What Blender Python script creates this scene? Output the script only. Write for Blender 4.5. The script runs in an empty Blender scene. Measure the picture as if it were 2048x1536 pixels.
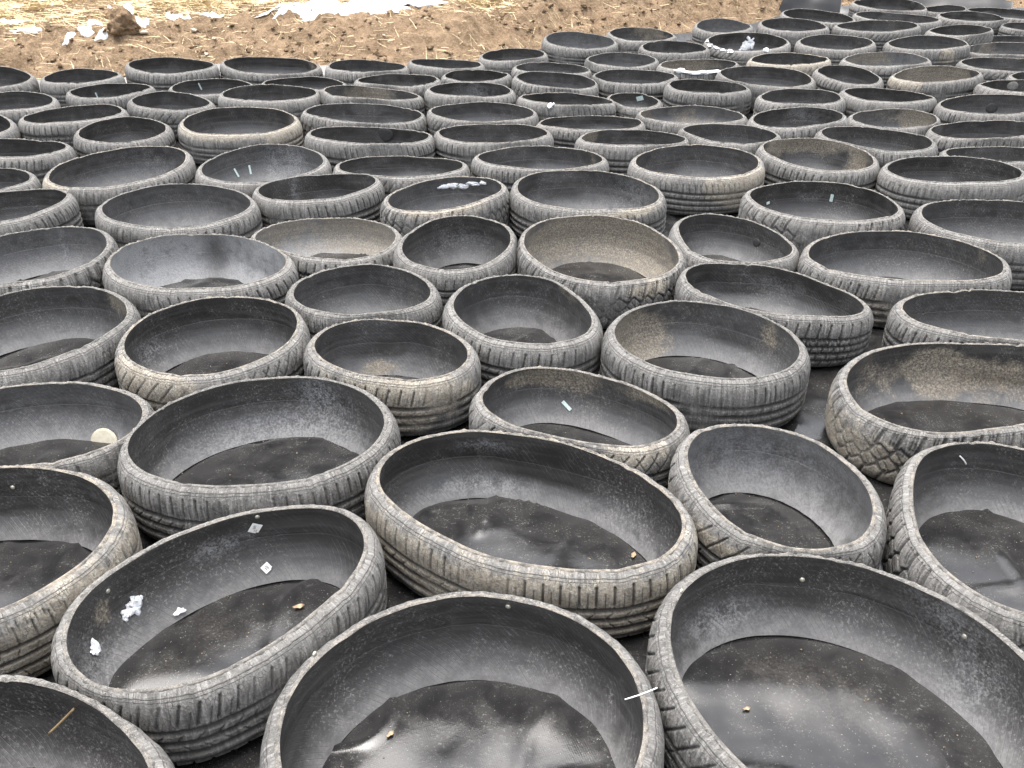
# Cut tyre rings laid out on black pond liner in front of a dirt bank (Blender 4.5, bpy)
import bpy, math, random
import numpy as np

C = bpy.context.scene.collection
RNG = np.random.RandomState(11)

# ------------------------------------------------------------------ terrain
_T = np.random.RandomState(5).rand(64, 64)
def vnoise(x, y):
    xi = np.floor(x).astype(int); yi = np.floor(y).astype(int); fx = x - xi; fy = y - yi
    fx = fx ** 3 * (fx * (fx * 6 - 15) + 10); fy = fy ** 3 * (fy * (fy * 6 - 15) + 10)
    a = _T[xi % 64, yi % 64]; b = _T[(xi + 1) % 64, yi % 64]; c = _T[xi % 64, (yi + 1) % 64]; d = _T[(xi + 1) % 64, (yi + 1) % 64]
    return (a * (1 - fx) + b * fx) * (1 - fy) + (c * (1 - fx) + d * fx) * fy
def fbm(x, y, octs, gain=.5):
    s = 0; a = 1.; n = 0.; f = 1.
    for k in range(octs):
        s = s + a * (vnoise(x * f + 17.3 * k, y * f + 5.1 * k) - .5); n += a; a *= gain; f *= 2.03
    return s / n
EDGE = np.array([(-30, 6.5), (-6, 6.5), (-4.5, 6.52), (-3.6, 6.66), (-2.9, 6.72), (-2.4, 7.1), (-1.7, 7.12), (-1., 7.04), (-.45, 7.08), (0., 7.4), (.5, 7.93), (1.1, 8.12), (1.8, 8.5), (2.3, 8.72), (2.6, 9.0), (3.2, 9.55), (4.3, 9.6), (6., 9.5), (30, 9.5)])
def edge_y(x): return np.interp(x, EDGE[:, 0], EDGE[:, 1])
def rise(y):
    """the liner floor climbs a little towards the far side"""
    t = np.maximum(y - 6.0, 0); return .05 * np.where(t < 1, t * t / 2, t - .5)
def sm(x): x = np.clip(x, 0, 1); return x * x * (3 - 2 * x)
def ground_z(x, y, clods=1.):
    d = y - edge_y(x) + .10 * fbm(x * 1.7, y * .5 + 3, 3)
    base = rise(np.minimum(y, 9.5))
    H = np.interp(x, [-4, -2.5, 0, 1, 2, 3, 4], [.30, .30, .33, .44, .46, .38, .24])
    bank = H * sm((d + .05) / .85) + .03 * sm(d / 3)
    m = sm((d - .04) / .25) * clods
    rough = .13 * fbm(x * 1.6, y * 1.6, 3) * sm(d / .5) * (1 - .75 * sm((d - .9) / .8)) + .10 * fbm(x * 5.5, y * 5.5, 3, .6) * (1 - .55 * sm((d - .8) / .6)) + .05 * fbm(x * 17, y * 17, 3, .65)
    return base + bank + m * rough - .04 * (1 - sm((d + .08) / .2))

# plan outline of every ring in millimetres (x, y, shoulder width), with centre, rim height, rim slope and floor height
TYRES = {
    'F1': (-0.789, 0.870, 0.176, -0.020, 0.000, 0.000, ((-73,195,35),(-96,194,36),(-119,192,36),(-141,187,36),(-163,181,36),(-184,172,36),(-204,161,36),(-223,147,36),(-239,131,36),(-252,112,36),(-262,92,36),(-269,70,36),(-272,47,36),(-270,24,36),(-265,2,36),(-257,-19,36),(-246,-39,36),(-232,-58,36),(-217,-74,36),(-200,-89,36),(-181,-103,36),(-162,-115,36),(-142,-126,36),(-121,-136,36),(-100,-145,36),(-79,-153,36),(-57,-161,36),(-35,-167,36),(-13,-173,36),(9,-178,36),(31,-183,36),(54,-186,36),(77,-189,36),(99,-191,36),(122,-190,36),(145,-188,36),(168,-184,36),(189,-177,36),(210,-167,36),(228,-154,36),(244,-137,36),(256,-118,36),(265,-97,36),(269,-74,36),(269,-52,36),(266,-29,36),(259,-7,36),(249,14,36),(237,33,36),(224,51,36),(209,69,36),(192,85,34),(176,100,31),(158,114,28),(140,127,24),(121,140,21),(101,151,19),(81,161,19),(60,170,19),(38,178,21),(16,184,23),(-6,189,27),(-28,193,30),(-51,195,33))),
    'F2': (-0.076, 1.003, 0.175, 0.000, 0.000, 0.000, ((-40,266,36),(-67,260,36),(-93,253,36),(-119,243,36),(-143,230,36),(-166,216,36),(-188,199,36),(-209,180,36),(-227,160,36),(-244,138,36),(-258,115,36),(-271,90,36),(-280,65,36),(-287,38,36),(-291,11,36),(-291,-16,36),(-289,-44,36),(-283,-71,36),(-274,-97,36),(-262,-121,36),(-248,-145,36),(-231,-166,36),(-212,-186,36),(-191,-204,36),(-169,-221,36),(-146,-235,36),(-121,-247,36),(-95,-256,36),(-69,-264,36),(-42,-269,36),(-14,-271,36),(13,-271,36),(40,-268,36),(67,-263,36),(94,-255,36),(119,-245,36),(144,-232,36),(167,-217,36),(188,-200,36),(208,-181,36),(226,-161,36),(242,-138,36),(255,-114,36),(267,-89,36),(276,-64,36),(283,-37,36),(287,-10,36),(289,18,36),(287,45,36),(283,72,36),(275,99,36),(264,124,36),(251,148,36),(234,169,36),(215,189,36),(194,207,36),(171,222,36),(147,236,36),(122,247,36),(96,255,36),(69,262,36),(42,266,36),(15,269,36),(-13,268,36))),
    'F3': (0.584, 1.077, 0.175, 0.000, 0.000, 0.000, ((-295,130,36),(-301,100,36),(-303,69,36),(-302,38,36),(-299,8,36),(-293,-22,36),(-285,-51,36),(-275,-80,36),(-263,-108,36),(-249,-136,36),(-234,-162,36),(-217,-187,36),(-198,-211,36),(-177,-234,36),(-154,-254,36),(-130,-273,36),(-103,-288,36),(-76,-301,36),(-47,-311,36),(-17,-317,36),(14,-320,36),(44,-319,36),(74,-315,36),(104,-308,36),(133,-298,36),(160,-284,36),(186,-268,36),(211,-250,36),(233,-229,36),(253,-206,36),(271,-181,36),(285,-154,36),(297,-126,36),(304,-96,36),(309,-66,36),(310,-35,36),(307,-5,36),(302,25,36),(294,54,36),(283,83,36),(270,111,36),(255,137,36),(238,163,36),(219,187,36),(198,209,36),(176,230,36),(152,249,33),(126,265,30),(100,279,25),(72,291,20),(43,301,16),(13,308,14),(-17,312,14),(-47,313,16),(-78,312,21),(-107,308,26),(-137,300,30),(-165,289,34),(-192,275,36),(-217,258,36),(-239,237,36),(-259,213,36),(-274,187,36),(-287,159,36))),
    'F5': (-0.552, 1.308, 0.174, 0.020, -0.020, 0.000, ((-223,-171,30),(-208,-191,26),(-191,-208,23),(-172,-223,20),(-152,-236,19),(-129,-246,19),(-106,-253,20),(-82,-256,23),(-58,-256,27),(-34,-253,31),(-10,-247,34),(13,-239,36),(35,-228,36),(55,-215,36),(75,-200,36),(94,-185,36),(112,-168,36),(129,-150,36),(145,-132,36),(161,-113,36),(176,-94,36),(190,-74,36),(204,-54,36),(216,-33,36),(228,-11,36),(237,11,36),(245,34,36),(251,58,36),(254,82,36),(254,107,36),(250,131,36),(242,154,36),(231,176,36),(217,195,36),(199,212,36),(179,226,36),(157,236,36),(133,244,36),(109,248,36),(85,249,36),(60,248,36),(36,244,36),(13,238,36),(-11,230,36),(-33,221,36),(-55,210,36),(-76,197,36),(-96,183,36),(-115,168,36),(-134,152,36),(-152,135,36),(-168,117,36),(-184,99,36),(-199,79,36),(-212,59,36),(-225,38,36),(-235,15,36),(-243,-7,36),(-249,-31,36),(-253,-55,36),(-253,-80,36),(-250,-104,36),(-244,-128,35),(-235,-150,33))),
    'F4': (-1.100, 1.461, 0.177, -0.020, 0.000, 0.000, ((-86,232,13),(-111,229,14),(-136,225,16),(-160,218,19),(-183,209,24),(-205,196,28),(-224,181,32),(-240,162,35),(-253,140,36),(-262,116,36),(-267,91,36),(-268,66,36),(-266,41,36),(-261,16,36),(-253,-8,36),(-243,-31,36),(-232,-54,36),(-219,-75,36),(-205,-96,36),(-190,-117,36),(-174,-137,36),(-158,-156,36),(-140,-174,36),(-122,-192,36),(-103,-209,36),(-83,-224,36),(-62,-238,36),(-40,-250,36),(-16,-259,36),(8,-265,36),(34,-267,36),(59,-266,36),(84,-261,36),(107,-252,36),(130,-240,36),(150,-225,36),(169,-208,36),(186,-189,36),(201,-169,36),(215,-148,36),(228,-126,36),(239,-103,36),(248,-80,36),(255,-55,36),(260,-31,36),(262,-5,36),(262,20,36),(258,45,36),(251,69,36),(241,93,36),(228,114,36),(213,135,36),(196,153,36),(177,170,36),(156,185,36),(135,197,35),(112,208,33),(88,216,29),(64,223,25),(40,228,20),(15,231,17),(-10,233,14),(-35,234,13),(-61,233,12))),
    'F8': (1.109, 1.503, 0.175, 0.000, 0.000, 0.000, ((-228,102,36),(-238,76,36),(-247,49,36),(-255,22,36),(-261,-5,36),(-267,-32,36),(-270,-60,36),(-270,-88,36),(-268,-116,36),(-263,-144,36),(-254,-170,36),(-241,-195,36),(-225,-218,36),(-206,-238,36),(-184,-255,36),(-159,-269,36),(-133,-279,36),(-106,-285,36),(-78,-288,36),(-50,-288,36),(-22,-284,36),(5,-278,36),(32,-270,36),(58,-260,36),(84,-249,36),(109,-236,36),(133,-221,36),(156,-205,36),(178,-188,36),(199,-170,36),(219,-150,36),(237,-129,36),(254,-106,36),(268,-82,36),(279,-57,36),(287,-30,36),(292,-2,36),(292,26,36),(289,54,36),(282,81,36),(271,107,36),(258,131,36),(242,154,36),(224,176,36),(205,196,36),(184,215,36),(163,233,36),(140,250,36),(116,265,34),(92,277,31),(66,288,28),(39,296,25),(12,300,23),(-16,300,23),(-44,297,24),(-71,289,27),(-96,277,30),(-120,262,33),(-141,244,35),(-160,224,36),(-177,201,36),(-192,178,36),(-205,153,36),(-217,128,36))),
    'F6': (0.030, 1.603, 0.174, -0.020, -0.020, 0.000, ((-325,36,36),(-317,8,36),(-305,-18,36),(-290,-42,36),(-273,-64,36),(-254,-85,36),(-234,-105,36),(-213,-124,36),(-190,-142,36),(-168,-158,36),(-144,-174,36),(-120,-189,36),(-94,-202,36),(-69,-213,36),(-42,-223,36),(-15,-231,36),(13,-238,36),(41,-243,36),(69,-247,36),(97,-249,36),(125,-249,36),(154,-248,36),(182,-244,36),(209,-237,36),(236,-227,36),(260,-213,36),(282,-195,36),(300,-173,36),(314,-148,36),(323,-122,36),(327,-93,36),(326,-65,36),(321,-37,36),(312,-10,36),(300,15,36),(285,40,36),(269,63,36),(251,85,36),(232,105,34),(211,124,30),(189,142,26),(167,159,21),(143,174,17),(119,188,15),(93,201,13),(68,212,13),(41,223,13),(15,233,13),(-13,241,15),(-40,247,18),(-67,252,23),(-95,255,28),(-123,255,32),(-151,252,35),(-179,246,36),(-206,237,36),(-232,225,36),(-255,210,34),(-277,191,33),(-295,170,32),(-310,146,32),(-321,120,32),(-327,92,33),(-328,64,35))),
    'F7': (0.594, 1.648, 0.175, -0.020, 0.000, 0.000, ((-184,99,36),(-187,78,36),(-189,57,36),(-189,36,36),(-188,15,36),(-185,-6,36),(-182,-26,36),(-177,-47,36),(-171,-67,36),(-164,-87,36),(-156,-106,36),(-146,-125,36),(-135,-143,36),(-123,-160,34),(-110,-176,31),(-95,-190,27),(-79,-203,23),(-62,-214,18),(-44,-224,16),(-24,-231,14),(-3,-235,14),(18,-237,14),(38,-235,16),(59,-230,19),(78,-223,24),(96,-214,28),(113,-202,32),(128,-188,35),(142,-172,36),(154,-155,36),(164,-136,36),(173,-117,36),(180,-97,36),(185,-77,36),(189,-56,36),(191,-35,36),(191,-14,36),(190,7,36),(188,27,36),(183,48,36),(178,68,36),(170,88,36),(162,107,36),(151,125,36),(140,143,36),(127,159,36),(112,175,36),(97,189,36),(80,201,36),(61,212,36),(42,220,36),(22,227,36),(2,231,36),(-19,233,36),(-40,232,36),(-61,229,36),(-81,223,36),(-100,214,36),(-118,203,36),(-134,190,36),(-148,174,36),(-160,157,36),(-170,139,36),(-178,119,36))),
    'F9': (-0.619, 1.872, 0.175, 0.000, -0.020, 0.000, ((-289,-93,26),(-279,-118,31),(-265,-141,34),(-248,-163,36),(-228,-182,36),(-207,-199,36),(-183,-213,36),(-159,-225,36),(-133,-235,36),(-106,-242,36),(-79,-247,36),(-52,-250,36),(-25,-252,36),(3,-251,36),(30,-248,36),(57,-244,36),(84,-237,36),(110,-229,36),(136,-220,36),(161,-208,36),(185,-194,36),(208,-179,36),(229,-162,35),(248,-142,34),(265,-121,32),(280,-98,32),(291,-73,32),(299,-47,33),(303,-19,34),(304,8,35),(300,35,36),(293,62,36),(283,87,36),(270,111,36),(254,134,36),(237,156,34),(218,176,33),(198,194,31),(177,211,29),(154,226,28),(129,239,28),(104,249,30),(78,257,32),(51,262,34),(23,264,35),(-4,263,36),(-31,260,36),(-58,254,36),(-84,246,35),(-110,236,35),(-134,223,35),(-158,209,35),(-180,194,35),(-202,176,36),(-221,157,34),(-239,136,31),(-255,114,27),(-269,91,22),(-281,67,17),(-290,41,14),(-296,15,13),(-300,-13,14),(-300,-40,16),(-296,-67,21))),
    'F10': (-1.205, 1.921, 0.161, -0.020, -0.020, 0.000, ((-175,159,36),(-195,146,36),(-213,132,36),(-230,115,36),(-244,97,36),(-256,77,36),(-264,55,36),(-270,32,36),(-271,9,36),(-269,-14,36),(-263,-37,36),(-254,-58,36),(-243,-79,36),(-229,-97,36),(-213,-115,36),(-196,-130,36),(-177,-144,36),(-157,-157,36),(-137,-167,34),(-116,-177,31),(-94,-184,27),(-72,-190,22),(-49,-195,18),(-26,-198,15),(-3,-200,13),(20,-201,13),(44,-201,12),(67,-199,13),(90,-195,14),(113,-190,16),(135,-183,20),(156,-174,24),(176,-163,28),(194,-149,29),(212,-133,28),(227,-116,24),(239,-97,19),(250,-76,16),(258,-55,14),(264,-32,13),(266,-9,14),(265,14,16),(261,37,20),(254,59,25),(244,79,29),(231,99,33),(216,116,35),(199,132,36),(180,146,36),(160,158,36),(140,169,36),(118,178,36),(96,186,36),(74,192,36),(51,197,36),(28,200,36),(4,202,36),(-19,202,36),(-42,201,36),(-65,197,36),(-88,193,36),(-111,187,36),(-133,179,36),(-154,170,36))),
    'F11': (0.168, 2.006, 0.158, -0.020, -0.040, 0.000, ((-244,22,36),(-240,1,36),(-233,-20,36),(-225,-40,35),(-213,-59,33),(-200,-76,29),(-186,-92,25),(-170,-107,21),(-152,-120,17),(-134,-131,15),(-115,-142,14),(-95,-152,13),(-75,-161,13),(-55,-169,13),(-34,-176,13),(-13,-182,14),(8,-188,16),(30,-192,19),(51,-195,23),(73,-196,27),(94,-196,31),(116,-194,33),(137,-190,35),(158,-183,36),(178,-174,36),(197,-162,36),(213,-148,36),(227,-131,36),(238,-112,36),(245,-92,36),(249,-70,36),(250,-48,36),(247,-26,36),(240,-5,36),(232,15,36),(221,34,36),(208,52,36),(194,69,36),(179,84,36),(163,99,36),(146,113,36),(128,127,36),(110,139,36),(92,151,36),(73,163,36),(54,173,36),(34,182,36),(14,191,36),(-7,197,36),(-29,202,36),(-50,206,36),(-72,207,36),(-94,206,36),(-116,202,36),(-137,195,36),(-157,186,36),(-176,175,36),(-193,161,36),(-208,145,36),(-220,127,36),(-230,108,36),(-238,87,36),(-243,66,36),(-245,44,36))),
    'F13': (1.240, 2.095, 0.176, 0.040, -0.020, 0.000, ((-319,65,36),(-331,38,36),(-339,9,36),(-344,-21,36),(-346,-51,36),(-344,-80,36),(-338,-110,36),(-328,-138,36),(-313,-164,36),(-295,-187,36),(-273,-207,34),(-247,-223,32),(-220,-235,29),(-191,-242,26),(-161,-245,23),(-131,-245,23),(-102,-241,25),(-72,-236,27),(-43,-230,30),(-14,-222,33),(14,-215,35),(44,-208,36),(73,-201,36),(102,-194,36),(131,-187,36),(160,-179,36),(189,-171,36),(217,-160,36),(244,-148,36),(270,-133,36),(294,-115,36),(315,-94,36),(333,-70,36),(348,-44,36),(358,-16,36),(363,14,36),(363,44,36),(358,73,36),(347,101,35),(333,127,33),(314,150,29),(292,170,25),(267,186,20),(241,200,16),(213,211,14),(184,219,13),(155,225,14),(126,230,15),(96,234,17),(66,236,21),(37,237,26),(7,236,30),(-23,235,34),(-52,232,36),(-82,228,36),(-111,222,36),(-140,214,36),(-168,204,36),(-195,191,36),(-221,176,36),(-245,158,36),(-267,138,36),(-287,116,36),(-305,91,36))),
    'F30': (-0.349, 2.302, 0.175, -0.020, -0.020, 0.000, ((-215,-10,36),(-209,-29,36),(-201,-48,36),(-190,-65,36),(-179,-82,35),(-166,-97,34),(-151,-112,32),(-136,-125,30),(-120,-137,28),(-103,-148,28),(-85,-157,28),(-67,-166,29),(-48,-173,30),(-28,-179,32),(-9,-183,34),(11,-186,35),(31,-188,36),(52,-188,36),(72,-187,36),(92,-184,36),(112,-180,36),(131,-173,36),(149,-165,36),(166,-154,36),(182,-141,36),(196,-126,36),(207,-109,36),(215,-91,36),(221,-71,36),(223,-51,36),(222,-31,36),(219,-11,36),(213,8,36),(206,27,36),(196,45,35),(185,62,35),(173,78,35),(160,94,35),(146,109,35),(132,123,36),(116,136,36),(100,148,36),(83,159,36),(65,169,34),(47,177,31),(28,183,27),(9,188,22),(-10,191,18),(-31,192,15),(-51,192,14),(-71,190,13),(-91,186,13),(-110,181,14),(-129,173,16),(-147,164,19),(-163,153,24),(-177,140,28),(-190,124,32),(-201,108,35),(-210,89,36),(-216,70,36),(-220,50,36),(-221,30,36),(-219,10,36))),
    'F12': (0.564, 2.366, 0.175, 0.000, -0.020, 0.000, ((-260,12,36),(-259,-14,36),(-255,-39,36),(-249,-64,36),(-241,-88,36),(-230,-111,36),(-218,-133,36),(-203,-154,36),(-186,-173,36),(-167,-190,36),(-146,-205,36),(-125,-218,36),(-101,-229,36),(-78,-238,36),(-53,-245,36),(-28,-249,36),(-2,-252,36),(23,-252,36),(49,-251,36),(74,-248,36),(99,-242,36),(123,-234,36),(146,-224,36),(168,-211,36),(189,-196,36),(207,-178,36),(223,-158,36),(236,-136,36),(247,-113,36),(254,-89,36),(259,-64,36),(262,-38,36),(261,-13,36),(259,13,36),(254,38,36),(247,62,34),(237,86,31),(226,108,27),(213,129,22),(198,149,18),(180,168,15),(162,185,13),(142,201,13),(121,216,13),(99,228,15),(75,238,17),(52,247,21),(27,253,26),(3,257,30),(-23,259,34),(-48,258,36),(-73,254,36),(-98,248,36),(-122,238,36),(-144,227,36),(-166,212,36),(-185,196,36),(-202,177,36),(-217,157,36),(-230,135,36),(-241,111,36),(-249,87,36),(-255,63,36),(-259,37,36))),
    'F29': (-0.889, 2.396, 0.175, 0.000, 0.000, 0.000, ((-232,-76,34),(-222,-99,35),(-211,-121,36),(-197,-141,36),(-183,-161,36),(-167,-180,36),(-149,-198,36),(-130,-214,36),(-110,-228,36),(-89,-240,36),(-66,-251,36),(-42,-258,36),(-18,-263,36),(7,-265,36),(31,-263,36),(56,-259,35),(79,-251,35),(101,-240,35),(122,-227,35),(142,-212,35),(160,-195,36),(176,-176,36),(190,-156,36),(203,-135,36),(214,-113,36),(224,-90,36),(231,-66,36),(237,-42,36),(241,-17,36),(242,7,36),(242,32,36),(239,57,34),(235,81,32),(227,104,29),(218,127,26),(206,149,24),(192,169,23),(176,187,23),(157,204,25),(137,218,28),(116,230,31),(93,239,34),(69,246,36),(45,251,36),(20,253,36),(-4,253,36),(-29,251,36),(-54,247,36),(-77,240,36),(-101,232,36),(-123,221,36),(-144,208,36),(-164,194,36),(-182,177,36),(-199,158,35),(-213,138,33),(-225,116,31),(-234,94,28),(-241,70,26),(-246,46,25),(-248,21,25),(-247,-4,27),(-244,-28,29),(-239,-52,31))),
    'F31': (-1.462, 2.450, 0.175, 0.000, 0.000, 0.000, ((-196,197,36),(-215,177,36),(-233,156,36),(-249,133,36),(-262,109,36),(-274,84,36),(-281,57,36),(-286,30,36),(-287,2,36),(-284,-25,36),(-278,-52,36),(-269,-78,36),(-256,-103,36),(-242,-127,36),(-226,-150,36),(-209,-171,36),(-190,-192,36),(-170,-211,36),(-149,-229,36),(-127,-246,36),(-104,-261,36),(-79,-274,36),(-53,-284,36),(-27,-291,36),(1,-294,36),(29,-294,36),(56,-290,36),(83,-282,36),(108,-271,36),(132,-257,36),(154,-240,36),(174,-221,36),(193,-201,36),(210,-179,36),(226,-156,36),(240,-132,34),(252,-107,32),(262,-81,29),(269,-55,27),(275,-28,25),(277,0,25),(277,28,27),(274,55,29),(268,82,32),(259,108,34),(247,133,36),(234,157,36),(217,180,36),(199,201,36),(179,220,36),(158,237,36),(134,252,36),(110,265,36),(84,275,36),(57,282,36),(30,286,36),(2,287,36),(-26,285,36),(-53,279,36),(-80,271,36),(-105,260,36),(-130,247,36),(-153,232,36),(-175,216,36))),
    'F28': (0.031, 2.571, 0.175, -0.020, 0.000, 0.000, ((-214,14,36),(-212,-9,36),(-208,-31,36),(-201,-53,36),(-193,-75,36),(-184,-95,36),(-173,-116,35),(-160,-135,35),(-147,-153,35),(-132,-170,35),(-115,-187,35),(-98,-201,36),(-79,-215,36),(-60,-226,36),(-39,-236,36),(-17,-243,36),(5,-248,36),(28,-251,36),(51,-250,36),(74,-247,36),(96,-241,36),(117,-232,36),(136,-221,36),(154,-207,36),(170,-190,36),(184,-172,36),(195,-152,36),(203,-130,36),(209,-108,36),(212,-85,36),(213,-63,36),(212,-40,36),(209,-17,36),(204,5,36),(198,28,36),(191,49,36),(183,71,36),(174,92,36),(164,112,36),(153,133,36),(141,152,36),(128,171,36),(114,189,36),(98,206,36),(81,221,36),(62,234,36),(42,244,36),(20,252,36),(-2,257,36),(-25,258,36),(-48,256,36),(-70,251,36),(-91,243,36),(-112,232,36),(-130,218,36),(-147,203,36),(-162,185,36),(-175,167,36),(-187,147,36),(-196,126,36),(-204,105,36),(-210,82,36),(-213,60,36),(-215,37,36))),
    'F14': (1.529, 2.533, 0.177, 0.020, -0.060, 0.000, ((-299,50,36),(-304,25,36),(-305,0,36),(-303,-25,36),(-296,-50,36),(-286,-73,36),(-272,-94,35),(-256,-114,32),(-237,-131,28),(-217,-145,24),(-196,-158,20),(-173,-169,17),(-150,-178,15),(-125,-186,14),(-101,-192,13),(-76,-198,14),(-51,-201,15),(-26,-204,17),(-1,-205,21),(24,-205,26),(49,-203,30),(74,-199,33),(98,-193,35),(123,-185,36),(146,-175,36),(169,-164,36),(190,-151,36),(211,-137,36),(231,-121,36),(250,-104,36),(267,-85,36),(282,-64,36),(294,-42,36),(303,-18,36),(308,6,36),(308,32,36),(304,57,36),(295,80,36),(282,102,36),(265,121,36),(245,137,36),(224,150,36),(200,160,36),(176,169,36),(152,175,36),(127,180,36),(102,183,35),(77,186,33),(51,188,31),(26,189,28),(1,190,27),(-24,190,26),(-50,189,25),(-75,187,26),(-100,185,26),(-125,180,28),(-150,175,31),(-174,167,33),(-198,158,35),(-220,146,36),(-241,131,36),(-260,114,36),(-276,95,36),(-289,73,36))),
    'F15': (0.855, 2.747, 0.163, -0.040, -0.040, 0.000, ((-263,106,29),(-267,82,31),(-267,57,33),(-265,33,35),(-260,8,36),(-252,-15,35),(-242,-38,32),(-230,-59,28),(-216,-79,24),(-201,-98,19),(-184,-116,16),(-166,-133,14),(-147,-149,13),(-127,-163,13),(-106,-176,14),(-84,-188,16),(-62,-198,19),(-39,-207,24),(-16,-214,28),(8,-220,32),(32,-225,35),(56,-229,36),(81,-231,36),(106,-231,36),(130,-230,36),(155,-226,36),(178,-219,36),(201,-209,36),(222,-196,36),(240,-179,36),(254,-158,36),(264,-136,36),(269,-112,36),(270,-87,36),(267,-62,36),(261,-38,36),(252,-15,36),(242,7,36),(230,29,36),(217,50,36),(204,71,36),(190,91,36),(175,111,36),(159,131,36),(143,149,36),(125,167,35),(106,182,33),(86,197,30),(65,209,25),(43,219,20),(20,226,16),(-4,232,14),(-28,237,13),(-53,239,13),(-78,239,14),(-102,238,16),(-126,234,20),(-150,227,25),(-173,218,28),(-194,205,29),(-213,190,29),(-230,172,27),(-244,152,27),(-255,130,27))),
    'F27': (-0.492, 2.718, 0.175, 0.000, -0.020, 0.000, ((-214,-43,31),(-207,-64,28),(-199,-83,25),(-188,-101,23),(-175,-118,23),(-161,-134,23),(-146,-149,25),(-129,-162,27),(-111,-173,30),(-92,-183,32),(-72,-191,31),(-52,-197,28),(-32,-202,23),(-11,-205,19),(10,-206,16),(31,-206,14),(52,-203,13),(73,-200,13),(93,-194,14),(113,-187,16),(132,-177,20),(150,-167,24),(166,-154,29),(182,-140,32),(195,-123,35),(206,-105,36),(215,-86,36),(221,-66,36),(225,-45,36),(226,-23,36),(224,-2,36),(220,19,36),(213,39,36),(205,59,36),(195,77,36),(183,95,36),(170,112,36),(155,128,36),(140,142,36),(124,156,36),(107,169,36),(89,180,36),(70,190,36),(50,199,36),(30,206,36),(10,211,36),(-11,215,36),(-33,216,36),(-54,215,36),(-75,211,36),(-95,204,36),(-114,195,36),(-132,184,36),(-149,170,36),(-164,155,36),(-177,138,36),(-188,121,36),(-198,102,36),(-206,82,36),(-213,62,36),(-217,41,36),(-219,20,36),(-220,-2,35),(-218,-23,33))),
    'F26': (-1.107, 2.980, 0.175, -0.020, -0.020, 0.000, ((-280,-73,32),(-267,-98,35),(-251,-122,36),(-234,-144,36),(-215,-165,36),(-194,-185,36),(-172,-202,36),(-148,-217,36),(-123,-231,36),(-97,-243,36),(-70,-252,36),(-42,-259,36),(-14,-264,36),(14,-266,36),(42,-267,36),(71,-265,36),(99,-261,36),(126,-255,36),(154,-246,36),(180,-236,36),(205,-223,36),(229,-208,36),(251,-190,36),(271,-169,36),(287,-146,36),(300,-121,36),(309,-94,36),(314,-66,36),(315,-38,36),(311,-10,35),(303,18,32),(292,44,28),(278,68,24),(262,91,19),(244,113,16),(224,133,14),(204,153,13),(183,172,13),(161,190,13),(139,208,14),(116,224,17),(92,239,21),(67,252,26),(41,262,30),(14,270,34),(-14,275,36),(-42,277,36),(-71,276,36),(-99,273,36),(-127,266,36),(-153,257,36),(-179,245,36),(-203,230,36),(-226,212,36),(-246,192,36),(-264,170,35),(-278,146,33),(-290,120,31),(-298,93,28),(-303,65,26),(-305,37,25),(-303,9,25),(-298,-19,27),(-290,-46,30))),
    'F32': (-1.754, 3.030, 0.174, 0.020, -0.020, 0.000, ((-186,177,36),(-205,155,36),(-223,132,36),(-241,109,36),(-258,86,36),(-274,61,36),(-288,36,36),(-299,9,36),(-307,-19,36),(-310,-48,36),(-309,-77,36),(-303,-105,36),(-292,-132,36),(-277,-157,36),(-259,-180,36),(-238,-200,36),(-215,-218,36),(-190,-234,36),(-165,-248,36),(-138,-259,36),(-110,-268,36),(-82,-275,36),(-53,-280,36),(-24,-283,36),(5,-283,36),(34,-281,36),(63,-276,36),(91,-270,36),(119,-261,36),(146,-250,36),(171,-236,36),(196,-220,36),(218,-201,36),(238,-180,36),(255,-157,35),(270,-131,33),(281,-104,30),(288,-76,28),(292,-48,25),(293,-19,25),(290,10,26),(285,39,28),(278,67,30),(268,94,33),(257,121,35),(245,147,36),(231,173,36),(215,198,36),(198,221,36),(179,243,36),(158,263,36),(135,281,36),(110,296,36),(83,307,36),(55,314,36),(26,316,36),(-3,313,36),(-32,306,36),(-58,295,36),(-83,280,36),(-107,262,36),(-128,243,36),(-148,222,36),(-167,200,36))),
    'F16': (1.397, 3.021, 0.174, 0.020, -0.020, 0.000, ((-326,26,32),(-328,-3,34),(-325,-31,35),(-318,-59,36),(-307,-85,36),(-292,-110,36),(-275,-133,36),(-255,-153,36),(-233,-171,36),(-209,-187,36),(-184,-200,36),(-157,-212,36),(-130,-221,36),(-103,-229,36),(-75,-236,34),(-47,-241,32),(-19,-245,30),(10,-247,28),(38,-248,26),(67,-248,25),(95,-247,25),(124,-243,26),(151,-238,28),(179,-229,31),(205,-218,33),(229,-203,35),(252,-186,36),(271,-165,36),(287,-141,36),(299,-115,36),(308,-88,36),(313,-60,36),(314,-31,36),(312,-3,36),(308,26,36),(301,53,36),(291,80,36),(279,106,36),(265,131,36),(249,154,36),(230,176,36),(209,195,36),(186,212,36),(161,227,36),(135,239,36),(108,248,36),(80,254,36),(52,258,36),(24,260,36),(-5,260,36),(-33,257,36),(-62,253,36),(-90,246,36),(-117,238,36),(-144,228,36),(-170,217,36),(-195,203,36),(-219,188,36),(-242,170,35),(-263,151,34),(-282,129,33),(-298,106,31),(-311,80,30),(-321,53,31))),
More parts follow.
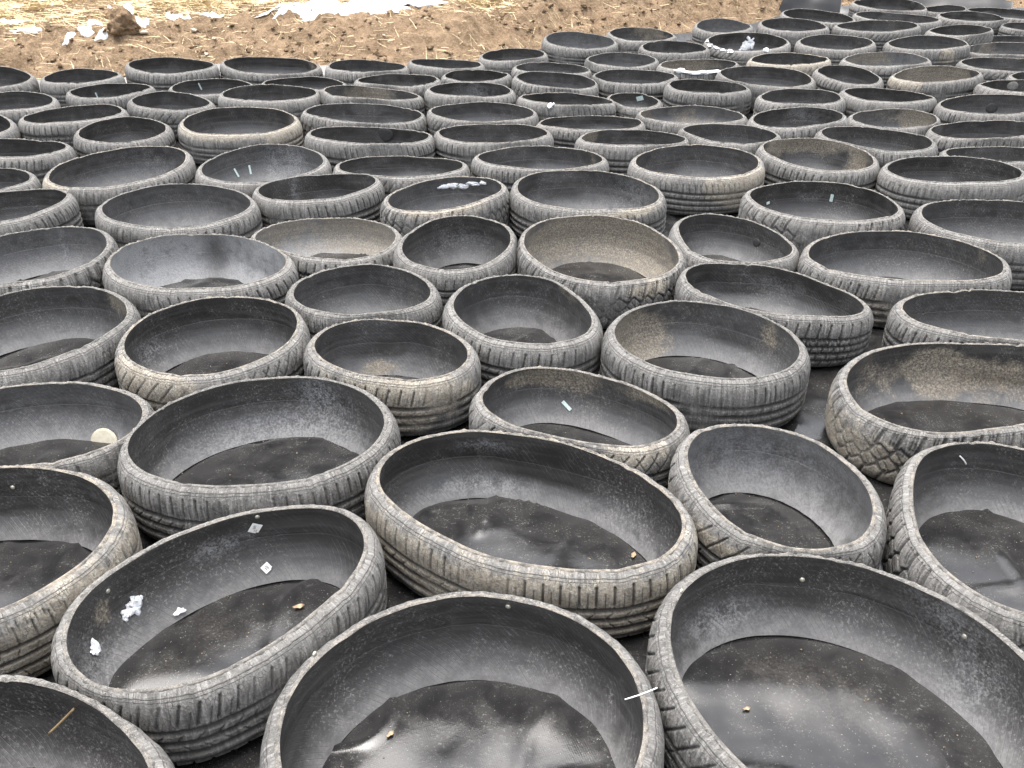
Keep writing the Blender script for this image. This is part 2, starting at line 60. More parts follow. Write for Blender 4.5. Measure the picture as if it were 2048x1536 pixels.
    'F21': (0.324, 3.110, 0.176, -0.020, 0.020, 0.000, ((-279,11,27),(-276,-18,29),(-270,-46,31),(-263,-75,33),(-253,-102,35),(-241,-129,36),(-228,-155,36),(-213,-180,36),(-196,-204,36),(-178,-227,36),(-157,-248,36),(-135,-267,36),(-111,-284,36),(-85,-298,36),(-58,-308,36),(-30,-316,36),(-1,-319,36),(29,-320,36),(58,-316,36),(86,-309,36),(114,-299,36),(140,-286,35),(165,-271,34),(187,-252,32),(208,-231,29),(226,-208,27),(241,-183,27),(253,-157,28),(263,-129,30),(269,-101,32),(272,-71,34),(273,-42,35),(271,-13,34),(267,16,34),(261,45,33),(254,73,34),(245,101,34),(235,129,35),(223,156,36),(210,182,36),(196,207,36),(179,231,36),(160,253,36),(138,273,36),(115,290,36),(89,304,36),(61,314,36),(33,321,36),(4,323,36),(-26,322,36),(-55,316,36),(-83,308,36),(-110,297,36),(-135,283,36),(-159,266,36),(-182,247,36),(-202,226,36),(-221,204,36),(-237,179,35),(-251,154,33),(-262,127,31),(-271,99,28),(-276,70,27),(-279,41,26))),
    'F23': (-0.201, 3.162, 0.175, 0.020, 0.020, 0.000, ((-200,-59,36),(-196,-81,36),(-190,-103,36),(-182,-124,36),(-173,-145,36),(-162,-165,36),(-149,-184,36),(-135,-202,36),(-118,-218,36),(-101,-232,36),(-81,-244,36),(-60,-253,36),(-39,-260,36),(-16,-263,36),(7,-262,36),(29,-259,36),(51,-252,36),(71,-242,36),(90,-229,36),(108,-215,36),(124,-198,36),(138,-180,36),(150,-161,36),(161,-141,36),(170,-120,34),(178,-99,32),(184,-77,30),(189,-55,28),(192,-33,27),(195,-10,26),(195,13,26),(195,36,27),(193,58,29),(190,81,31),(185,103,34),(178,125,35),(171,146,36),(161,167,36),(150,186,36),(136,205,36),(121,222,36),(103,236,36),(84,248,36),(63,257,36),(41,263,36),(18,265,36),(-4,263,36),(-27,258,36),(-48,250,36),(-68,239,36),(-86,226,36),(-103,211,36),(-119,194,36),(-133,177,36),(-146,158,36),(-158,138,35),(-168,118,34),(-178,97,33),(-186,76,32),(-192,54,32),(-197,32,32),(-201,10,33),(-202,-13,34),(-202,-36,35))),
    'F17': (0.835, 3.247, 0.156, -0.020, 0.020, 0.000, ((-189,84,36),(-191,62,36),(-193,40,36),(-193,17,36),(-193,-5,35),(-191,-27,34),(-189,-49,34),(-186,-71,33),(-181,-93,33),(-175,-114,34),(-167,-135,34),(-157,-155,34),(-144,-173,33),(-130,-190,29),(-113,-204,25),(-95,-215,20),(-75,-224,16),(-54,-231,14),(-32,-235,13),(-10,-237,13),(13,-237,13),(35,-236,15),(57,-232,18),(78,-227,23),(98,-220,27),(118,-210,31),(137,-198,33),(154,-184,33),(169,-168,32),(182,-150,31),(192,-130,30),(200,-110,30),(205,-88,32),(208,-66,33),(208,-44,34),(207,-22,36),(203,0,36),(198,22,36),(192,43,36),(184,64,36),(175,85,36),(165,105,36),(155,124,36),(143,143,36),(130,161,36),(116,179,36),(101,195,36),(85,210,36),(67,223,36),(48,235,36),(27,244,36),(6,250,36),(-16,253,36),(-38,253,36),(-60,249,36),(-81,243,36),(-101,233,36),(-120,220,36),(-136,205,36),(-150,187,36),(-162,168,36),(-171,148,36),(-179,127,36),(-185,106,36))),
    'F25': (-0.710, 3.293, 0.143, -0.020, -0.020, 0.000, ((-265,-41,20),(-253,-62,16),(-238,-82,14),(-221,-100,13),(-203,-117,13),(-184,-133,13),(-165,-147,13),(-145,-161,15),(-124,-175,17),(-103,-188,20),(-82,-200,24),(-61,-211,28),(-39,-221,31),(-16,-229,34),(8,-236,36),(32,-240,36),(57,-240,36),(81,-238,36),(105,-233,36),(128,-224,36),(150,-212,36),(170,-198,36),(189,-182,36),(205,-164,36),(220,-144,35),(232,-123,34),(242,-100,33),(251,-77,32),(257,-53,32),(260,-29,33),(261,-4,34),(259,20,35),(255,44,36),(248,68,36),(239,91,36),(227,112,36),(213,132,36),(197,151,36),(179,168,36),(159,183,36),(138,196,36),(116,206,36),(93,215,36),(69,221,36),(45,226,36),(20,228,36),(-4,228,36),(-29,226,36),(-53,222,36),(-77,217,36),(-101,210,36),(-124,202,36),(-147,193,36),(-168,181,36),(-190,169,36),(-209,154,36),(-228,138,36),(-244,119,36),(-258,99,36),(-269,77,36),(-276,54,35),(-279,29,33),(-278,5,30),(-273,-19,25))),
    'F19': (1.946, 3.399, 0.177, 0.020, -0.020, 0.000, ((-296,92,36),(-302,65,36),(-306,36,36),(-306,8,36),(-303,-21,36),(-297,-49,36),(-289,-76,36),(-279,-103,36),(-267,-129,36),(-252,-153,36),(-235,-176,36),(-216,-198,36),(-196,-217,36),(-173,-235,36),(-148,-249,36),(-122,-261,36),(-95,-270,36),(-67,-276,36),(-39,-279,36),(-10,-279,36),(18,-276,36),(47,-271,36),(74,-262,36),(101,-252,36),(126,-239,36),(151,-225,36),(174,-208,36),(196,-190,36),(217,-171,36),(237,-150,36),(255,-128,36),(271,-104,36),(286,-80,36),(298,-54,36),(307,-27,36),(313,1,36),(316,30,36),(315,58,36),(310,86,36),(300,113,36),(287,139,36),(270,162,36),(250,182,36),(227,199,36),(202,213,36),(176,224,36),(149,233,36),(121,240,36),(93,246,36),(64,249,36),(36,252,36),(7,254,36),(-21,255,36),(-50,254,36),(-78,252,36),(-107,247,36),(-134,241,36),(-161,232,36),(-187,220,36),(-212,205,36),(-234,188,36),(-254,167,36),(-272,144,36),(-285,119,36))),
    'F35': (-2.127, 3.567, 0.174, 0.020, -0.020, 0.000, ((-86,203,22),(-110,193,19),(-133,182,17),(-155,170,17),(-177,157,18),(-199,143,19),(-219,128,23),(-237,111,27),(-253,91,31),(-267,70,34),(-277,47,36),(-283,22,36),(-285,-3,36),(-282,-29,36),(-276,-53,36),(-266,-77,36),(-253,-99,36),(-237,-119,36),(-220,-138,36),(-202,-156,36),(-183,-173,36),(-163,-188,36),(-142,-203,36),(-120,-217,36),(-98,-229,36),(-74,-239,36),(-50,-247,36),(-25,-253,36),(0,-256,36),(25,-256,36),(51,-253,36),(75,-246,36),(99,-237,36),(122,-225,36),(142,-210,36),(162,-193,36),(179,-174,36),(194,-154,36),(208,-132,36),(220,-110,36),(230,-87,36),(239,-63,36),(247,-38,36),(253,-14,36),(257,12,36),(259,37,36),(259,63,36),(256,88,36),(251,113,36),(243,137,36),(232,160,36),(217,181,35),(200,200,34),(180,216,34),(158,229,33),(135,238,33),(110,244,34),(84,246,35),(59,246,35),(34,242,36),(9,237,35),(-16,230,33),(-40,222,29),(-63,213,26))),
    'F33': (-1.376, 3.591, 0.175, -0.020, 0.000, 0.000, ((-273,-93,36),(-261,-118,36),(-246,-141,36),(-228,-163,36),(-208,-183,36),(-187,-200,36),(-164,-216,36),(-139,-229,36),(-114,-241,36),(-88,-250,36),(-61,-257,36),(-34,-263,36),(-6,-266,36),(22,-267,36),(50,-266,36),(77,-262,36),(104,-256,36),(131,-248,36),(157,-238,36),(182,-225,36),(205,-210,36),(226,-192,36),(246,-172,36),(263,-150,36),(277,-126,36),(288,-101,36),(295,-74,36),(299,-46,36),(299,-18,36),(296,9,35),(289,36,33),(280,62,32),(268,87,30),(253,111,30),(237,134,31),(220,155,32),(200,175,34),(180,194,35),(158,211,36),(135,227,36),(111,241,36),(86,253,36),(60,263,36),(33,270,36),(5,275,36),(-22,276,36),(-50,276,36),(-78,272,36),(-105,265,36),(-131,255,36),(-156,243,36),(-179,228,36),(-201,211,36),(-221,192,36),(-239,170,36),(-255,147,36),(-268,123,36),(-278,97,36),(-286,70,36),(-291,43,36),(-294,15,36),(-293,-12,36),(-290,-40,36),(-283,-67,36))),
    'F18': (1.297, 3.643, 0.175, 0.000, -0.020, 0.000, ((-286,80,36),(-290,52,36),(-292,24,36),(-290,-3,36),(-285,-31,36),(-278,-58,36),(-269,-84,36),(-257,-109,36),(-243,-133,36),(-228,-157,36),(-211,-178,36),(-191,-198,36),(-170,-217,36),(-148,-233,36),(-124,-247,36),(-98,-258,36),(-72,-267,36),(-44,-272,36),(-17,-276,36),(11,-276,36),(39,-275,36),(66,-271,36),(93,-265,36),(120,-256,36),(146,-245,36),(170,-232,36),(193,-216,36),(214,-198,36),(233,-178,36),(249,-155,36),(263,-131,36),(273,-105,36),(281,-78,36),(285,-51,36),(287,-23,36),(286,5,36),(283,32,36),(277,60,36),(269,86,36),(259,112,36),(247,137,36),(232,160,36),(214,182,36),(195,202,36),(174,220,36),(150,235,36),(126,248,36),(100,258,36),(73,265,36),(45,270,36),(18,273,36),(-10,273,36),(-38,271,36),(-65,267,36),(-93,260,36),(-119,252,36),(-145,242,36),(-170,229,36),(-193,214,36),(-215,197,36),(-235,177,36),(-252,155,36),(-266,132,36),(-278,106,36))),
    'F24': (-0.282, 3.744, 0.175, 0.040, -0.020, 0.000, ((-230,-120,36),(-222,-142,36),(-211,-163,36),(-197,-181,36),(-180,-197,36),(-162,-211,36),(-141,-222,36),(-119,-230,36),(-96,-235,36),(-73,-238,36),(-50,-238,36),(-27,-235,36),(-4,-231,36),(18,-225,36),(40,-217,36),(61,-207,36),(82,-196,36),(101,-183,36),(120,-169,36),(138,-154,36),(154,-138,36),(170,-120,36),(184,-102,36),(196,-82,36),(207,-62,36),(217,-40,36),(225,-18,36),(231,4,36),(235,27,35),(237,50,35),(236,73,35),(234,97,35),(228,119,36),(220,141,36),(209,162,36),(195,180,36),(179,197,36),(161,211,36),(141,223,36),(119,231,36),(96,236,36),(73,239,36),(50,239,36),(27,236,36),(4,232,36),(-19,225,36),(-41,217,36),(-62,208,36),(-82,197,36),(-102,184,36),(-120,170,36),(-138,155,36),(-154,138,36),(-169,120,36),(-182,101,36),(-194,81,36),(-205,60,36),(-214,39,36),(-222,17,36),(-229,-5,36),(-234,-28,36),(-236,-51,36),(-237,-74,36),(-235,-97,36))),
    'F22': (0.319, 3.794, 0.175, -0.020, 0.000, 0.000, ((-294,-6,35),(-291,-34,35),(-286,-63,36),(-278,-91,36),(-268,-118,36),(-255,-144,36),(-239,-168,36),(-221,-190,36),(-201,-211,36),(-178,-229,36),(-154,-244,36),(-128,-256,36),(-100,-266,36),(-72,-273,36),(-44,-277,36),(-15,-278,36),(14,-278,36),(43,-276,36),(71,-271,36),(100,-265,36),(127,-257,36),(154,-247,36),(181,-235,36),(206,-221,36),(229,-204,36),(250,-184,36),(268,-161,36),(283,-137,36),(295,-110,36),(303,-83,36),(307,-54,36),(307,-25,36),(304,4,36),(298,32,36),(290,59,36),(278,86,36),(265,111,36),(249,136,36),(231,158,36),(212,180,36),(191,200,36),(168,218,36),(145,234,36),(120,249,36),(93,261,35),(66,271,32),(39,278,27),(11,283,22),(-17,286,17),(-46,286,14),(-75,283,13),(-103,278,13),(-131,270,14),(-158,259,16),(-183,246,21),(-205,229,26),(-226,209,30),(-244,187,34),(-259,162,36),(-271,136,36),(-281,109,36),(-288,81,36),(-292,52,35),(-294,23,35))),
    'F34': (-0.843, 3.839, 0.175, 0.020, -0.040, 0.000, ((-250,-47,33),(-245,-69,32),(-236,-91,30),(-225,-111,30),(-212,-129,30),(-197,-147,31),(-180,-162,33),(-163,-177,34),(-144,-189,36),(-124,-200,36),(-103,-210,36),(-81,-217,36),(-58,-222,36),(-36,-224,36),(-13,-225,36),(10,-223,36),(32,-218,36),(54,-212,36),(76,-203,36),(96,-192,36),(115,-180,36),(133,-166,36),(150,-150,36),(166,-134,36),(181,-116,36),(194,-98,36),(206,-78,36),(216,-58,36),(225,-36,36),(232,-15,36),(237,8,36),(240,30,36),(240,53,36),(238,76,34),(233,98,31),(226,119,27),(215,139,22),(202,157,17),(187,174,14),(169,188,13),(149,200,12),(128,209,13),(106,215,15),(84,219,18),(62,221,23),(39,220,28),(17,217,31),(-5,212,32),(-27,205,30),(-48,197,25),(-69,188,21),(-89,177,17),(-108,166,15),(-128,153,13),(-147,141,13),(-165,127,13),(-183,112,13),(-199,97,15),(-215,80,18),(-228,61,22),(-238,42,27),(-246,21,31),(-251,-2,34),(-252,-24,34))),
    'M3': (-2.420, 3.968, 0.160, -0.020, -0.040, 0.000, ((6,220,36),(-29,217,36),(-64,209,36),(-98,197,36),(-130,180,36),(-160,161,36),(-187,137,36),(-210,109,36),(-227,78,36),(-238,44,36),(-241,9,36),(-237,-27,36),(-226,-61,36),(-209,-92,36),(-187,-121,36),(-161,-145,36),(-132,-167,36),(-102,-186,36),(-69,-201,36),(-36,-213,36),(-1,-220,32),(34,-222,27),(69,-219,20),(104,-209,17),(136,-192,17),(163,-170,19),(186,-143,24),(204,-113,31),(217,-80,35),(225,-45,36),(227,-9,36),(225,27,36),(217,62,36),(206,96,36),(189,127,36),(167,156,36),(140,180,36),(110,199,36),(77,212,36),(42,219,36))),
    'M1': (-1.827, 4.155, 0.176, 0.020, 0.020, 0.000, ((-230,-216,36),(-197,-250,35),(-158,-278,34),(-115,-299,33),(-69,-312,34),(-22,-316,35),(26,-312,36),(73,-301,36),(117,-283,36),(158,-259,36),(194,-228,36),(225,-192,36),(251,-151,36),(269,-108,36),(281,-61,36),(287,-14,36),(286,34,36),(279,82,36),(266,128,36),(247,172,36),(222,212,36),(191,248,36),(155,280,36),(114,304,36),(68,319,36),(21,325,36),(-27,321,36),(-72,308,36),(-115,287,36),(-154,259,36),(-188,225,36),(-216,187,36),(-241,147,36),(-261,103,36),(-275,57,36),(-285,10,36),(-288,-37,36),(-284,-85,36),(-274,-131,36),(-256,-176,36))),
    'F20': (2.031, 4.097, 0.175, 0.020, -0.040, 0.000, ((-287,28,36),(-292,1,36),(-294,-25,36),(-292,-52,36),(-287,-78,36),(-279,-104,36),(-267,-128,36),(-252,-150,36),(-235,-170,36),(-215,-188,36),(-193,-204,36),(-170,-217,36),(-145,-228,36),(-120,-236,36),(-94,-241,36),(-67,-245,36),(-40,-246,36),(-14,-245,36),(13,-242,36),(39,-237,36),(65,-231,36),(91,-224,36),(116,-215,36),(141,-205,36),(165,-193,36),(188,-179,36),(210,-163,36),(230,-145,36),(248,-126,36),(263,-104,36),(276,-81,36),(286,-56,36),(293,-30,36),(296,-3,36),(296,23,35),(292,50,33),(285,75,29),(275,100,25),(262,122,20),(247,144,16),(229,163,13),(209,181,12),(187,197,13),(165,211,14),(141,224,17),(117,234,22),(92,241,27),(66,247,31),(40,251,35),(13,252,36),(-14,251,36),(-40,247,36),(-67,241,36),(-92,233,36),(-117,223,36),(-141,211,36),(-163,197,36),(-185,181,36),(-205,163,36),(-223,144,36),(-240,123,35),(-256,101,35),(-269,78,35),(-279,53,35))),
    'M2': (-1.178, 4.231, 0.166, 0.000, 0.020, 0.000, ((-259,-115,36),(-241,-156,36),(-216,-194,36),(-185,-227,36),(-149,-254,36),(-109,-275,36),(-66,-289,36),(-21,-295,35),(24,-294,30),(67,-285,23),(109,-270,15),(149,-248,13),(184,-220,13),(216,-187,16),(240,-151,24),(259,-110,31),(271,-67,35),(276,-22,36),(276,24,36),(268,68,36),(254,111,36),(234,152,36),(210,190,36),(181,224,36),(147,254,36),(108,278,36),(66,294,36),(21,302,36),(-23,301,36),(-68,292,36),(-110,274,36),(-148,250,36),(-182,221,36),(-211,186,36),(-235,148,36),(-254,107,36),(-268,64,36),(-275,19,36),(-276,-26,36),(-271,-71,36))),
    'M4': (-0.529, 4.255, 0.146, 0.000, -0.080, 0.000, ((-295,-2,36),(-287,-43,36),(-270,-82,34),(-247,-117,28),(-219,-147,20),(-186,-173,14),(-150,-196,12),(-112,-214,14),(-73,-227,20),(-32,-237,28),(10,-241,34),(52,-241,36),(93,-235,36),(134,-223,36),(172,-205,36),(208,-181,36),(238,-152,36),(263,-117,36),(280,-80,36),(291,-39,36),(293,3,36),(287,45,36),(272,85,36),(250,121,36),(223,152,36),(190,179,36),(153,200,36),(114,217,36),(73,228,35),(32,234,29),(-10,237,22),(-52,235,17),(-93,228,15),(-134,217,16),(-173,201,19),(-209,179,26),(-240,152,32),(-266,118,35),(-284,81,36),(-295,40,36))),
    'M6': (0.877, 4.242, 0.175, 0.020, 0.000, 0.000, ((-288,-1,36),(-287,-45,36),(-278,-88,36),(-262,-129,36),(-238,-167,36),(-209,-199,36),(-174,-226,36),(-135,-247,36),(-94,-263,36),(-50,-270,36),(-6,-273,36),(38,-270,36),(81,-260,36),(122,-244,36),(161,-223,36),(196,-196,36),(226,-164,36),(251,-127,36),(269,-87,36),(281,-44,36),(286,0,36),(283,44,36),(273,87,36),(257,128,36),(235,166,36),(206,200,36),(172,229,36),(134,251,36),(93,267,35),(50,275,32),(6,277,25),(-37,272,18),(-79,260,13),(-120,243,13),(-157,220,15),(-191,192,22),(-221,160,30),(-247,124,35),(-267,85,36),(-281,43,36))),
    'M5': (0.135, 4.344, 0.162, 0.000, -0.060, 0.000, ((-298,36,36),(-297,-8,36),(-287,-50,36),(-271,-91,36),(-248,-128,36),(-220,-161,36),(-187,-190,36),(-150,-213,36),(-110,-231,35),(-69,-244,31),(-26,-251,23),(17,-253,17),(60,-250,13),(103,-241,13),(144,-228,16),(183,-209,22),(219,-184,30),(249,-154,35),(273,-118,36),(291,-78,36),(299,-35,36),(299,9,36),(290,51,36),(274,92,36),(250,129,36),(221,161,36),(187,189,36),(150,211,36),(109,228,36),(68,242,35),(25,249,30),(-18,252,22),(-61,250,15),(-104,242,13),(-146,229,13),(-185,211,16),(-220,186,24),(-250,155,31),(-274,119,36),(-290,79,36))),
    'M7': (1.488, 4.371, 0.175, -0.020, 0.020, 0.000, ((-250,39,36),(-250,-3,36),(-244,-43,36),(-233,-83,36),(-215,-121,36),(-194,-156,36),(-168,-189,36),(-138,-216,36),(-105,-240,36),(-68,-258,36),(-28,-269,36),(13,-274,36),(54,-270,36),(94,-260,36),(131,-243,36),(165,-218,36),(193,-189,35),(217,-155,35),(234,-118,35),(245,-78,36),(250,-37,36),(249,4,32),(243,45,26),(231,83,19),(214,120,14),(192,156,12),(166,188,13),(137,216,16),(104,239,23),(67,258,31),(28,269,35),(-13,273,35),(-54,270,29),(-92,259,21),(-130,242,16),(-163,218,14),(-192,188,16),(-215,155,21),(-233,119,29),(-244,79,35))),
    'M10': (2.420, 4.434, 0.155, 0.040, -0.080, 0.000, ((-251,27,36),(-250,-8,33),(-242,-41,27),(-226,-72,20),(-206,-99,14),(-181,-124,12),(-152,-145,13),(-122,-163,15),(-90,-178,21),(-58,-188,29),(-23,-195,34),(12,-198,36),(47,-196,36),(81,-190,36),(115,-179,36),(147,-163,36),(177,-143,36),(202,-119,36),(223,-90,36),(238,-59,36),(247,-25,36),(249,10,36),(243,44,36),(229,77,36),(210,106,35),(185,131,31),(157,151,24),(126,166,17),(92,177,13),(58,184,12),(23,188,12),(-12,189,15),(-47,187,20),(-81,182,26),(-116,174,32),(-148,161,36),(-179,143,36),(-205,121,36),(-228,94,36),(-243,62,36))),
    'M18': (-2.498, 4.481, 0.175, -0.040, -0.060, 0.000, ((-155,171,36),(-185,151,36),(-212,126,36),(-234,96,36),(-249,62,36),(-257,27,36),(-258,-10,36),(-251,-47,36),(-237,-80,36),(-217,-111,36),(-192,-138,36),(-163,-160,36),(-130,-177,36),(-95,-191,36),(-60,-200,36),(-24,-204,36),(13,-204,36),(50,-202,36),(86,-195,36),(121,-184,36),(154,-169,36),(185,-149,36),(213,-124,36),(235,-96,36),(252,-62,36),(260,-27,36),(261,10,36),(253,46,36),(238,79,36),(216,109,36),(191,135,36),(161,157,36),(129,175,36),(94,188,36),(59,198,36),(23,204,36),(-14,206,36),(-51,205,36),(-87,198,36),(-122,187,36))),
    'M8': (1.891, 4.691, 0.169, -0.020, -0.020, 0.000, ((-253,108,35),(-262,68,36),(-264,27,34),(-258,-13,29),(-247,-52,21),(-230,-89,15),(-209,-125,12),(-185,-158,12),(-157,-189,14),(-126,-215,20),(-92,-237,28),(-55,-254,34),(-15,-264,36),(26,-266,36),(67,-261,36),(106,-249,36),(143,-230,36),(176,-205,36),(204,-175,36),(227,-141,36),(245,-104,36),(257,-65,36),(262,-24,36),(262,17,36),(254,58,36),(240,96,36),(220,132,35),(194,165,33),(163,192,29),(129,215,25),(92,233,26),(53,246,29),(13,253,32),(-28,256,32),(-69,253,27),(-109,243,22),(-147,228,19),(-182,206,20),(-212,179,24),(-236,145,30))),
    'M13': (0.626, 4.707, 0.166, 0.000, -0.080, 0.000, ((-262,-26,36),(-257,-66,36),(-243,-102,36),(-223,-136,36),(-197,-165,36),(-166,-188,36),(-131,-206,36),(-93,-218,36),(-55,-225,35),(-15,-226,32),(23,-223,25),(61,-217,17),(99,-207,14),(135,-193,12),(171,-174,13),(202,-151,18),(228,-123,25),(250,-91,29),(264,-55,27),(269,-16,20),(266,23,16),(255,61,16),(239,95,21),(216,127,27),(190,156,33),(159,180,36),(125,200,36),(90,217,36),(52,228,31),(15,234,25),(-25,234,18),(-63,229,14),(-101,218,13),(-136,201,15),(-168,179,22),(-196,152,29),(-221,122,34),(-240,88,36),(-253,51,36),(-262,13,36))),
    'M11': (-0.744, 4.737, 0.174, -0.040, -0.080, 0.000, ((-294,-60,36),(-277,-100,36),(-252,-135,36),(-221,-166,36),(-186,-191,36),(-147,-211,36),(-106,-225,36),(-63,-234,33),(-21,-239,27),(22,-239,20),(65,-235,16),(107,-226,15),(148,-213,17),(187,-194,22),(223,-171,29),(254,-142,34),(280,-107,36),(298,-68,35),(306,-26,33),(306,18,31),(296,60,31),(277,98,33),(251,133,35),(220,163,36),(183,187,36),(145,207,35),(104,221,30),(63,232,23),(20,238,16),(-23,240,14),(-66,238,14),(-109,230,18),(-149,217,24),(-188,198,30),(-223,174,35),(-254,143,36),(-278,107,36),(-295,68,36),(-304,25,36),(-303,-18,36))),
    'M14': (1.151, 4.795, 0.169, -0.020, -0.040, 0.000, ((-234,70,29),(-239,33,23),(-239,-4,17),(-231,-40,16),(-219,-76,18),(-203,-109,23),(-182,-140,29),(-158,-167,35),(-129,-192,36),(-98,-213,36),(-63,-227,36),(-26,-237,36),(11,-240,34),(49,-236,29),(83,-227,22),(117,-211,16),(149,-191,14),(176,-165,14),(199,-136,18),(217,-104,26),(231,-69,32),(238,-32,36),(240,5,36),(236,43,36),(226,78,36),(210,112,36),(188,143,36),(162,170,36),(131,192,36),(98,210,36),(63,223,35),(26,231,33),(-11,234,31),(-48,232,30),(-85,224,31),(-120,211,33),(-152,192,36),(-181,168,36),(-205,139,36),(-223,106,34))),
    'M12': (-0.100, 4.826, 0.162, 0.000, -0.040, 0.000, ((-286,-14,31),(-279,-54,30),(-264,-93,33),(-242,-128,35),(-214,-159,36),(-181,-184,36),(-145,-204,36),(-106,-220,36),(-66,-230,33),(-25,-235,28),(15,-236,20),(56,-232,14),(96,-223,13),(135,-210,14),(173,-191,18),(206,-168,25),(235,-139,32),(259,-105,35),(275,-68,36),(285,-28,36),(286,14,36),(278,55,36),(263,93,36),(241,128,36),(214,160,36),(181,185,36),(145,205,33),(107,220,27),(68,229,19),(27,234,14),(-15,234,12),(-56,231,12),(-97,223,14),(-135,210,20),(-172,192,28),(-206,168,33),(-236,139,36),(-260,105,36),(-277,68,35),(-285,28,34))),
    'M17': (-2.070, 4.833, 0.175, -0.020, 0.020, 0.000, ((-201,-81,36),(-184,-114,36),(-164,-146,36),(-140,-173,36),(-113,-198,36),(-82,-218,36),(-48,-233,36),(-13,-243,36),(23,-246,36),(60,-243,36),(96,-233,36),(129,-216,36),(158,-194,36),(182,-166,36),(201,-135,36),(214,-100,36),(221,-64,36),(223,-27,36),(220,10,36),(211,46,36),(199,81,36),(183,114,36),(163,145,36),(140,173,36),(112,198,36),(82,219,36),(49,235,36),(13,245,36),(-23,248,36),(-60,244,36),(-95,233,36),(-128,216,36),(-156,193,36),(-180,165,36),(-199,134,36),(-213,99,36),(-221,63,36),(-223,26,36),(-221,-10,36),(-213,-47,36))),
    'M9': (2.549, 4.870, 0.171, 0.060, -0.060, 0.000, ((-292,2,32),(-293,-40,36),(-285,-80,36),(-267,-117,36),(-242,-150,34),(-211,-176,28),(-176,-197,20),(-138,-211,15),(-98,-222,12),(-57,-227,12),(-16,-228,15),(25,-225,21),(65,-218,29),(105,-207,34),(143,-190,36),(179,-170,36),(211,-144,36),(240,-114,36),(263,-80,36),(280,-42,36),(288,-1,36),(289,40,36),(282,80,36),(266,118,36),(241,152,36),(212,181,36),(177,202,36),(139,219,36),(99,228,36),(58,232,36),(16,230,36),(-25,224,36),(-65,214,34),(-103,201,29),(-140,184,21),(-176,164,15),(-209,139,13),(-239,110,13),(-264,77,17),(-282,41,25))),
    'M20': (-3.007, 4.946, 0.179, -0.060, 0.020, 0.000, ((120,209,36),(84,233,36),(45,251,35),(5,265,33),(-37,272,32),(-80,272,33),(-123,264,35),(-162,248,36),(-198,224,36),(-228,194,36),(-251,158,36),(-267,119,36),(-276,76,36),(-278,34,36),(-271,-9,36),(-259,-50,36),(-240,-89,36),(-217,-124,36),(-190,-157,36),(-158,-186,36),(-123,-211,36),(-86,-233,36),(-46,-249,36),(-5,-261,36),(38,-267,36),(80,-267,36),(123,-260,36),(163,-245,36),(200,-223,36),(232,-194,36),(256,-159,36),(273,-120,36),(281,-78,36),(280,-35,36),(272,7,36),(257,48,36),(237,85,36),(213,120,36),(185,153,36),(154,183,36))),
    'M22': (0.448, 5.190, 0.129, 0.000, -0.080, 0.000, ((-282,37,27),(-286,-5,30),(-282,-47,34),(-270,-87,36),(-251,-125,36),(-226,-159,36),(-196,-189,36),(-161,-214,36),(-124,-232,36),(-84,-245,34),(-42,-251,28),(0,-251,20),(41,-246,15),(82,-235,13),(122,-218,15),(158,-198,21),(192,-173,28),(222,-144,34),(248,-111,36),(268,-73,35),(282,-34,30),(288,8,24),(285,49,19),(275,90,19),(256,128,22),(230,161,28),(199,189,34),(163,211,36),(124,227,35),(84,238,30),(42,244,22),(0,245,17),(-42,241,15),(-84,232,14),(-124,219,19),(-162,201,26),(-196,178,32),(-227,149,34),(-253,116,30),(-271,78,27))),
    'M15': (-1.505, 5.047, 0.176, -0.020, 0.020, 0.000, ((-250,-162,36),(-221,-199,36),(-187,-232,36),(-147,-256,36),(-104,-275,36),(-59,-286,36),(-13,-291,36),(35,-291,36),(81,-283,36),(126,-270,36),(168,-251,36),(208,-226,36),(242,-193,36),(269,-156,36),(289,-113,36),(300,-68,36),(303,-21,36),(297,26,36),(283,70,36),(264,113,36),(239,153,36),(209,189,36),(176,222,36),(140,251,36),(99,276,36),(56,293,36),(11,303,36),(-37,306,36),(-83,298,36),(-127,283,36),(-167,259,36),(-203,229,36),(-232,192,36),(-256,152,36),(-275,109,36),(-287,63,36),(-293,17,36),(-292,-30,36),(-286,-76,36),(-271,-121,36))),
    'M25': (2.157, 5.160, 0.161, 0.020, 0.000, 0.000, ((-227,19,35),(-232,-16,35),(-233,-51,35),(-226,-87,36),(-213,-120,35),(-193,-150,31),(-169,-175,28),(-139,-195,26),(-106,-209,26),(-71,-217,29),(-36,-220,33),(-1,-217,35),(34,-210,31),(67,-198,24),(99,-183,17),(128,-164,13),(156,-141,13),(181,-115,13),(202,-86,17),(218,-55,25),(228,-22,31),(234,13,35),(232,49,36),(224,84,36),(211,117,36),(191,147,36),(167,172,36),(138,193,36),(106,209,36),(72,220,36),(36,224,36),(1,222,36),(-34,215,36),(-68,202,36),(-100,185,36),(-129,165,36),(-155,141,36),(-179,115,36),(-199,85,36),(-215,53,36))),
    'M24': (1.609, 5.149, 0.170, 0.060, -0.020, 0.000, ((-248,1,36),(-252,-37,36),(-249,-76,36),(-239,-113,36),(-222,-147,36),(-197,-177,36),(-167,-202,36),(-134,-220,36),(-97,-233,36),(-59,-239,36),(-21,-239,33),(18,-234,28),(54,-224,22),(90,-210,19),(123,-190,19),(154,-167,23),(181,-140,29),(204,-110,33),(223,-76,36),(236,-40,36),(245,-2,35),(247,36,35),(243,75,36),(234,112,36),(217,147,36),(194,178,34),(166,204,29),(134,224,22),(98,238,19),(60,244,19),(22,244,23),(-16,238,29),(-52,225,34),(-87,209,36),(-119,187,36),(-149,163,36),(-177,136,36),(-201,106,36),(-221,73,35),(-237,38,35))),
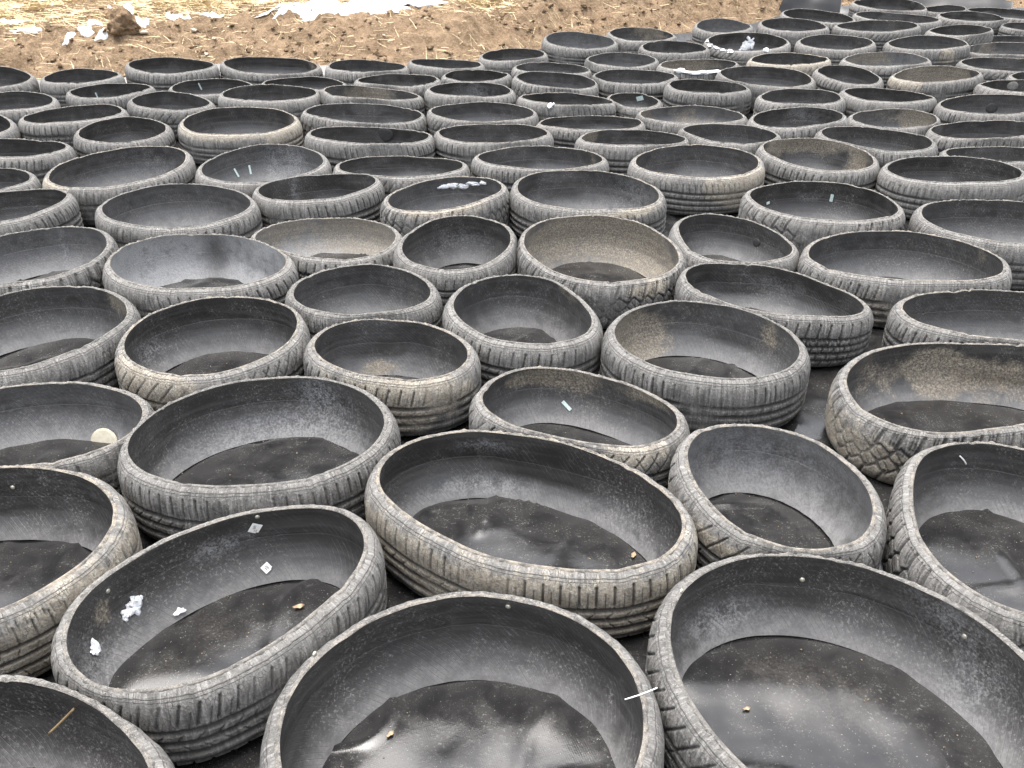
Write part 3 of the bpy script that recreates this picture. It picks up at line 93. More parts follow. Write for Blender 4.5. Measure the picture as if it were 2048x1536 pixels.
    'M23': (1.048, 5.347, 0.138, 0.000, -0.040, 0.000, ((-294,16,26),(-294,-28,20),(-286,-71,18),(-270,-112,21),(-246,-149,26),(-217,-181,32),(-183,-209,36),(-145,-231,36),(-104,-247,36),(-61,-258,35),(-18,-263,33),(26,-262,30),(70,-256,30),(112,-245,33),(153,-227,35),(190,-204,36),(223,-174,36),(251,-141,35),(272,-102,35),(287,-60,36),(293,-17,36),(292,27,36),(284,70,36),(267,111,36),(245,149,36),(216,183,36),(183,211,36),(145,234,36),(104,250,36),(62,261,36),(18,266,36),(-26,264,36),(-69,257,36),(-112,243,36),(-151,225,36),(-188,201,36),(-221,171,36),(-249,137,36),(-271,100,36),(-286,59,33))),
    'M16': (-0.854, 5.284, 0.162, -0.040, -0.040, 0.000, ((-335,34,36),(-329,-14,36),(-314,-60,36),(-290,-102,36),(-261,-140,36),(-226,-174,36),(-188,-204,36),(-148,-228,36),(-104,-249,33),(-59,-264,26),(-12,-275,19),(35,-280,15),(83,-278,14),(131,-270,17),(176,-255,24),(218,-232,31),(255,-202,35),(286,-165,36),(310,-124,35),(326,-78,34),(332,-31,31),(329,17,30),(316,64,32),(295,107,35),(266,146,36),(232,180,36),(193,208,34),(151,230,28),(107,247,21),(60,259,15),(13,267,12),(-35,271,13),(-84,269,14),(-131,263,21),(-176,251,29),(-220,231,34),(-259,204,36),(-293,169,36),(-317,127,36),(-331,81,36))),
    'M19': (-2.491, 5.203, 0.175, 0.020, -0.020, 0.000, ((-209,-147,36),(-184,-176,36),(-153,-200,36),(-119,-218,36),(-82,-231,36),(-44,-238,36),(-6,-239,36),(33,-234,36),(71,-225,36),(107,-210,36),(140,-191,36),(171,-167,36),(198,-140,36),(221,-109,36),(239,-74,36),(250,-37,36),(256,1,36),(254,40,36),(245,77,36),(229,113,36),(208,145,36),(182,174,36),(151,197,36),(117,216,36),(81,230,36),(43,237,36),(5,239,36),(-34,236,36),(-72,227,36),(-108,213,36),(-141,194,36),(-172,170,36),(-198,141,36),(-220,109,36),(-236,74,36),(-247,37,36),(-253,-1,36),(-251,-40,36),(-243,-78,36),(-229,-114,36))),
    'M21': (-0.172, 5.336, 0.158, -0.020, -0.020, 0.000, ((-293,-38,30),(-284,-81,32),(-266,-122,34),(-242,-159,36),(-211,-190,36),(-175,-215,35),(-135,-233,31),(-94,-246,24),(-50,-253,17),(-7,-255,13),(37,-253,12),(81,-247,13),(123,-236,17),(164,-221,25),(202,-199,32),(236,-171,34),(263,-136,31),(283,-98,28),(294,-55,28),(296,-11,31),(291,32,34),(277,74,36),(258,114,36),(233,150,36),(203,183,36),(169,211,36),(132,234,36),(92,252,34),(50,264,30),(6,270,26),(-38,268,24),(-81,260,25),(-123,245,30),(-161,224,34),(-196,197,36),(-227,166,36),(-253,130,36),(-273,91,36),(-287,49,34),(-294,6,32))),
    'M26': (2.847, 5.465, 0.176, 0.060, -0.020, 0.000, ((-288,29,32),(-296,-14,35),(-295,-57,36),(-287,-101,36),(-270,-141,36),(-245,-177,36),(-215,-209,36),(-178,-233,36),(-138,-251,36),(-95,-262,36),(-52,-266,36),(-8,-263,36),(35,-255,36),(76,-240,36),(116,-222,36),(153,-198,36),(187,-170,36),(219,-140,36),(246,-105,36),(268,-68,36),(285,-27,36),(295,16,36),(297,60,36),(290,103,36),(274,144,36),(249,180,36),(217,211,36),(180,233,36),(139,249,36),(96,259,36),(53,261,36),(9,257,36),(-34,250,36),(-77,237,36),(-117,219,36),(-155,198,35),(-191,173,33),(-223,143,30),(-250,109,27),(-272,70,29))),
    'B3': (-3.037, 5.532, 0.176, -0.040, 0.000, 0.000, ((-154,213,36),(-187,189,36),(-216,160,36),(-240,127,36),(-258,89,36),(-269,51,36),(-273,9,36),(-269,-31,36),(-257,-70,36),(-239,-107,36),(-214,-140,36),(-185,-169,36),(-152,-194,36),(-117,-215,36),(-79,-231,35),(-40,-242,33),(0,-249,32),(41,-251,33),(82,-247,35),(121,-236,36),(158,-219,36),(192,-195,36),(220,-165,36),(242,-131,36),(257,-93,36),(265,-53,36),(266,-11,36),(261,29,36),(249,68,36),(232,106,36),(211,140,36),(184,172,36),(154,199,36),(120,222,36),(82,239,36),(43,250,36),(2,255,36),(-38,253,36),(-79,245,36),(-117,232,36))),
    'M27': (-2.047, 5.537, 0.175, -0.060, 0.000, 0.000, ((-217,-36,36),(-203,-68,36),(-185,-99,36),(-163,-127,36),(-138,-152,36),(-110,-173,36),(-79,-190,36),(-47,-204,36),(-12,-213,36),(23,-219,36),(58,-218,36),(93,-213,36),(126,-202,36),(157,-185,36),(185,-163,36),(207,-136,36),(223,-104,36),(232,-70,36),(234,-34,36),(229,0,36),(218,34,36),(202,66,36),(182,95,36),(159,122,36),(133,147,36),(106,169,36),(77,188,36),(45,204,36),(11,215,36),(-23,223,36),(-59,224,36),(-93,218,36),(-127,207,36),(-157,189,36),(-183,164,36),(-203,136,36),(-218,103,36),(-227,69,36),(-229,34,36),(-226,-2,36))),
    'M31': (0.336, 5.711, 0.150, -0.040, -0.080, 0.000, ((-271,55,36),(-273,13,36),(-268,-29,36),(-258,-70,36),(-241,-110,36),(-220,-146,36),(-193,-179,36),(-161,-207,36),(-126,-230,35),(-86,-245,29),(-46,-255,23),(-4,-258,17),(38,-255,15),(80,-247,15),(120,-233,19),(157,-215,25),(192,-192,31),(222,-163,35),(249,-130,36),(268,-93,32),(280,-53,25),(284,-11,17),(279,30,14),(266,71,14),(246,107,17),(220,140,25),(190,169,32),(156,195,35),(120,216,32),(81,233,25),(42,247,18),(0,255,14),(-42,258,14),(-84,255,17),(-125,245,25),(-162,227,32),(-196,203,36),(-225,171,36),(-248,136,36),(-263,97,36))),
    'M32': (0.769, 5.829, 0.120, -0.020, 0.020, 0.000, ((-146,-6,17),(-141,-32,14),(-135,-58,13),(-126,-83,14),(-115,-108,16),(-101,-130,21),(-84,-150,27),(-64,-167,33),(-41,-180,36),(-15,-188,36),(11,-191,36),(38,-187,36),(63,-177,36),(86,-163,36),(106,-145,36),(121,-124,36),(133,-99,36),(142,-74,36),(147,-48,36),(148,-21,36),(147,6,36),(143,33,36),(137,59,36),(128,84,36),(117,108,36),(102,131,36),(84,151,36),(63,168,36),(40,181,36),(14,189,36),(-13,190,36),(-39,187,36),(-64,177,36),(-87,163,36),(-107,144,36),(-122,122,36),(-134,99,35),(-142,73,33),(-147,47,28),(-147,21,22))),
    'M34': (1.767, 5.662, 0.175, 0.020, -0.020, 0.000, ((-235,10,36),(-239,-27,36),(-236,-65,36),(-228,-101,36),(-212,-136,36),(-191,-167,35),(-164,-193,30),(-133,-213,24),(-98,-228,20),(-62,-235,19),(-24,-238,21),(13,-235,27),(49,-227,32),(85,-214,36),(117,-196,36),(148,-174,36),(175,-148,36),(197,-118,36),(216,-85,36),(229,-49,35),(236,-12,33),(238,25,31),(234,63,32),(225,99,34),(209,133,35),(188,165,36),(162,192,36),(132,214,36),(98,230,36),(62,241,36),(24,243,36),(-13,241,36),(-50,231,36),(-84,216,36),(-117,197,36),(-146,173,36),(-171,145,36),(-193,115,36),(-212,82,36),(-226,47,36))),
    'M35': (2.315, 5.711, 0.175, -0.020, -0.040, 0.000, ((-203,159,36),(-222,124,36),(-236,87,35),(-245,49,33),(-249,9,32),(-247,-30,31),(-241,-69,33),(-230,-108,35),(-213,-144,36),(-190,-176,36),(-161,-203,36),(-128,-224,36),(-90,-239,36),(-52,-246,36),(-12,-245,36),(27,-240,36),(66,-230,36),(102,-215,36),(138,-197,35),(171,-175,33),(201,-150,30),(227,-120,27),(247,-86,28),(261,-49,32),(267,-10,34),(264,30,36),(253,68,36),(235,103,36),(211,135,36),(184,164,36),(152,188,36),(119,208,36),(82,225,36),(45,238,36),(6,245,36),(-34,248,36),(-73,243,36),(-111,232,36),(-146,214,36),(-177,189,36))),
    'M28': (-1.513, 5.777, 0.174, -0.020, -0.020, 0.000, ((-276,-42,36),(-264,-84,36),(-246,-123,36),(-222,-158,36),(-193,-189,36),(-159,-216,36),(-122,-236,36),(-82,-251,36),(-39,-259,36),(3,-261,36),(46,-257,36),(88,-248,36),(128,-232,36),(165,-211,36),(199,-185,36),(230,-155,36),(255,-120,36),(273,-82,35),(283,-40,32),(287,2,28),(281,45,27),(268,85,30),(248,123,34),(222,157,34),(191,186,29),(156,210,21),(119,229,15),(78,244,13),(37,253,13),(-6,258,16),(-48,257,23),(-90,250,30),(-130,236,29),(-167,217,23),(-201,191,16),(-230,159,14),(-253,123,16),(-269,84,21),(-278,42,29),(-281,0,35))),
    'M29': (-0.886, 5.808, 0.167, -0.060, -0.060, 0.000, ((-274,-46,30),(-255,-84,33),(-231,-118,35),(-201,-148,36),(-167,-173,34),(-130,-193,28),(-92,-209,20),(-52,-220,15),(-10,-227,12),(32,-231,12),(74,-232,13),(116,-229,17),(157,-221,24),(195,-205,31),(231,-183,35),(261,-154,36),(284,-119,36),(297,-79,36),(300,-37,36),(293,5,36),(277,44,36),(254,79,36),(226,110,36),(193,138,33),(159,162,27),(124,183,19),(86,202,15),(47,218,12),(7,231,13),(-34,240,16),(-76,244,22),(-117,242,30),(-158,231,35),(-195,213,36),(-229,188,36),(-256,155,36),(-275,118,34),(-287,78,32),(-290,36,28),(-286,-6,27))),
    'B1': (-2.539, 5.858, 0.175, 0.000, -0.020, 0.000, ((-211,-82,36),(-196,-115,36),(-177,-147,36),(-154,-175,36),(-127,-200,36),(-96,-219,36),(-62,-234,36),(-26,-240,36),(10,-240,36),(46,-234,36),(80,-220,36),(111,-200,36),(139,-178,36),(164,-151,36),(186,-121,36),(205,-90,36),(219,-56,36),(229,-21,36),(234,15,36),(232,51,36),(224,87,36),(208,120,36),(186,149,36),(159,174,36),(129,195,36),(96,210,36),(61,220,36),(25,226,36),(-11,228,36),(-48,226,36),(-84,217,36),(-118,203,36),(-149,184,36),(-175,159,36),(-197,130,36),(-213,97,36),(-223,62,36),(-228,26,36),(-227,-10,36),(-221,-47,36))),
    'M30': (-0.265, 5.882, 0.174, -0.020, -0.020, 0.000, ((-239,-91,36),(-221,-126,36),(-198,-157,36),(-169,-182,36),(-135,-203,36),(-99,-217,35),(-62,-227,32),(-23,-232,28),(15,-233,25),(54,-230,24),(92,-222,25),(128,-210,30),(163,-191,34),(193,-167,36),(219,-138,36),(238,-105,36),(250,-68,36),(254,-29,36),(252,10,36),(243,47,36),(228,84,36),(209,118,36),(187,149,36),(160,178,36),(130,203,36),(97,223,34),(61,238,32),(23,248,29),(-15,249,30),(-54,244,32),(-90,231,35),(-125,214,36),(-156,190,36),(-183,162,36),(-206,131,36),(-226,97,36),(-241,61,36),(-250,23,36),(-253,-15,36),(-250,-54,36))),
    'B2': (-1.970, 6.102, 0.146, -0.020, 0.000, 0.000, ((-238,-65,36),(-224,-101,36),(-205,-136,36),(-181,-167,36),(-153,-195,36),(-120,-218,36),(-85,-235,36),(-47,-247,36),(-9,-253,36),(31,-252,36),(70,-245,35),(106,-231,30),(140,-212,22),(171,-188,17),(197,-159,14),(219,-126,15),(235,-90,20),(245,-52,27),(249,-14,34),(248,26,36),(239,64,36),(225,101,36),(206,135,36),(182,166,36),(153,194,36),(121,216,36),(85,234,36),(48,246,36),(9,252,36),(-31,252,36),(-69,246,36),(-107,233,36),(-141,214,36),(-172,189,36),(-199,160,36),(-220,127,36),(-236,91,36),(-246,52,36),(-249,13,36),(-247,-26,36))),
    'M36': (3.290, 5.972, 0.176, 0.020, -0.039, 0.000, ((-241,78,36),(-251,40,36),(-254,1,36),(-252,-38,36),(-244,-76,36),(-229,-112,36),(-208,-145,36),(-182,-174,36),(-151,-198,36),(-116,-216,36),(-79,-229,36),(-41,-235,36),(-1,-237,36),(37,-233,36),(76,-224,36),(112,-212,36),(147,-194,36),(180,-172,36),(208,-145,36),(231,-114,36),(249,-78,36),(259,-41,36),(261,-2,36),(256,37,36),(244,74,33),(226,108,26),(203,138,19),(175,166,15),(145,190,14),(111,210,17),(76,225,24),(39,236,31),(0,241,35),(-39,240,36),(-77,234,36),(-114,220,34),(-148,200,33),(-178,176,32),(-204,147,34),(-225,113,35))),
    'M33': (1.259, 5.979, 0.174, -0.020, -0.020, 0.000, ((-242,13,36),(-241,-24,36),(-235,-62,36),(-223,-98,36),(-205,-131,36),(-182,-161,36),(-154,-187,36),(-122,-207,36),(-88,-223,36),(-51,-234,36),(-14,-238,36),(24,-237,36),(62,-230,36),(98,-218,36),(131,-200,36),(162,-178,36),(188,-151,36),(211,-121,36),(228,-87,36),(238,-50,36),(243,-13,33),(241,24,28),(234,61,20),(221,96,15),(202,129,12),(179,159,13),(151,184,17),(121,206,23),(88,222,30),(52,233,35),(14,239,36),(-24,239,36),(-61,232,36),(-97,220,36),(-130,202,35),(-161,179,34),(-187,152,34),(-209,121,35),(-225,88,36),(-236,51,36))),
    'B8': (-1.405, 6.288, 0.132, -0.020, -0.038, 0.000, ((-246,-69,36),(-227,-105,36),(-204,-139,36),(-176,-168,31),(-145,-193,24),(-110,-213,17),(-73,-230,13),(-33,-241,12),(7,-248,14),(47,-250,19),(87,-246,26),(126,-237,33),(162,-219,36),(196,-195,36),(224,-166,36),(245,-132,36),(259,-93,36),(266,-53,36),(264,-12,36),(257,28,36),(243,66,36),(223,102,36),(200,135,36),(172,165,36),(141,192,36),(107,215,36),(71,233,36),(33,247,36),(-7,255,33),(-47,257,26),(-87,251,20),(-126,239,16),(-161,219,15),(-193,194,19),(-219,164,25),(-240,129,32),(-254,91,36),(-262,51,36),(-263,10,36),(-258,-30,36))),
    'B15': (0.292, 6.255, 0.161, -0.040, 0.009, 0.001, ((-252,101,36),(-257,61,36),(-257,20,36),(-250,-20,36),(-238,-60,36),(-220,-97,36),(-199,-132,36),(-173,-163,36),(-143,-191,35),(-110,-215,31),(-74,-234,24),(-37,-247,17),(3,-256,14),(44,-258,15),(85,-254,18),(124,-244,25),(160,-227,32),(194,-204,35),(222,-174,36),(244,-139,34),(257,-101,27),(263,-61,19),(261,-21,15),(252,19,14),(238,57,16),(218,93,22),(195,126,29),(169,157,35),(139,185,35),(107,210,32),(72,231,26),(35,248,20),(-4,258,18),(-45,263,18),(-85,261,22),(-124,250,28),(-161,232,34),(-193,208,36),(-219,176,36),(-239,140,36))),
    'B4': (-3.520, 6.241, 0.180, -0.040, 0.031, 0.001, ((-74,296,36),(-120,290,36),(-163,276,36),(-203,252,36),(-238,220,36),(-265,183,36),(-284,141,36),(-295,96,36),(-297,50,36),(-291,4,36),(-279,-41,36),(-260,-83,36),(-237,-123,36),(-209,-160,36),(-178,-194,36),(-143,-224,36),(-104,-250,36),(-63,-271,36),(-19,-286,36),(27,-295,36),(73,-295,36),(118,-288,36),(162,-273,36),(201,-249,36),(236,-218,36),(265,-182,36),(285,-140,36),(297,-95,36),(300,-49,36),(295,-3,36),(282,41,36),(263,84,36),(238,123,36),(209,159,36),(176,192,36),(141,221,36),(102,246,36),(61,268,36),(18,284,36),(-28,294,36))),
    'B10': (-0.769, 6.276, 0.157, 0.000, -0.032, 0.001, ((-265,4,36),(-259,-36,36),(-247,-72,36),(-228,-108,35),(-204,-139,31),(-176,-166,24),(-145,-189,16),(-110,-207,13),(-73,-222,12),(-36,-232,13),(3,-238,17),(42,-238,24),(81,-232,31),(118,-220,35),(154,-202,36),(185,-178,36),(212,-150,36),(234,-117,36),(250,-81,36),(259,-42,36),(262,-3,35),(258,36,35),(247,74,35),(230,110,36),(207,142,36),(179,170,36),(147,193,36),(113,212,36),(75,225,36),(36,233,33),(-2,236,27),(-41,233,19),(-80,227,14),(-118,214,12),(-152,197,13),(-185,175,17),(-214,148,24),(-237,117,31),(-253,82,36),(-263,43,36))),
    'B24': (1.711, 6.302, 0.177, -0.020, 0.034, 0.002, ((-296,43,35),(-298,-3,34),(-291,-50,28),(-278,-94,20),(-258,-137,14),(-232,-176,12),(-201,-211,14),(-166,-242,21),(-127,-267,29),(-85,-286,35),(-40,-299,36),(7,-304,36),(54,-301,36),(99,-290,36),(143,-271,36),(182,-245,36),(216,-213,36),(245,-175,36),(267,-134,36),(283,-89,36),(291,-43,36),(293,4,36),(288,51,36),(276,96,36),(258,140,36),(234,180,36),(204,216,36),(169,248,36),(129,273,36),(86,291,36),(40,301,36),(-7,304,35),(-54,298,30),(-98,285,22),(-140,265,15),(-179,239,12),(-215,208,12),(-245,172,17),(-269,132,24),(-287,89,31))),
    'B18': (0.830, 6.347, 0.167, 0.000, -0.006, 0.002, ((-265,10,21),(-264,-31,16),(-257,-72,14),(-243,-110,15),(-224,-147,21),(-199,-178,28),(-169,-205,34),(-134,-227,36),(-97,-243,36),(-57,-252,36),(-15,-255,36),(26,-252,36),(66,-242,36),(104,-228,36),(141,-209,36),(174,-184,35),(204,-156,34),(229,-124,35),(250,-89,36),(264,-50,36),(271,-9,36),(271,32,36),(264,72,36),(248,111,36),(226,146,36),(199,176,36),(167,202,36),(132,223,36),(94,239,35),(54,249,32),(13,253,30),(-28,252,29),(-69,245,31),(-107,231,34),(-144,212,35),(-177,189,36),(-206,159,36),(-230,126,36),(-248,89,34),(-260,50,29))),
    'B5': (-2.905, 6.300, 0.177, 0.000, 0.014, 0.002, ((-210,-83,36),(-193,-115,36),(-171,-145,36),(-145,-171,36),(-117,-193,36),(-85,-211,36),(-50,-223,36),(-14,-229,36),(22,-229,36),(58,-224,36),(93,-213,36),(126,-198,36),(157,-177,36),(184,-152,36),(206,-124,36),(224,-92,36),(236,-58,36),(242,-21,36),(240,15,36),(232,50,36),(217,84,36),(197,115,36),(173,141,36),(145,165,36),(114,186,36),(81,202,36),(47,214,36),(11,223,36),(-25,227,36),(-61,225,36),(-97,218,36),(-131,204,36),(-162,184,36),(-188,159,36),(-209,129,36),(-224,95,36),(-232,60,36),(-235,23,36),(-232,-13,36),(-223,-49,36))),
    'B29': (2.281, 6.346, 0.178, -0.020, 0.057, 0.003, ((-175,107,36),(-184,73,36),(-188,38,36),(-189,4,36),(-186,-32,36),(-181,-66,36),(-172,-100,36),(-159,-132,36),(-143,-163,36),(-123,-191,36),(-98,-216,36),(-69,-235,36),(-36,-247,36),(-2,-252,36),(33,-249,36),(66,-238,36),(96,-220,36),(122,-197,36),(143,-169,36),(160,-138,36),(173,-106,36),(181,-72,36),(187,-37,36),(188,-2,36),(187,33,36),(183,67,36),(175,101,36),(162,134,36),(146,164,36),(125,193,36),(99,216,36),(69,234,36),(36,246,36),(2,250,36),(-33,247,36),(-66,236,36),(-97,219,36),(-123,197,36),(-146,169,36),(-163,139,36))),
    'B43': (3.605, 6.329, 0.168, 0.040, -0.026, 0.002, ((-194,47,36),(-202,16,36),(-207,-15,36),(-206,-46,33),(-198,-76,27),(-186,-104,20),(-167,-129,16),(-145,-151,14),(-119,-167,15),(-89,-180,19),(-60,-187,25),(-29,-189,31),(2,-188,35),(33,-183,36),(64,-174,36),(93,-161,36),(120,-145,36),(144,-126,36),(166,-103,36),(184,-77,36),(197,-48,36),(206,-18,36),(208,13,36),(205,44,36),(197,75,36),(183,103,36),(165,128,36),(142,150,34),(116,167,28),(88,180,20),(59,188,16),(27,192,13),(-4,191,13),(-35,186,16),(-64,176,21),(-92,163,28),(-118,146,33),(-142,125,36),(-163,101,36),(-180,75,36))),
    'B12': (-0.244, 6.400, 0.162, 0.000, -0.005, 0.002, ((-212,10,36),(-210,-23,35),(-203,-56,35),(-191,-86,35),(-174,-115,36),(-154,-141,36),(-130,-164,36),(-104,-183,35),(-74,-198,33),(-42,-207,30),(-10,-211,29),(23,-209,30),(55,-202,33),(86,-190,35),(114,-172,36),(139,-151,36),(162,-126,36),(180,-99,36),(195,-70,36),(206,-39,36),(212,-7,36),(212,26,36),(207,59,36),(196,90,36),(179,119,36),(158,144,36),(133,165,36),(104,182,36),(74,194,36),(42,201,34),(9,204,29),(-23,202,22),(-55,196,16),(-86,186,14),(-116,171,14),(-143,152,17),(-166,129,23),(-185,103,30),(-200,74,35),(-209,43,36))),
    'B30': (2.880, 6.355, 0.179, 0.060, -0.003, 0.003, ((-282,-27,36),(-282,-69,36),(-274,-110,36),(-256,-147,36),(-230,-181,36),(-198,-208,36),(-162,-227,36),(-122,-240,36),(-80,-247,36),(-39,-248,36),(3,-243,36),(44,-234,36),(84,-221,36),(122,-204,35),(157,-183,34),(190,-157,32),(219,-127,34),(244,-93,34),(263,-56,36),(274,-15,36),(280,26,36),(277,68,36),(267,108,36),(249,146,36),(224,180,36),(194,208,36),(159,230,36),(120,246,35),(79,254,29),(39,255,21),(-3,250,16),(-43,238,15),(-82,223,16),(-118,203,20),(-152,179,27),(-183,152,33),(-212,122,36),(-238,89,36),(-259,53,36),(-274,14,36))),
    'B14': (0.292, 6.793, 0.140, -0.020, -0.032, 0.008, ((-259,44,36),(-261,4,36),(-256,-36,36),(-245,-75,36),(-227,-110,36),(-203,-143,36),(-175,-172,36),(-143,-196,33),(-108,-215,27),(-70,-230,21),(-32,-240,18),(8,-246,17),(48,-245,21),(87,-240,27),(126,-229,33),(162,-211,36),(195,-188,36),(222,-158,36),(242,-124,33),(255,-86,28),(261,-47,20),(259,-7,14),(250,33,13),(236,70,15),(218,106,21),(196,138,28),(169,169,34),(140,196,36),(107,219,36),(71,237,36),(33,249,36),(-7,255,32),(-47,253,25),(-85,245,18),(-122,230,13),(-157,210,12),(-188,183,13),(-214,153,18),(-235,120,25),(-250,83,32))),
    'B7': (-1.747, 6.802, 0.159, -0.060, 0.012, 0.010, ((-326,-19,36),(-312,-67,36),(-291,-111,36),(-264,-152,36),(-231,-190,36),(-195,-223,36),(-154,-251,36),(-110,-273,36),(-63,-289,36),(-15,-299,36),(34,-300,32),(83,-295,25),(130,-282,18),(175,-262,15),(217,-236,17),(253,-203,24),(284,-165,31),(308,-122,35),(325,-76,36),(332,-27,36),(330,23,36),(320,71,36),(300,116,36),(273,157,36),(238,193,36),(199,223,36),(156,247,36),(110,266,36),(63,279,36),(15,287,36),(-35,291,36),(-84,289,36),(-133,279,36),(-179,263,36),(-223,240,36),(-261,209,36),(-293,171,36),(-315,127,36),(-328,79,36),(-332,30,36))),
    'B6': (-2.419, 6.659, 0.185, -0.040, 0.012, 0.010, ((-286,6,36),(-276,-37,36),(-261,-77,36),(-240,-116,36),(-214,-150,36),(-185,-183,36),(-152,-211,36),(-115,-234,36),(-75,-252,36),(-34,-263,36),(9,-268,36),(53,-266,36),(95,-256,36),(135,-240,36),(173,-219,36),(208,-192,36),(237,-161,36),(262,-125,36),(281,-86,36),(292,-44,36),(295,0,36),(289,43,36),(274,83,36),(251,120,36),(222,153,36),(189,181,36),(152,204,36),(113,222,36),(72,237,36),(30,248,36),(-13,255,36),(-56,257,36),(-99,254,36),(-142,244,36),(-181,226,36),(-217,202,36),(-247,170,36),(-269,133,36),(-283,92,36),(-289,49,36))),
    'B39': (3.612, 6.842, 0.158, 0.020, -0.006, 0.011, ((-287,123,36),(-302,78,36),(-308,30,36),(-308,-17,36),(-299,-64,36),(-283,-109,36),(-261,-151,36),(-233,-189,36),(-200,-223,36),(-161,-250,34),(-119,-272,28),(-74,-287,20),(-27,-293,15),(20,-293,14),(67,-287,17),(112,-273,25),(155,-253,32),(195,-227,36),(231,-196,36),(261,-160,36),(286,-119,36),(304,-75,36),(313,-28,36),(314,19,36),(307,66,36),(290,111,36),(266,152,33),(236,187,27),(200,218,19),(160,243,13),(117,263,12),(71,278,12),(25,287,16),(-22,290,24),(-69,286,31),(-115,276,35),(-159,259,34),(-200,234,34),(-236,202,35),(-265,165,35))),
    'B9': (-1.041, 6.712, 0.169, -0.020, -0.009, 0.009, ((-244,-77,36),(-227,-113,36),(-204,-146,36),(-176,-174,36),(-143,-197,36),(-108,-214,36),(-70,-226,36),(-30,-232,34),(9,-233,28),(48,-229,20),(87,-221,14),(125,-209,12),(162,-193,12),(195,-172,16),(225,-146,22),(250,-116,30),(268,-80,35),(276,-42,35),(276,-2,33),(267,36,32),(249,72,33),(226,105,35),(198,134,36),(168,159,36),(135,181,36),(100,201,36),(63,217,36),(26,230,36),(-13,238,36),(-53,241,36),(-93,237,36),(-131,226,36),(-166,208,36),(-197,182,36),(-223,152,36),(-242,117,36),(-255,80,36),(-261,40,36),(-261,1,36),(-256,-38,36))),
    'B21': (1.323, 6.695, 0.180, 0.020, -0.007, 0.011, ((-259,12,35),(-260,-27,36),(-254,-66,36),(-241,-103,36),(-222,-137,36),(-198,-167,36),(-168,-193,36),(-135,-213,36),(-99,-226,36),(-60,-234,36),(-21,-235,36),(17,-230,34),(55,-220,29),(91,-205,21),(125,-187,15),(157,-165,12),(187,-141,12),(214,-113,14),(237,-82,18),(256,-48,26),(266,-11,33),(269,28,36),(263,65,36),(249,102,36),(227,134,36),(200,162,36),(168,185,36),(133,202,36),(97,216,36),(58,224,36),(20,228,36),(-19,228,36),(-58,223,36),(-96,212,36),(-132,197,36),(-165,176,36),(-194,150,35),(-219,120,34),(-238,86,32),(-252,50,33))),
    'B11': (-0.479, 6.822, 0.167, -0.040, -0.045, 0.012, ((-251,44,35),(-250,5,33),(-243,-32,32),(-229,-68,32),(-211,-102,33),(-188,-133,35),(-162,-161,36),(-133,-186,36),(-100,-207,36),(-66,-223,36),(-29,-234,35),(8,-239,29),(47,-239,22),(84,-231,16),(119,-218,14),(153,-200,15),(182,-176,20),(207,-147,27),(227,-115,34),(242,-80,36),(250,-43,36),(252,-5,36),(246,34,36),(234,70,36),(216,104,36),(193,135,36),(166,162,36),(135,185,36),(102,204,36),(66,218,36),(29,229,36),(-8,234,36),(-47,235,36),(-85,230,36),(-122,219,36),(-156,202,36),(-187,179,36),(-213,151,36),(-233,118,36),(-245,82,36))),
    'B28': (2.724, 6.868, 0.188, 0.040, 0.001, 0.017, ((-289,-8,36),(-287,-51,36),(-276,-94,36),(-258,-133,36),(-233,-169,36),(-201,-200,36),(-165,-225,36),(-126,-243,36),(-84,-257,35),(-41,-264,31),(2,-266,23),(44,-262,17),(87,-252,15),(128,-236,16),(166,-215,19),(199,-188,27),(228,-157,33),(253,-120,36),(270,-80,36),(281,-37,36),(285,6,36),(282,49,36),(272,92,36),(255,132,36),(230,169,36),(201,201,36),(166,228,36),(128,249,36),(87,263,36),(43,270,36),(0,271,36),(-43,265,36),(-85,253,36),(-126,235,36),(-163,212,36),(-196,184,36),(-226,153,36),(-251,116,36),(-271,77,36),(-284,35,36))),
    'B17': (0.801, 6.909, 0.179, 0.000, 0.021, 0.017, ((-241,-20,17),(-237,-58,14),(-226,-97,14),(-210,-132,17),(-190,-164,23),(-164,-193,31),(-133,-216,35),(-99,-234,35),(-61,-246,32),(-22,-252,29),(17,-251,29),(55,-244,31),(91,-231,33),(127,-212,36),(158,-190,36),(186,-162,35),(209,-131,33),(227,-95,32),(239,-59,34),(245,-20,35),(245,19,36),(239,57,35),(227,95,34),(209,130,32),(187,162,31),(161,190,33),(130,215,35),(96,233,36),(59,247,36),(20,254,36),(-19,254,36),(-57,248,36),(-95,235,36),(-128,216,36),(-158,191,36),(-185,162,36),(-206,130,36),(-223,93,35),(-234,57,31),(-240,18,24))),
    'B25': (2.011, 6.851, 0.193, 0.020, 0.002, 0.018, ((-271,-19,36),(-270,-58,36),(-260,-96,36),(-242,-131,36),(-217,-161,36),(-186,-186,36),(-151,-204,36),(-114,-216,36),(-75,-223,36),(-36,-225,36),(3,-222,36),(42,-216,36),(80,-207,36),(117,-194,36),(153,-177,36),(185,-154,36),(214,-128,36),(238,-97,36),(256,-62,36),(266,-24,36),(269,15,36),(264,54,36),(252,91,36),(234,127,36),(210,157,36),(181,184,36),(148,206,36),(113,222,36),(75,232,36),(35,235,36),(-4,233,36),(-42,225,36),(-79,212,36),(-115,194,36),(-148,174,36),(-178,149,36),(-206,121,36),(-231,91,36),(-250,56,36),(-264,20,36))),
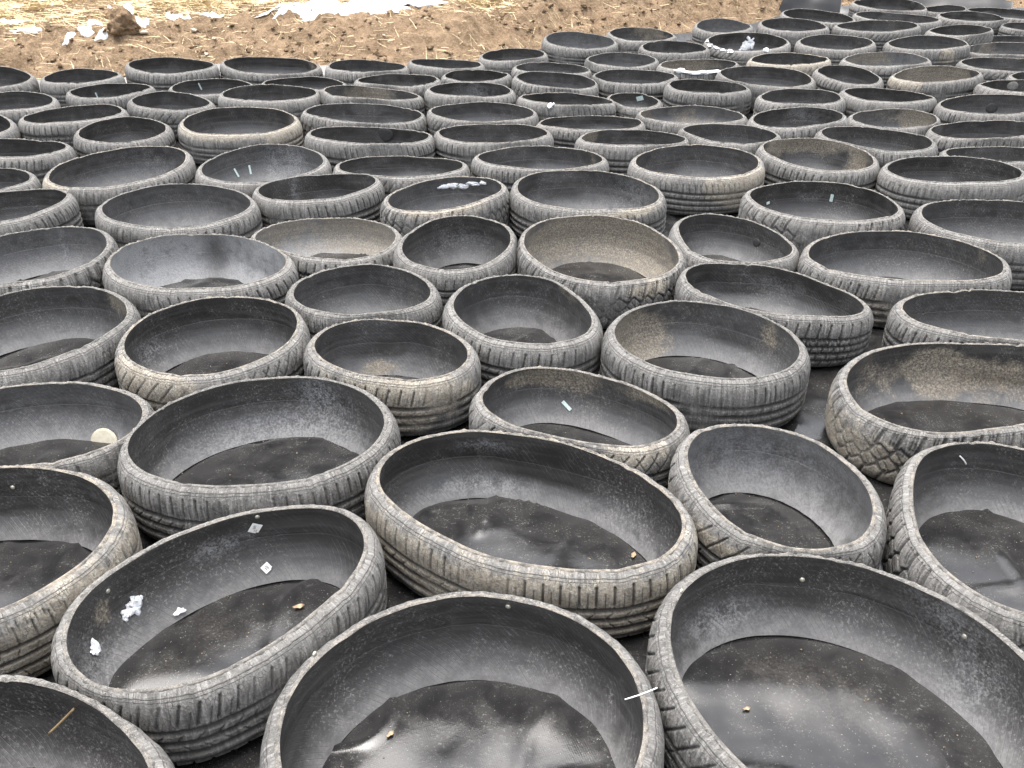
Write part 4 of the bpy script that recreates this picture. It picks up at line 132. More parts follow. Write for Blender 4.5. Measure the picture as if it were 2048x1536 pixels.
    'B13': (0.005, 7.196, 0.165, 0.020, 0.028, 0.024, ((-226,17,36),(-229,-20,36),(-226,-56,36),(-218,-92,36),(-205,-126,36),(-187,-157,36),(-164,-185,36),(-134,-207,36),(-102,-223,36),(-67,-232,36),(-30,-234,33),(5,-229,27),(39,-218,19),(72,-202,14),(103,-183,12),(132,-162,12),(160,-138,14),(185,-112,20),(206,-84,27),(223,-52,33),(234,-17,36),(239,19,36),(237,55,36),(227,91,36),(212,123,36),(189,152,36),(163,178,36),(133,198,36),(100,213,36),(65,224,36),(29,229,36),(-8,228,36),(-43,222,36),(-79,211,36),(-111,194,36),(-141,173,36),(-166,148,36),(-188,118,36),(-206,86,36),(-219,52,36))),
    'B38': (3.865, 7.370, 0.184, 0.060, -0.010, 0.035, ((-340,-3,21),(-336,-50,22),(-320,-96,27),(-295,-137,29),(-262,-171,25),(-224,-199,17),(-182,-222,13),(-138,-240,12),(-92,-253,13),(-45,-264,17),(1,-270,25),(49,-271,32),(96,-266,36),(143,-253,36),(187,-233,36),(226,-207,36),(260,-174,36),(289,-135,36),(310,-92,36),(322,-45,36),(327,3,36),(322,50,36),(310,97,36),(290,140,32),(262,178,25),(228,211,20),(187,238,19),(144,257,21),(98,269,27),(50,274,28),(2,272,23),(-44,265,16),(-91,254,12),(-137,237,13),(-179,218,16),(-220,193,23),(-257,164,31),(-290,129,34),(-316,88,31),(-333,45,25))),
    'B20': (1.238, 7.250, 0.212, 0.000, 0.030, 0.036, ((-237,-45,36),(-229,-82,34),(-215,-117,32),(-195,-148,31),(-169,-176,32),(-138,-198,34),(-105,-216,36),(-69,-227,36),(-32,-234,36),(6,-236,36),(43,-233,36),(80,-225,36),(115,-212,36),(148,-193,36),(177,-168,36),(201,-140,36),(219,-106,36),(231,-71,36),(237,-33,36),(236,4,36),(230,41,36),(219,77,36),(203,112,36),(184,144,36),(161,174,36),(133,200,36),(102,220,36),(68,237,34),(32,245,29),(-5,247,22),(-42,242,16),(-78,230,15),(-111,212,16),(-141,189,21),(-167,163,28),(-189,133,33),(-208,101,36),(-223,66,36),(-233,30,36),(-238,-8,36))),
    'B23': (1.842, 7.452, 0.223, 0.020, 0.070, 0.047, ((-291,67,36),(-300,21,36),(-301,-27,36),(-295,-73,36),(-281,-119,36),(-261,-161,36),(-233,-200,36),(-200,-234,36),(-161,-261,36),(-119,-281,36),(-74,-295,36),(-27,-301,36),(21,-299,36),(67,-290,36),(112,-273,36),(153,-251,36),(191,-224,36),(225,-191,36),(253,-153,36),(276,-111,36),(291,-67,36),(300,-20,36),(301,27,36),(295,74,36),(282,119,36),(261,161,36),(234,200,36),(201,234,36),(162,261,36),(119,281,36),(74,294,36),(27,300,36),(-21,298,36),(-67,290,36),(-112,273,36),(-153,252,36),(-191,224,36),(-225,190,36),(-254,153,36),(-276,111,36))),
    'B35': (3.200, 7.328, 0.231, 0.040, 0.030, 0.044, ((-287,20,36),(-294,-22,36),(-291,-65,36),(-279,-107,36),(-259,-144,36),(-231,-177,36),(-198,-204,36),(-160,-224,36),(-119,-239,36),(-77,-247,36),(-34,-251,36),(9,-250,36),(51,-245,36),(93,-234,35),(133,-219,35),(170,-198,34),(204,-171,35),(233,-140,35),(256,-104,34),(273,-64,28),(282,-23,23),(284,20,20),(280,63,22),(269,104,27),(251,142,32),(227,178,36),(196,208,36),(160,232,36),(121,249,36),(79,259,36),(36,262,36),(-6,258,36),(-48,247,36),(-88,232,36),(-126,213,36),(-163,190,36),(-196,162,36),(-227,132,36),(-252,98,36),(-273,61,36))),
    'B27': (2.527, 7.430, 0.222, 0.020, 0.050, 0.045, ((-274,2,36),(-276,-40,36),(-270,-82,36),(-257,-121,36),(-236,-158,36),(-208,-190,36),(-175,-216,36),(-138,-236,36),(-98,-250,36),(-57,-257,36),(-14,-259,36),(28,-255,36),(69,-245,36),(108,-231,36),(146,-212,36),(180,-187,36),(211,-158,36),(236,-124,36),(255,-87,36),(268,-47,36),(274,-5,36),(273,38,36),(266,79,36),(251,118,36),(230,155,36),(204,188,36),(173,216,36),(136,239,36),(97,255,36),(57,264,36),(14,266,36),(-28,261,36),(-68,250,36),(-107,233,36),(-143,211,36),(-175,184,36),(-205,153,36),(-230,120,36),(-250,83,36),(-265,43,36))),
    'B42': (4.255, 7.880, 0.161, 0.020, -0.030, 0.048, ((-325,51,14),(-328,2,12),(-323,-46,13),(-309,-93,20),(-289,-137,26),(-260,-177,26),(-225,-211,21),(-185,-239,19),(-142,-261,20),(-95,-276,25),(-47,-285,31),(1,-287,35),(50,-284,36),(98,-275,36),(145,-260,36),(189,-238,36),(230,-212,36),(267,-179,36),(297,-140,36),(320,-97,36),(334,-50,36),(337,-1,36),(331,48,36),(315,94,35),(290,136,30),(259,172,22),(222,204,16),(181,230,13),(137,252,14),(90,268,19),(44,280,27),(-4,287,33),(-53,286,36),(-102,280,36),(-149,267,36),(-193,246,36),(-233,218,36),(-267,183,34),(-294,142,29),(-314,98,21))),
    'B16': (0.534, 7.496, 0.225, -0.020, 0.070, 0.049, ((-263,26,36),(-261,-17,36),(-253,-58,36),(-239,-98,36),(-220,-136,36),(-195,-170,36),(-165,-201,36),(-131,-227,36),(-95,-248,36),(-55,-263,36),(-13,-272,36),(29,-275,36),(71,-271,36),(112,-260,36),(151,-242,36),(186,-218,36),(215,-187,36),(238,-151,36),(254,-112,36),(262,-70,36),(263,-28,36),(258,15,35),(248,55,35),(232,95,34),(212,132,34),(189,167,35),(161,200,36),(129,227,36),(94,251,36),(55,269,36),(14,279,36),(-28,282,36),(-70,277,36),(-111,264,36),(-148,243,36),(-181,216,36),(-209,184,36),(-231,148,36),(-248,109,36),(-258,68,36))),
    'B19': (1.049, 7.745, 0.232, -0.020, 0.050, 0.061, ((-247,61,36),(-252,20,36),(-251,-20,36),(-243,-60,35),(-232,-99,34),(-214,-135,34),(-192,-169,35),(-164,-199,36),(-133,-224,36),(-98,-243,36),(-59,-256,34),(-19,-263,29),(21,-261,21),(60,-253,16),(98,-239,15),(133,-219,16),(165,-195,22),(193,-166,29),(216,-134,34),(235,-98,36),(249,-60,36),(255,-20,36),(256,21,36),(250,61,36),(237,99,36),(219,135,36),(194,168,36),(165,195,36),(132,219,36),(96,238,36),(58,251,36),(18,258,36),(-22,259,36),(-62,254,36),(-101,242,36),(-138,224,36),(-170,200,36),(-198,171,36),(-220,137,36),(-237,99,36))),
    'B37': (3.673, 7.847, 0.251, 0.060, 0.010, 0.069, ((-241,5,36),(-246,-32,36),(-243,-69,36),(-234,-105,36),(-216,-137,36),(-192,-165,36),(-163,-188,36),(-130,-206,36),(-95,-218,33),(-59,-224,27),(-23,-225,20),(14,-222,15),(50,-215,12),(85,-203,12),(118,-187,14),(148,-166,19),(174,-141,26),(196,-111,28),(212,-78,25),(222,-43,17),(228,-6,13),(229,31,12),(227,68,12),(220,104,16),(208,138,24),(190,170,31),(165,197,35),(135,218,36),(100,232,36),(64,237,36),(27,235,36),(-9,226,36),(-43,213,36),(-77,196,36),(-108,176,36),(-137,154,36),(-165,130,36),(-190,103,36),(-212,72,36),(-230,40,36))),
    'B41': (4.595, 8.368, 0.207, 0.020, -0.010, 0.077, ((-275,78,25),(-287,36,32),(-292,-7,36),(-289,-51,36),(-278,-94,34),(-259,-133,29),(-234,-168,22),(-203,-199,15),(-168,-224,13),(-128,-243,13),(-86,-256,17),(-44,-264,25),(0,-265,32),(44,-260,36),(87,-249,36),(127,-233,36),(165,-211,36),(200,-185,36),(231,-153,36),(257,-118,36),(276,-79,36),(289,-37,36),(294,7,36),(290,51,36),(279,94,36),(260,133,36),(235,169,36),(203,200,36),(167,224,36),(128,243,36),(86,257,36),(42,264,36),(-2,265,36),(-46,260,36),(-88,249,32),(-128,233,25),(-166,211,18),(-200,184,14),(-231,152,14),(-256,117,17))),
    'B31': (3.064, 8.066, 0.253, 0.040, 0.010, 0.077, ((-308,67,36),(-317,21,36),(-317,-27,36),(-309,-74,36),(-294,-118,36),(-270,-159,36),(-240,-196,36),(-203,-225,36),(-162,-249,36),(-117,-266,36),(-71,-276,36),(-24,-279,36),(23,-276,36),(70,-268,36),(115,-255,36),(159,-237,36),(200,-213,36),(237,-184,36),(269,-149,36),(296,-110,36),(314,-66,36),(324,-20,36),(324,28,36),(314,74,36),(295,117,34),(269,156,28),(236,190,22),(199,219,20),(158,242,20),(114,259,24),(68,271,30),(21,278,34),(-26,279,34),(-72,273,28),(-118,262,23),(-162,244,21),(-201,219,23),(-237,188,28),(-267,152,33),(-292,111,36))),
    'B22': (1.770, 8.066, 0.253, 0.020, 0.070, 0.079, ((-151,174,36),(-170,142,36),(-186,109,36),(-198,73,36),(-206,37,36),(-212,0,36),(-214,-38,36),(-212,-75,36),(-206,-111,36),(-194,-147,36),(-176,-180,36),(-151,-208,36),(-121,-230,36),(-86,-244,36),(-50,-251,36),(-13,-251,36),(24,-244,36),(59,-232,36),(93,-215,36),(124,-194,36),(152,-169,36),(176,-141,36),(197,-110,36),(212,-75,36),(221,-40,36),(225,-3,36),(223,35,36),(216,71,36),(204,107,36),(187,140,36),(166,171,36),(141,198,36),(112,222,36),(80,241,36),(45,253,36),(8,258,36),(-30,255,36),(-65,244,36),(-98,227,36),(-127,202,36))),
    'B26': (2.376, 8.113, 0.256, 0.000, 0.050, 0.079, ((-263,12,36),(-265,-31,36),(-260,-73,36),(-248,-114,36),(-228,-152,36),(-203,-186,36),(-172,-215,36),(-136,-238,36),(-97,-256,36),(-57,-269,36),(-14,-275,36),(28,-274,36),(70,-268,36),(111,-254,36),(148,-234,36),(182,-208,36),(210,-176,36),(232,-139,36),(247,-99,36),(256,-58,36),(259,-15,36),(256,28,36),(248,69,36),(235,110,36),(218,149,33),(195,185,30),(168,218,27),(136,245,26),(99,266,29),(59,280,33),(17,286,36),(-26,283,36),(-67,272,36),(-106,254,36),(-141,229,36),(-172,201,36),(-199,168,36),(-222,132,36),(-241,94,36),(-255,54,36))),
    'B33': (3.428, 8.596, 0.252, -0.020, 0.010, 0.097, ((-322,112,35),(-330,61,33),(-330,9,33),(-322,-42,34),(-308,-91,35),(-286,-138,35),(-258,-181,30),(-224,-220,25),(-185,-252,20),(-140,-279,20),(-93,-300,23),(-44,-312,29),(7,-318,35),(59,-316,36),(109,-307,36),(158,-290,36),(204,-267,36),(246,-237,36),(283,-200,36),(311,-158,36),(332,-110,36),(342,-60,36),(342,-9,36),(332,42,36),(313,90,36),(287,134,36),(254,175,34),(218,210,28),(177,241,20),(134,268,14),(87,290,12),(39,307,13),(-12,318,18),(-63,322,26),(-114,317,33),(-163,302,36),(-209,278,36),(-248,245,36),(-282,205,36),(-306,160,36))),
    'B32': (2.739, 8.625, 0.259, -0.040, 0.050, 0.099, ((-288,83,36),(-297,37,36),(-299,-11,36),(-293,-59,36),(-279,-104,36),(-258,-147,33),(-231,-186,30),(-200,-221,27),(-162,-251,27),(-121,-275,30),(-78,-294,33),(-32,-305,35),(16,-310,33),(63,-306,27),(110,-294,22),(152,-275,21),(191,-247,24),(224,-213,29),(251,-174,34),(271,-131,36),(284,-85,35),(291,-38,34),(291,10,33),(285,57,34),(273,103,35),(255,147,36),(231,188,36),(201,225,36),(166,257,36),(125,282,36),(81,301,36),(35,311,36),(-13,312,36),(-60,305,36),(-106,291,36),(-148,270,36),(-187,242,36),(-221,209,36),(-250,170,36),(-272,128,36))),
    'B36': (4.154, 8.728, 0.241, 0.000, 0.030, 0.097, ((-237,105,36),(-253,66,36),(-263,25,36),(-267,-17,36),(-264,-60,36),(-254,-100,36),(-237,-139,36),(-214,-173,36),(-184,-203,36),(-150,-228,36),(-112,-245,36),(-72,-256,36),(-29,-261,36),(13,-261,36),(54,-254,34),(95,-243,29),(133,-226,22),(168,-204,15),(200,-177,14),(227,-145,15),(248,-109,20),(262,-70,28),(268,-29,32),(268,14,29),(259,54,22),(246,93,15),(226,131,12),(203,165,12),(176,197,14),(144,225,20),(109,247,25),(70,263,24),(29,272,19),(-13,272,13),(-54,266,12),(-94,251,14),(-130,231,21),(-163,205,29),(-192,176,34),(-217,142,36))),
    'B40': (4.631, 9.057, 0.229, -0.020, 0.030, 0.106, ((-312,72,16),(-314,22,22),(-307,-27,23),(-293,-74,19),(-272,-119,13),(-246,-162,12),(-214,-201,13),(-180,-235,19),(-141,-266,27),(-98,-290,33),(-52,-309,36),(-3,-320,36),(46,-323,36),(96,-317,36),(144,-302,36),(188,-280,36),(227,-249,36),(261,-212,36),(286,-169,36),(303,-122,36),(312,-73,36),(312,-23,36),(304,25,36),(290,73,36),(270,119,36),(244,162,36),(214,201,36),(180,237,36),(141,268,36),(98,293,36),(52,312,36),(3,323,36),(-46,325,36),(-96,318,36),(-143,302,36),(-187,277,36),(-225,246,32),(-258,209,25),(-283,167,18),(-302,121,14))),
    'B44': (4.102, 9.200, 0.248, 0.040, 0.030, 0.116, ((-186,23,13),(-193,-7,12),(-196,-38,12),(-196,-69,13),(-190,-99,16),(-178,-127,23),(-161,-152,30),(-136,-171,31),(-108,-183,26),(-78,-189,19),(-48,-189,14),(-16,-184,12),(14,-177,12),(42,-166,14),(71,-154,19),(97,-140,25),(123,-122,29),(147,-103,27),(167,-80,21),(184,-54,16),(197,-26,14),(204,4,15),(206,35,17),(202,65,24),(192,94,30),(177,120,35),(156,143,36),(132,162,36),(104,177,36),(74,186,36),(44,190,36),(13,191,36),(-18,186,36),(-48,177,36),(-77,165,36),(-103,148,36),(-127,128,34),(-146,105,28),(-163,80,22),(-177,53,16))),
    'B34': (3.592, 9.220, 0.286, 0.000, 0.050, 0.126, ((-316,75,36),(-324,25,36),(-321,-26,36),(-310,-76,36),(-290,-122,36),(-264,-166,36),(-232,-205,32),(-195,-239,25),(-154,-269,17),(-111,-294,13),(-64,-314,12),(-14,-328,15),(35,-334,21),(85,-331,29),(134,-318,35),(178,-294,36),(216,-260,36),(245,-219,33),(267,-173,24),(280,-125,16),(289,-75,12),(294,-24,12),(296,27,14),(293,77,22),(284,126,30),(268,174,35),(243,219,36),(210,257,36),(170,289,36),(125,312,36),(76,325,36),(26,330,36),(-25,326,36),(-75,315,36),(-123,297,36),(-167,273,36),(-209,243,36),(-245,208,36),(-277,168,36),(-300,124,36))),
}

LABEL = {
 'F1': 'dark ring cut off by the bottom left corner with a straw stem inside',
 'F2': 'large ring at bottom centre with a white cable tie through its right wall',
 'F3': 'largest ring, filling the bottom right corner, with slanted slots on its left shoulder',
 'F4': 'tan dusted worn ring cut by the left edge, left of the two white stickers',
 'F5': 'long oval ring with two white stickers and snow scraps inside, lower left',
 'F6': 'big central oval ring with tan mud caked on its near shoulder',
 'F7': 'egg shaped ring with grey lining, right of the big central mud caked ring',
 'F8': 'chunky lugged ring at right edge with a short white stem stuck inside',
 'F9': 'large wide ring with straight shoulder slots directly behind the ring with two white stickers',
 'F10': 'ring at left edge with a round tan patch on its inner wall',
 'F11': 'oval ring with a pale green film sticker inside, behind the big central ring',
 'F12': 'clean blue grey slotted ring with tan dust inside, left of the bare liner gap',
 'F13': 'big chunky lugged ring with dried mud splashed inside, right of the bare liner gap',
 'F14': 'ring at right edge directly behind the big chunky ring with dried mud inside',
 'F15': 'bean shaped ring with brick like tread blocks, behind the clean blue grey ring',
 'F16': 'wide oval slotted ring directly behind the bean shaped ring',
 'F17': 'small ring with a round black plug inside, left of the wide oval slotted ring',
 'F18': 'dark lined lugged ring with a small white strip inside, behind the small plugged ring',
 'F19': 'smooth ring at right edge, beside the dark lined lugged ring with a white strip',
 'F20': 'clean dark ring with a broad smooth grey shoulder near the right edge',
 'F21': 'chunky lugged ring with a large brown stained inner wall, near the middle',
 'F22': 'dark lined ring with a muddy rim directly behind the brown stained chunky ring',
 'F23': 'small tilted dark lined ring touching the left side of the brown stained chunky ring',
 'F24': 'muddy pale rimmed ring with a streak of snow inside its far wall',
 'F25': 'ring with a pale tan inner wall, right of the frosty grey lined ring',
 'F26': 'frosty grey lined ring with a slotted shoulder, left of the pale tan lined ring',
 'F27': 'thin rimmed dark ring directly in front of the pale tan lined ring',
 'F28': 'nearly round ring left of the clean blue grey ring, near the picture centre',
 'F29': 'ring with slanting V tread and a tan near shoulder, in front of the frosty ring',
 'F30': 'small ring with brown mud on its ribs, right of the V tread ring',
 'F31': 'smooth worn ring cut by the left edge, left of the V tread ring',
 'F32': 'pale grey lined ring at left edge, touching the left of the frosty grey ring',
 'F33': 'evenly slotted ring directly behind the frosty grey lined ring',
 'F34': 'tilted ring with bold shoulder slots, left of the ring with the snow streak',
 'F35': 'blue grey slotted ring at left edge, left of the evenly slotted ring',
 'M1': 'long tilted ring rising to the right with a tan stained left end, upper left',
 'M2': 'ring with two short white strips inside, right of the long tilted ring',
 'M3': 'part of a small ring at left edge, left of the long tilted ring',
 'M4': 'flat narrow dark ring right of the ring with two white strips',
 'M5': 'wide cream dusted ring right of the flat narrow dark ring',
 'M6': 'deep ring with thick tan mud on its near right shoulder, right of centre',
 'M7': 'brown stained ring with a ribbed shoulder, right of the deep tan muddied ring',
 'M8': 'slanting dark lined ring directly behind the brown stained ribbed ring',
 'M9': 'smooth ring at right edge, right of the slanting dark lined ring',
 'M10': 'mostly hidden ring showing only its far lip behind the broad smooth shouldered ring',
 'M11': 'long flat ring with bold slots and a round patch inside its wall',
 'M12': 'ring with a scuffed cream shoulder, right of the flat ring with round patch',
 'M13': 'narrow ring with a brown stained left end, behind the deep tan muddied ring',
 'M14': 'narrow plain dark ring touching the right of the brown ended narrow ring',
 'M15': 'deep wide ring with thick tan mud on its right rim, left half',
 'M16': 'wide lug edged ring just right of the deep ring with tan right rim',
 'M17': 'round smooth pale rimmed ring just left of the deep ring with tan right rim',
 'M18': 'broad slotted ring at left edge, below the round smooth pale rimmed ring',
 'M19': 'long thin ring rising to the right, behind the round smooth pale rimmed ring',
 'M20': 'small part of a tan dusted ring at left edge beside the long thin ring',
 'M21': 'plain dark lined ring right of the wide lug edged ring',
 'M22': 'very flat dark ring between the plain dark lined ring and khaki lined ring',
 'M23': 'ring with a khaki brown inner wall and pale thin rim',
 'M24': 'dark lined ring between the khaki lined ring and the half khaki ring',
 'M25': 'pale thin rimmed ring with a half khaki wall, second right from the khaki ring',
 'M26': 'ring near the right edge with a faint black round patch inside',
 'M27': 'round slotted grey ring directly behind the left part of the tan rimmed deep ring',
 'M28': 'lug edged ring directly behind the right part of the tan rimmed deep ring',
 'M29': 'narrow ring with a bright tan patch in the middle of its wall',
 'M30': 'ring with blocky tread, right of the ring with the bright tan patch',
 'M31': 'long flat slotted ring with a tiny snow scrap on its near rim',
 'M32': 'little dark ring with a pale scrap inside, right of the snow dotted flat ring',
 'M33': 'tall grey slotted ring with a dark lining, behind the khaki lined ring',
 'M34': 'plain grey shouldered dark ring, right of the tall grey slotted ring',
 'M35': 'dark ring whose rim slopes down to the right, behind the half khaki ring',
 'M36': 'ring at right edge with a pale round mark on its inner wall',
 'B1': 'narrow ring with a white strip inside, in front of the second bank row ring',
 'B2': 'half hidden ring with a white strip inside, in front of the third bank row ring',
 'B3': 'flat ring at left edge, one row in front of the leftmost bank row ring',
 'B4': 'leftmost ring of the row against the dirt bank, cut by the left edge',
 'B5': 'low ring, second from the left in the row against the dirt bank',
 'B6': 'deep slotted ring, third from the left against the dirt bank, below the earth clod',
 'B7': 'wide ring, fourth from the left against the dirt bank',
 'B8': 'mostly hidden ring showing only its far lip, in front of the fourth bank row ring',
 'B9': 'ring fifth from the left in the row against the dirt bank',
 'B10': 'flat ring just in front of the fifth ring along the dirt bank',
 'B11': 'low flat ring, sixth from the left against the dirt bank',
 'B12': 'narrow dark ring just in front of the sixth ring along the dirt bank',
 'B13': 'ring seventh from the left along the bank, where the row steps back',
 'B14': 'thin sliver of a ring squeezed behind the ring with a dark notched edge',
 'B15': 'ring with a dark notched lug edge, behind the snow dotted flat ring',
 'B16': 'tall grey lined ring against the bank just past the step in the row',
 'B17': 'smooth grey lined ring in front of and right of the tall grey lined ring',
 'B18': 'wide plain ring touching the right of the ring with a dark notched edge',
 'B19': 'small brown lined ring against the bank, right of the tall grey lined ring',
 'B20': 'dark lined ring in front of the small brown lined bank ring',
 'B21': 'low ring with a half tan wall and a snow crusted near rim',
 'B22': 'grey lined ring against the bank, directly behind the snow splashed ring',
 'B23': 'ring splashed with bright white snow inside and on its rim',
 'B24': 'wide dark ring touching the right of the ring with a snow crusted rim',
 'B25': 'ring with a bright cream coloured rim',
 'B26': 'grey ring just in front of the raised black liner flap and nearest the bank',
 'B27': 'brown grey ribbed ring touching the right of the snow splashed ring',
 'B28': 'ring with a pale greyish tan wall, right of the bright cream rimmed ring',
 'B29': 'small rounder dark ring in front of the pale greyish tan ring',
 'B30': 'ring with a speckled brown wall and cream stain on its left rim',
 'B31': 'wide grey ring behind the brown grey ribbed ring, to its right',
 'B32': 'half hidden narrow ring directly beneath the raised black liner flap',
 'B33': 'wide flat ring directly in front of the topmost ring',
 'B34': 'topmost ring, cut by the top edge of the picture',
 'B35': 'ring with a muddied cream near wall, right of the brown grey ribbed ring',
 'B36': 'ring right of the wide flat ring that lies before the topmost ring',
 'B37': 'pale lipped narrow ring directly behind the ring with a muddied cream wall',
 'B38': 'reddish brown lined ring at the right edge, in front of a snow tipped ring',
 'B39': 'dark ring at right edge just in front of the reddish brown lined ring',
 'B40': 'farthest ring in the top right corner beside the folded liner edge',
 'B41': 'grey ring at right edge, right of the pale lipped narrow ring',
 'B42': 'mostly hidden ring at right edge with a snow scrap on its left tip',
 'B43': 'tiny visible part of a ring at right edge behind the pale round mark',
 'B44': 'half hidden dark ring right of and behind the topmost ring',
}
# per ring: k tread pattern, m mud on the tread, w pale film on the tread, t tan dirt on the lining, g grey film on the lining
STYLE = {
 'F1': dict(k=3, m=.2), 'F2': dict(k=3, m=.3, g=.02, t=.1), 'F3': dict(k=4, m=.1, w=.1, t=0., g=.02), 'F4': dict(k=3, m=.72, w=.3, g=.03), 'F5': dict(k=0, m=.2, t=.05, g=.03),
 'F6': dict(k=0, m=.62, w=.25, t=.08, g=.0), 'F7': dict(k=4, m=.4, w=.35, t=0., g=.38), 'F8': dict(k=2, m=.25, w=.35, t=0., g=.06), 'F9': dict(k=0, m=.08, w=.15, t=0., g=.05),
 'F10': dict(k=1, m=.3, g=.25, t=0.), 'F11': dict(k=4, m=.3, w=.3, t=.45, g=.1), 'F12': dict(k=0, m=.05, w=.12, t=.5, g=.16), 'F13': dict(k=2, m=.4, w=.2, t=.6, g=.02),
 'F14': dict(k=0, m=.35, w=.15), 'F15': dict(k=1, m=.15, w=.1, t=.1), 'F16': dict(k=0, m=.4, w=.2, t=.1), 'F17': dict(k=3, m=.2, t=.1, g=.08), 'F18': dict(k=2, m=.2, w=.45, t=0., g=0.),
 'F19': dict(k=3, m=.2, t=.08), 'F20': dict(k=3, m=.05, w=.4, t=0., g=0.), 'F21': dict(k=2, m=.4, w=.2, t=.95, g=.25), 'F22': dict(k=0, m=.4, w=.2, t=.2), 'F23': dict(k=3, m=.2, w=.2, t=0., g=.05),
 'F24': dict(k=2, m=.55, w=.4, t=.1, g=.22), 'F25': dict(k=1, m=.3, w=.3, t=.8, g=.8), 'F26': dict(k=0, m=.3, w=.3, t=0., g=1.), 'F27': dict(k=3, m=.1, w=.1, t=.1), 'F28': dict(k=0, m=.1, w=.35, t=.25),
 'F29': dict(k=4, m=.45, w=.3, t=.05), 'F30': dict(k=0, m=.5, w=.2, t=.25), 'F31': dict(k=3, m=.05, w=.1, t=.25), 'F32': dict(k=2, m=.1, w=.1, t=0., g=.32), 'F33': dict(k=0, m=.05, w=.25, t=0., g=.22),
 'F34': dict(k=0, m=.05, w=.25, t=.1, g=.05), 'F35': dict(k=0, m=.05, w=.2), 'M1': dict(k=0, m=.45, w=.2, t=.1), 'M2': dict(k=3, m=.1, w=.4, g=.2), 'M6': dict(k=3, m=.62, t=.1), 'M7': dict(k=0, m=.35, t=.6, g=.1),
 'M15': dict(k=3, m=.62, t=.45), 'M23': dict(k=3, m=.4, w=.2, t=.85, g=.3), 'M25': dict(k=3, m=.2, t=.6, g=.25), 'M29': dict(k=0, m=.4, t=.55), 'M12': dict(k=0, m=.3, w=.3), 'M11': dict(k=0, w=.3, m=.1, t=.2),
 'M20': dict(k=3, m=.35), 'M30': dict(k=1, m=.1, t=.2), 'B6': dict(k=0, w=.3), 'B15': dict(k=2, w=.4, m=.05, t=.2, g=.1), 'B16': dict(k=0, m=0., w=.1, g=.35, t=0.), 'B17': dict(g=.25, t=.1), 'B22': dict(g=.35, t=0.),
 'B21': dict(t=.7, g=.1), 'B25': dict(m=.8, w=.5, t=.1), 'B28': dict(t=.5, g=.5), 'B30': dict(t=.65, m=.45, g=.1), 'B38': dict(t=.3, g=.25), 'B35': dict(t=.2, g=.15, m=.4), 'B23': dict(w=.6, t=0., g=0.), 'B19': dict(t=.3, g=.1),
 'M9': dict(g=.1, w=.2), 'M10': dict(t=.2, g=.1), 'M26': dict(t=.15, g=.1), 'M13': dict(t=.3, w=.3), 'M16': dict(k=2, w=.3, t=0.), 'M31': dict(k=0, w=.2, t=0.), 'M33': dict(k=0, w=.15, t=0.),
}

SCREWS = [('F2', 0.161, 0.1976),
  ('F2', 0.9383, 0.1545),
  ('F3', 0.8024, 0.1164),
  ('F3', 0.6455, 0.1209),
  ('F3', 0.9624, 0.1895),
  ('F4', 0.981, 0.1218),
  ('F5', 0.6616, 0.1524),
  ('F5', 0.4775, 0.1617),
  ('F5', 0.8697, 0.1354)]
STICKERS = [('F5', 0.6669, 0.1206, -0.55, 0.023, 0.026, 'paper'),
  ('F5', 0.661, 0.0241, 0.6, 0.019, 0.019, 'paper'),
  ('F11', 0.7529, 0.0381, -0.72, 0.034, 0.01, 'film'),
  ('F18', 0.7197, 0.1022, 1.5, 0.034, 0.014, 'film'),
  ('F18', 0.8804, 0.0829, 0.2, 0.018, 0.012, 'film'),
  ('M2', 0.8122, 0.0583, 1.75, 0.045, 0.01, 'film'),
  ('M2', 0.7709, 0.0591, 1.5, 0.045, 0.01, 'film'),
  ('B1', 0.8127, 0.0981, 1.8, 0.05, 0.009, 'film'),
  ('B2', 0.803, 0.1051, 1.9, 0.05, 0.01, 'film'),
  ('M32', 0.6798, 0.0917, 0.3, 0.05, 0.03, 'film')]
PATCHES = [('F17', 0.6823, 0.0772, 0.017, 'plug', 1.0),
  ('M26', 0.7024, 0.091, 0.034, 'plug', 0.9),
  ('M36', 0.766, 0.1297, 0.034, 'greypatch', 0.85),
  ('F10', 0.8128, -0.0028, 0.044, 'tanpatch', 0.9),
  ('B34', 0.6142, 0.2525, 0.04, 'plug', 0.9),
  ('M11', 0.6878, 0.113, 0.05, 'plug', 0.8)]
TIES = [('F2', 0.7397, 0.1907, 0.028, 0.024, 0.012)]
SNOW_WALL = [('F5', [(0.8428, 0.0635, 0.012, 0.02),
  (0.8509, 0.0603, 0.012, 0.012),
  (0.8597, 0.0528, 0.007, 0.008),
  (0.8359, 0.0674, 0.008, 0.01)], 'largest snow scrap on the left inner wall of the ring with two white stickers'),
  ('F5', [(0.9154, 0.0532, 0.01, 0.014),
  (0.9233, 0.0539, 0.006, 0.006)], 'small snow scrap at the far left end of the ring with two white stickers'),
  ('F5', [(0.7961, 0.0091, 0.011, 0.006)], 'thin snow scrap low on the wall beside the larger snow scrap and liner'),
  ('F24', [(0.7117, 0.1297, 0.03, 0.01),
  (0.6813, 0.128, 0.035, 0.013),
  (0.6507, 0.1286, 0.03, 0.014),
  (0.6197, 0.1393, 0.03, 0.01),
  (0.5871, 0.1512, 0.02, 0.008)], 'long snow streak inside the pale rimmed ring just above the dark tilted ring'),
  ('B23', [(0.7538, 0.1409, 0.035, 0.05),
  (0.7395, 0.1803, 0.03, 0.03),
  (0.7628, 0.1211, 0.03, 0.02),
  (0.7266, 0.1468, 0.012, 0.03)], 'bright snow lump on the inner wall of the snow splashed ring in the far right')]
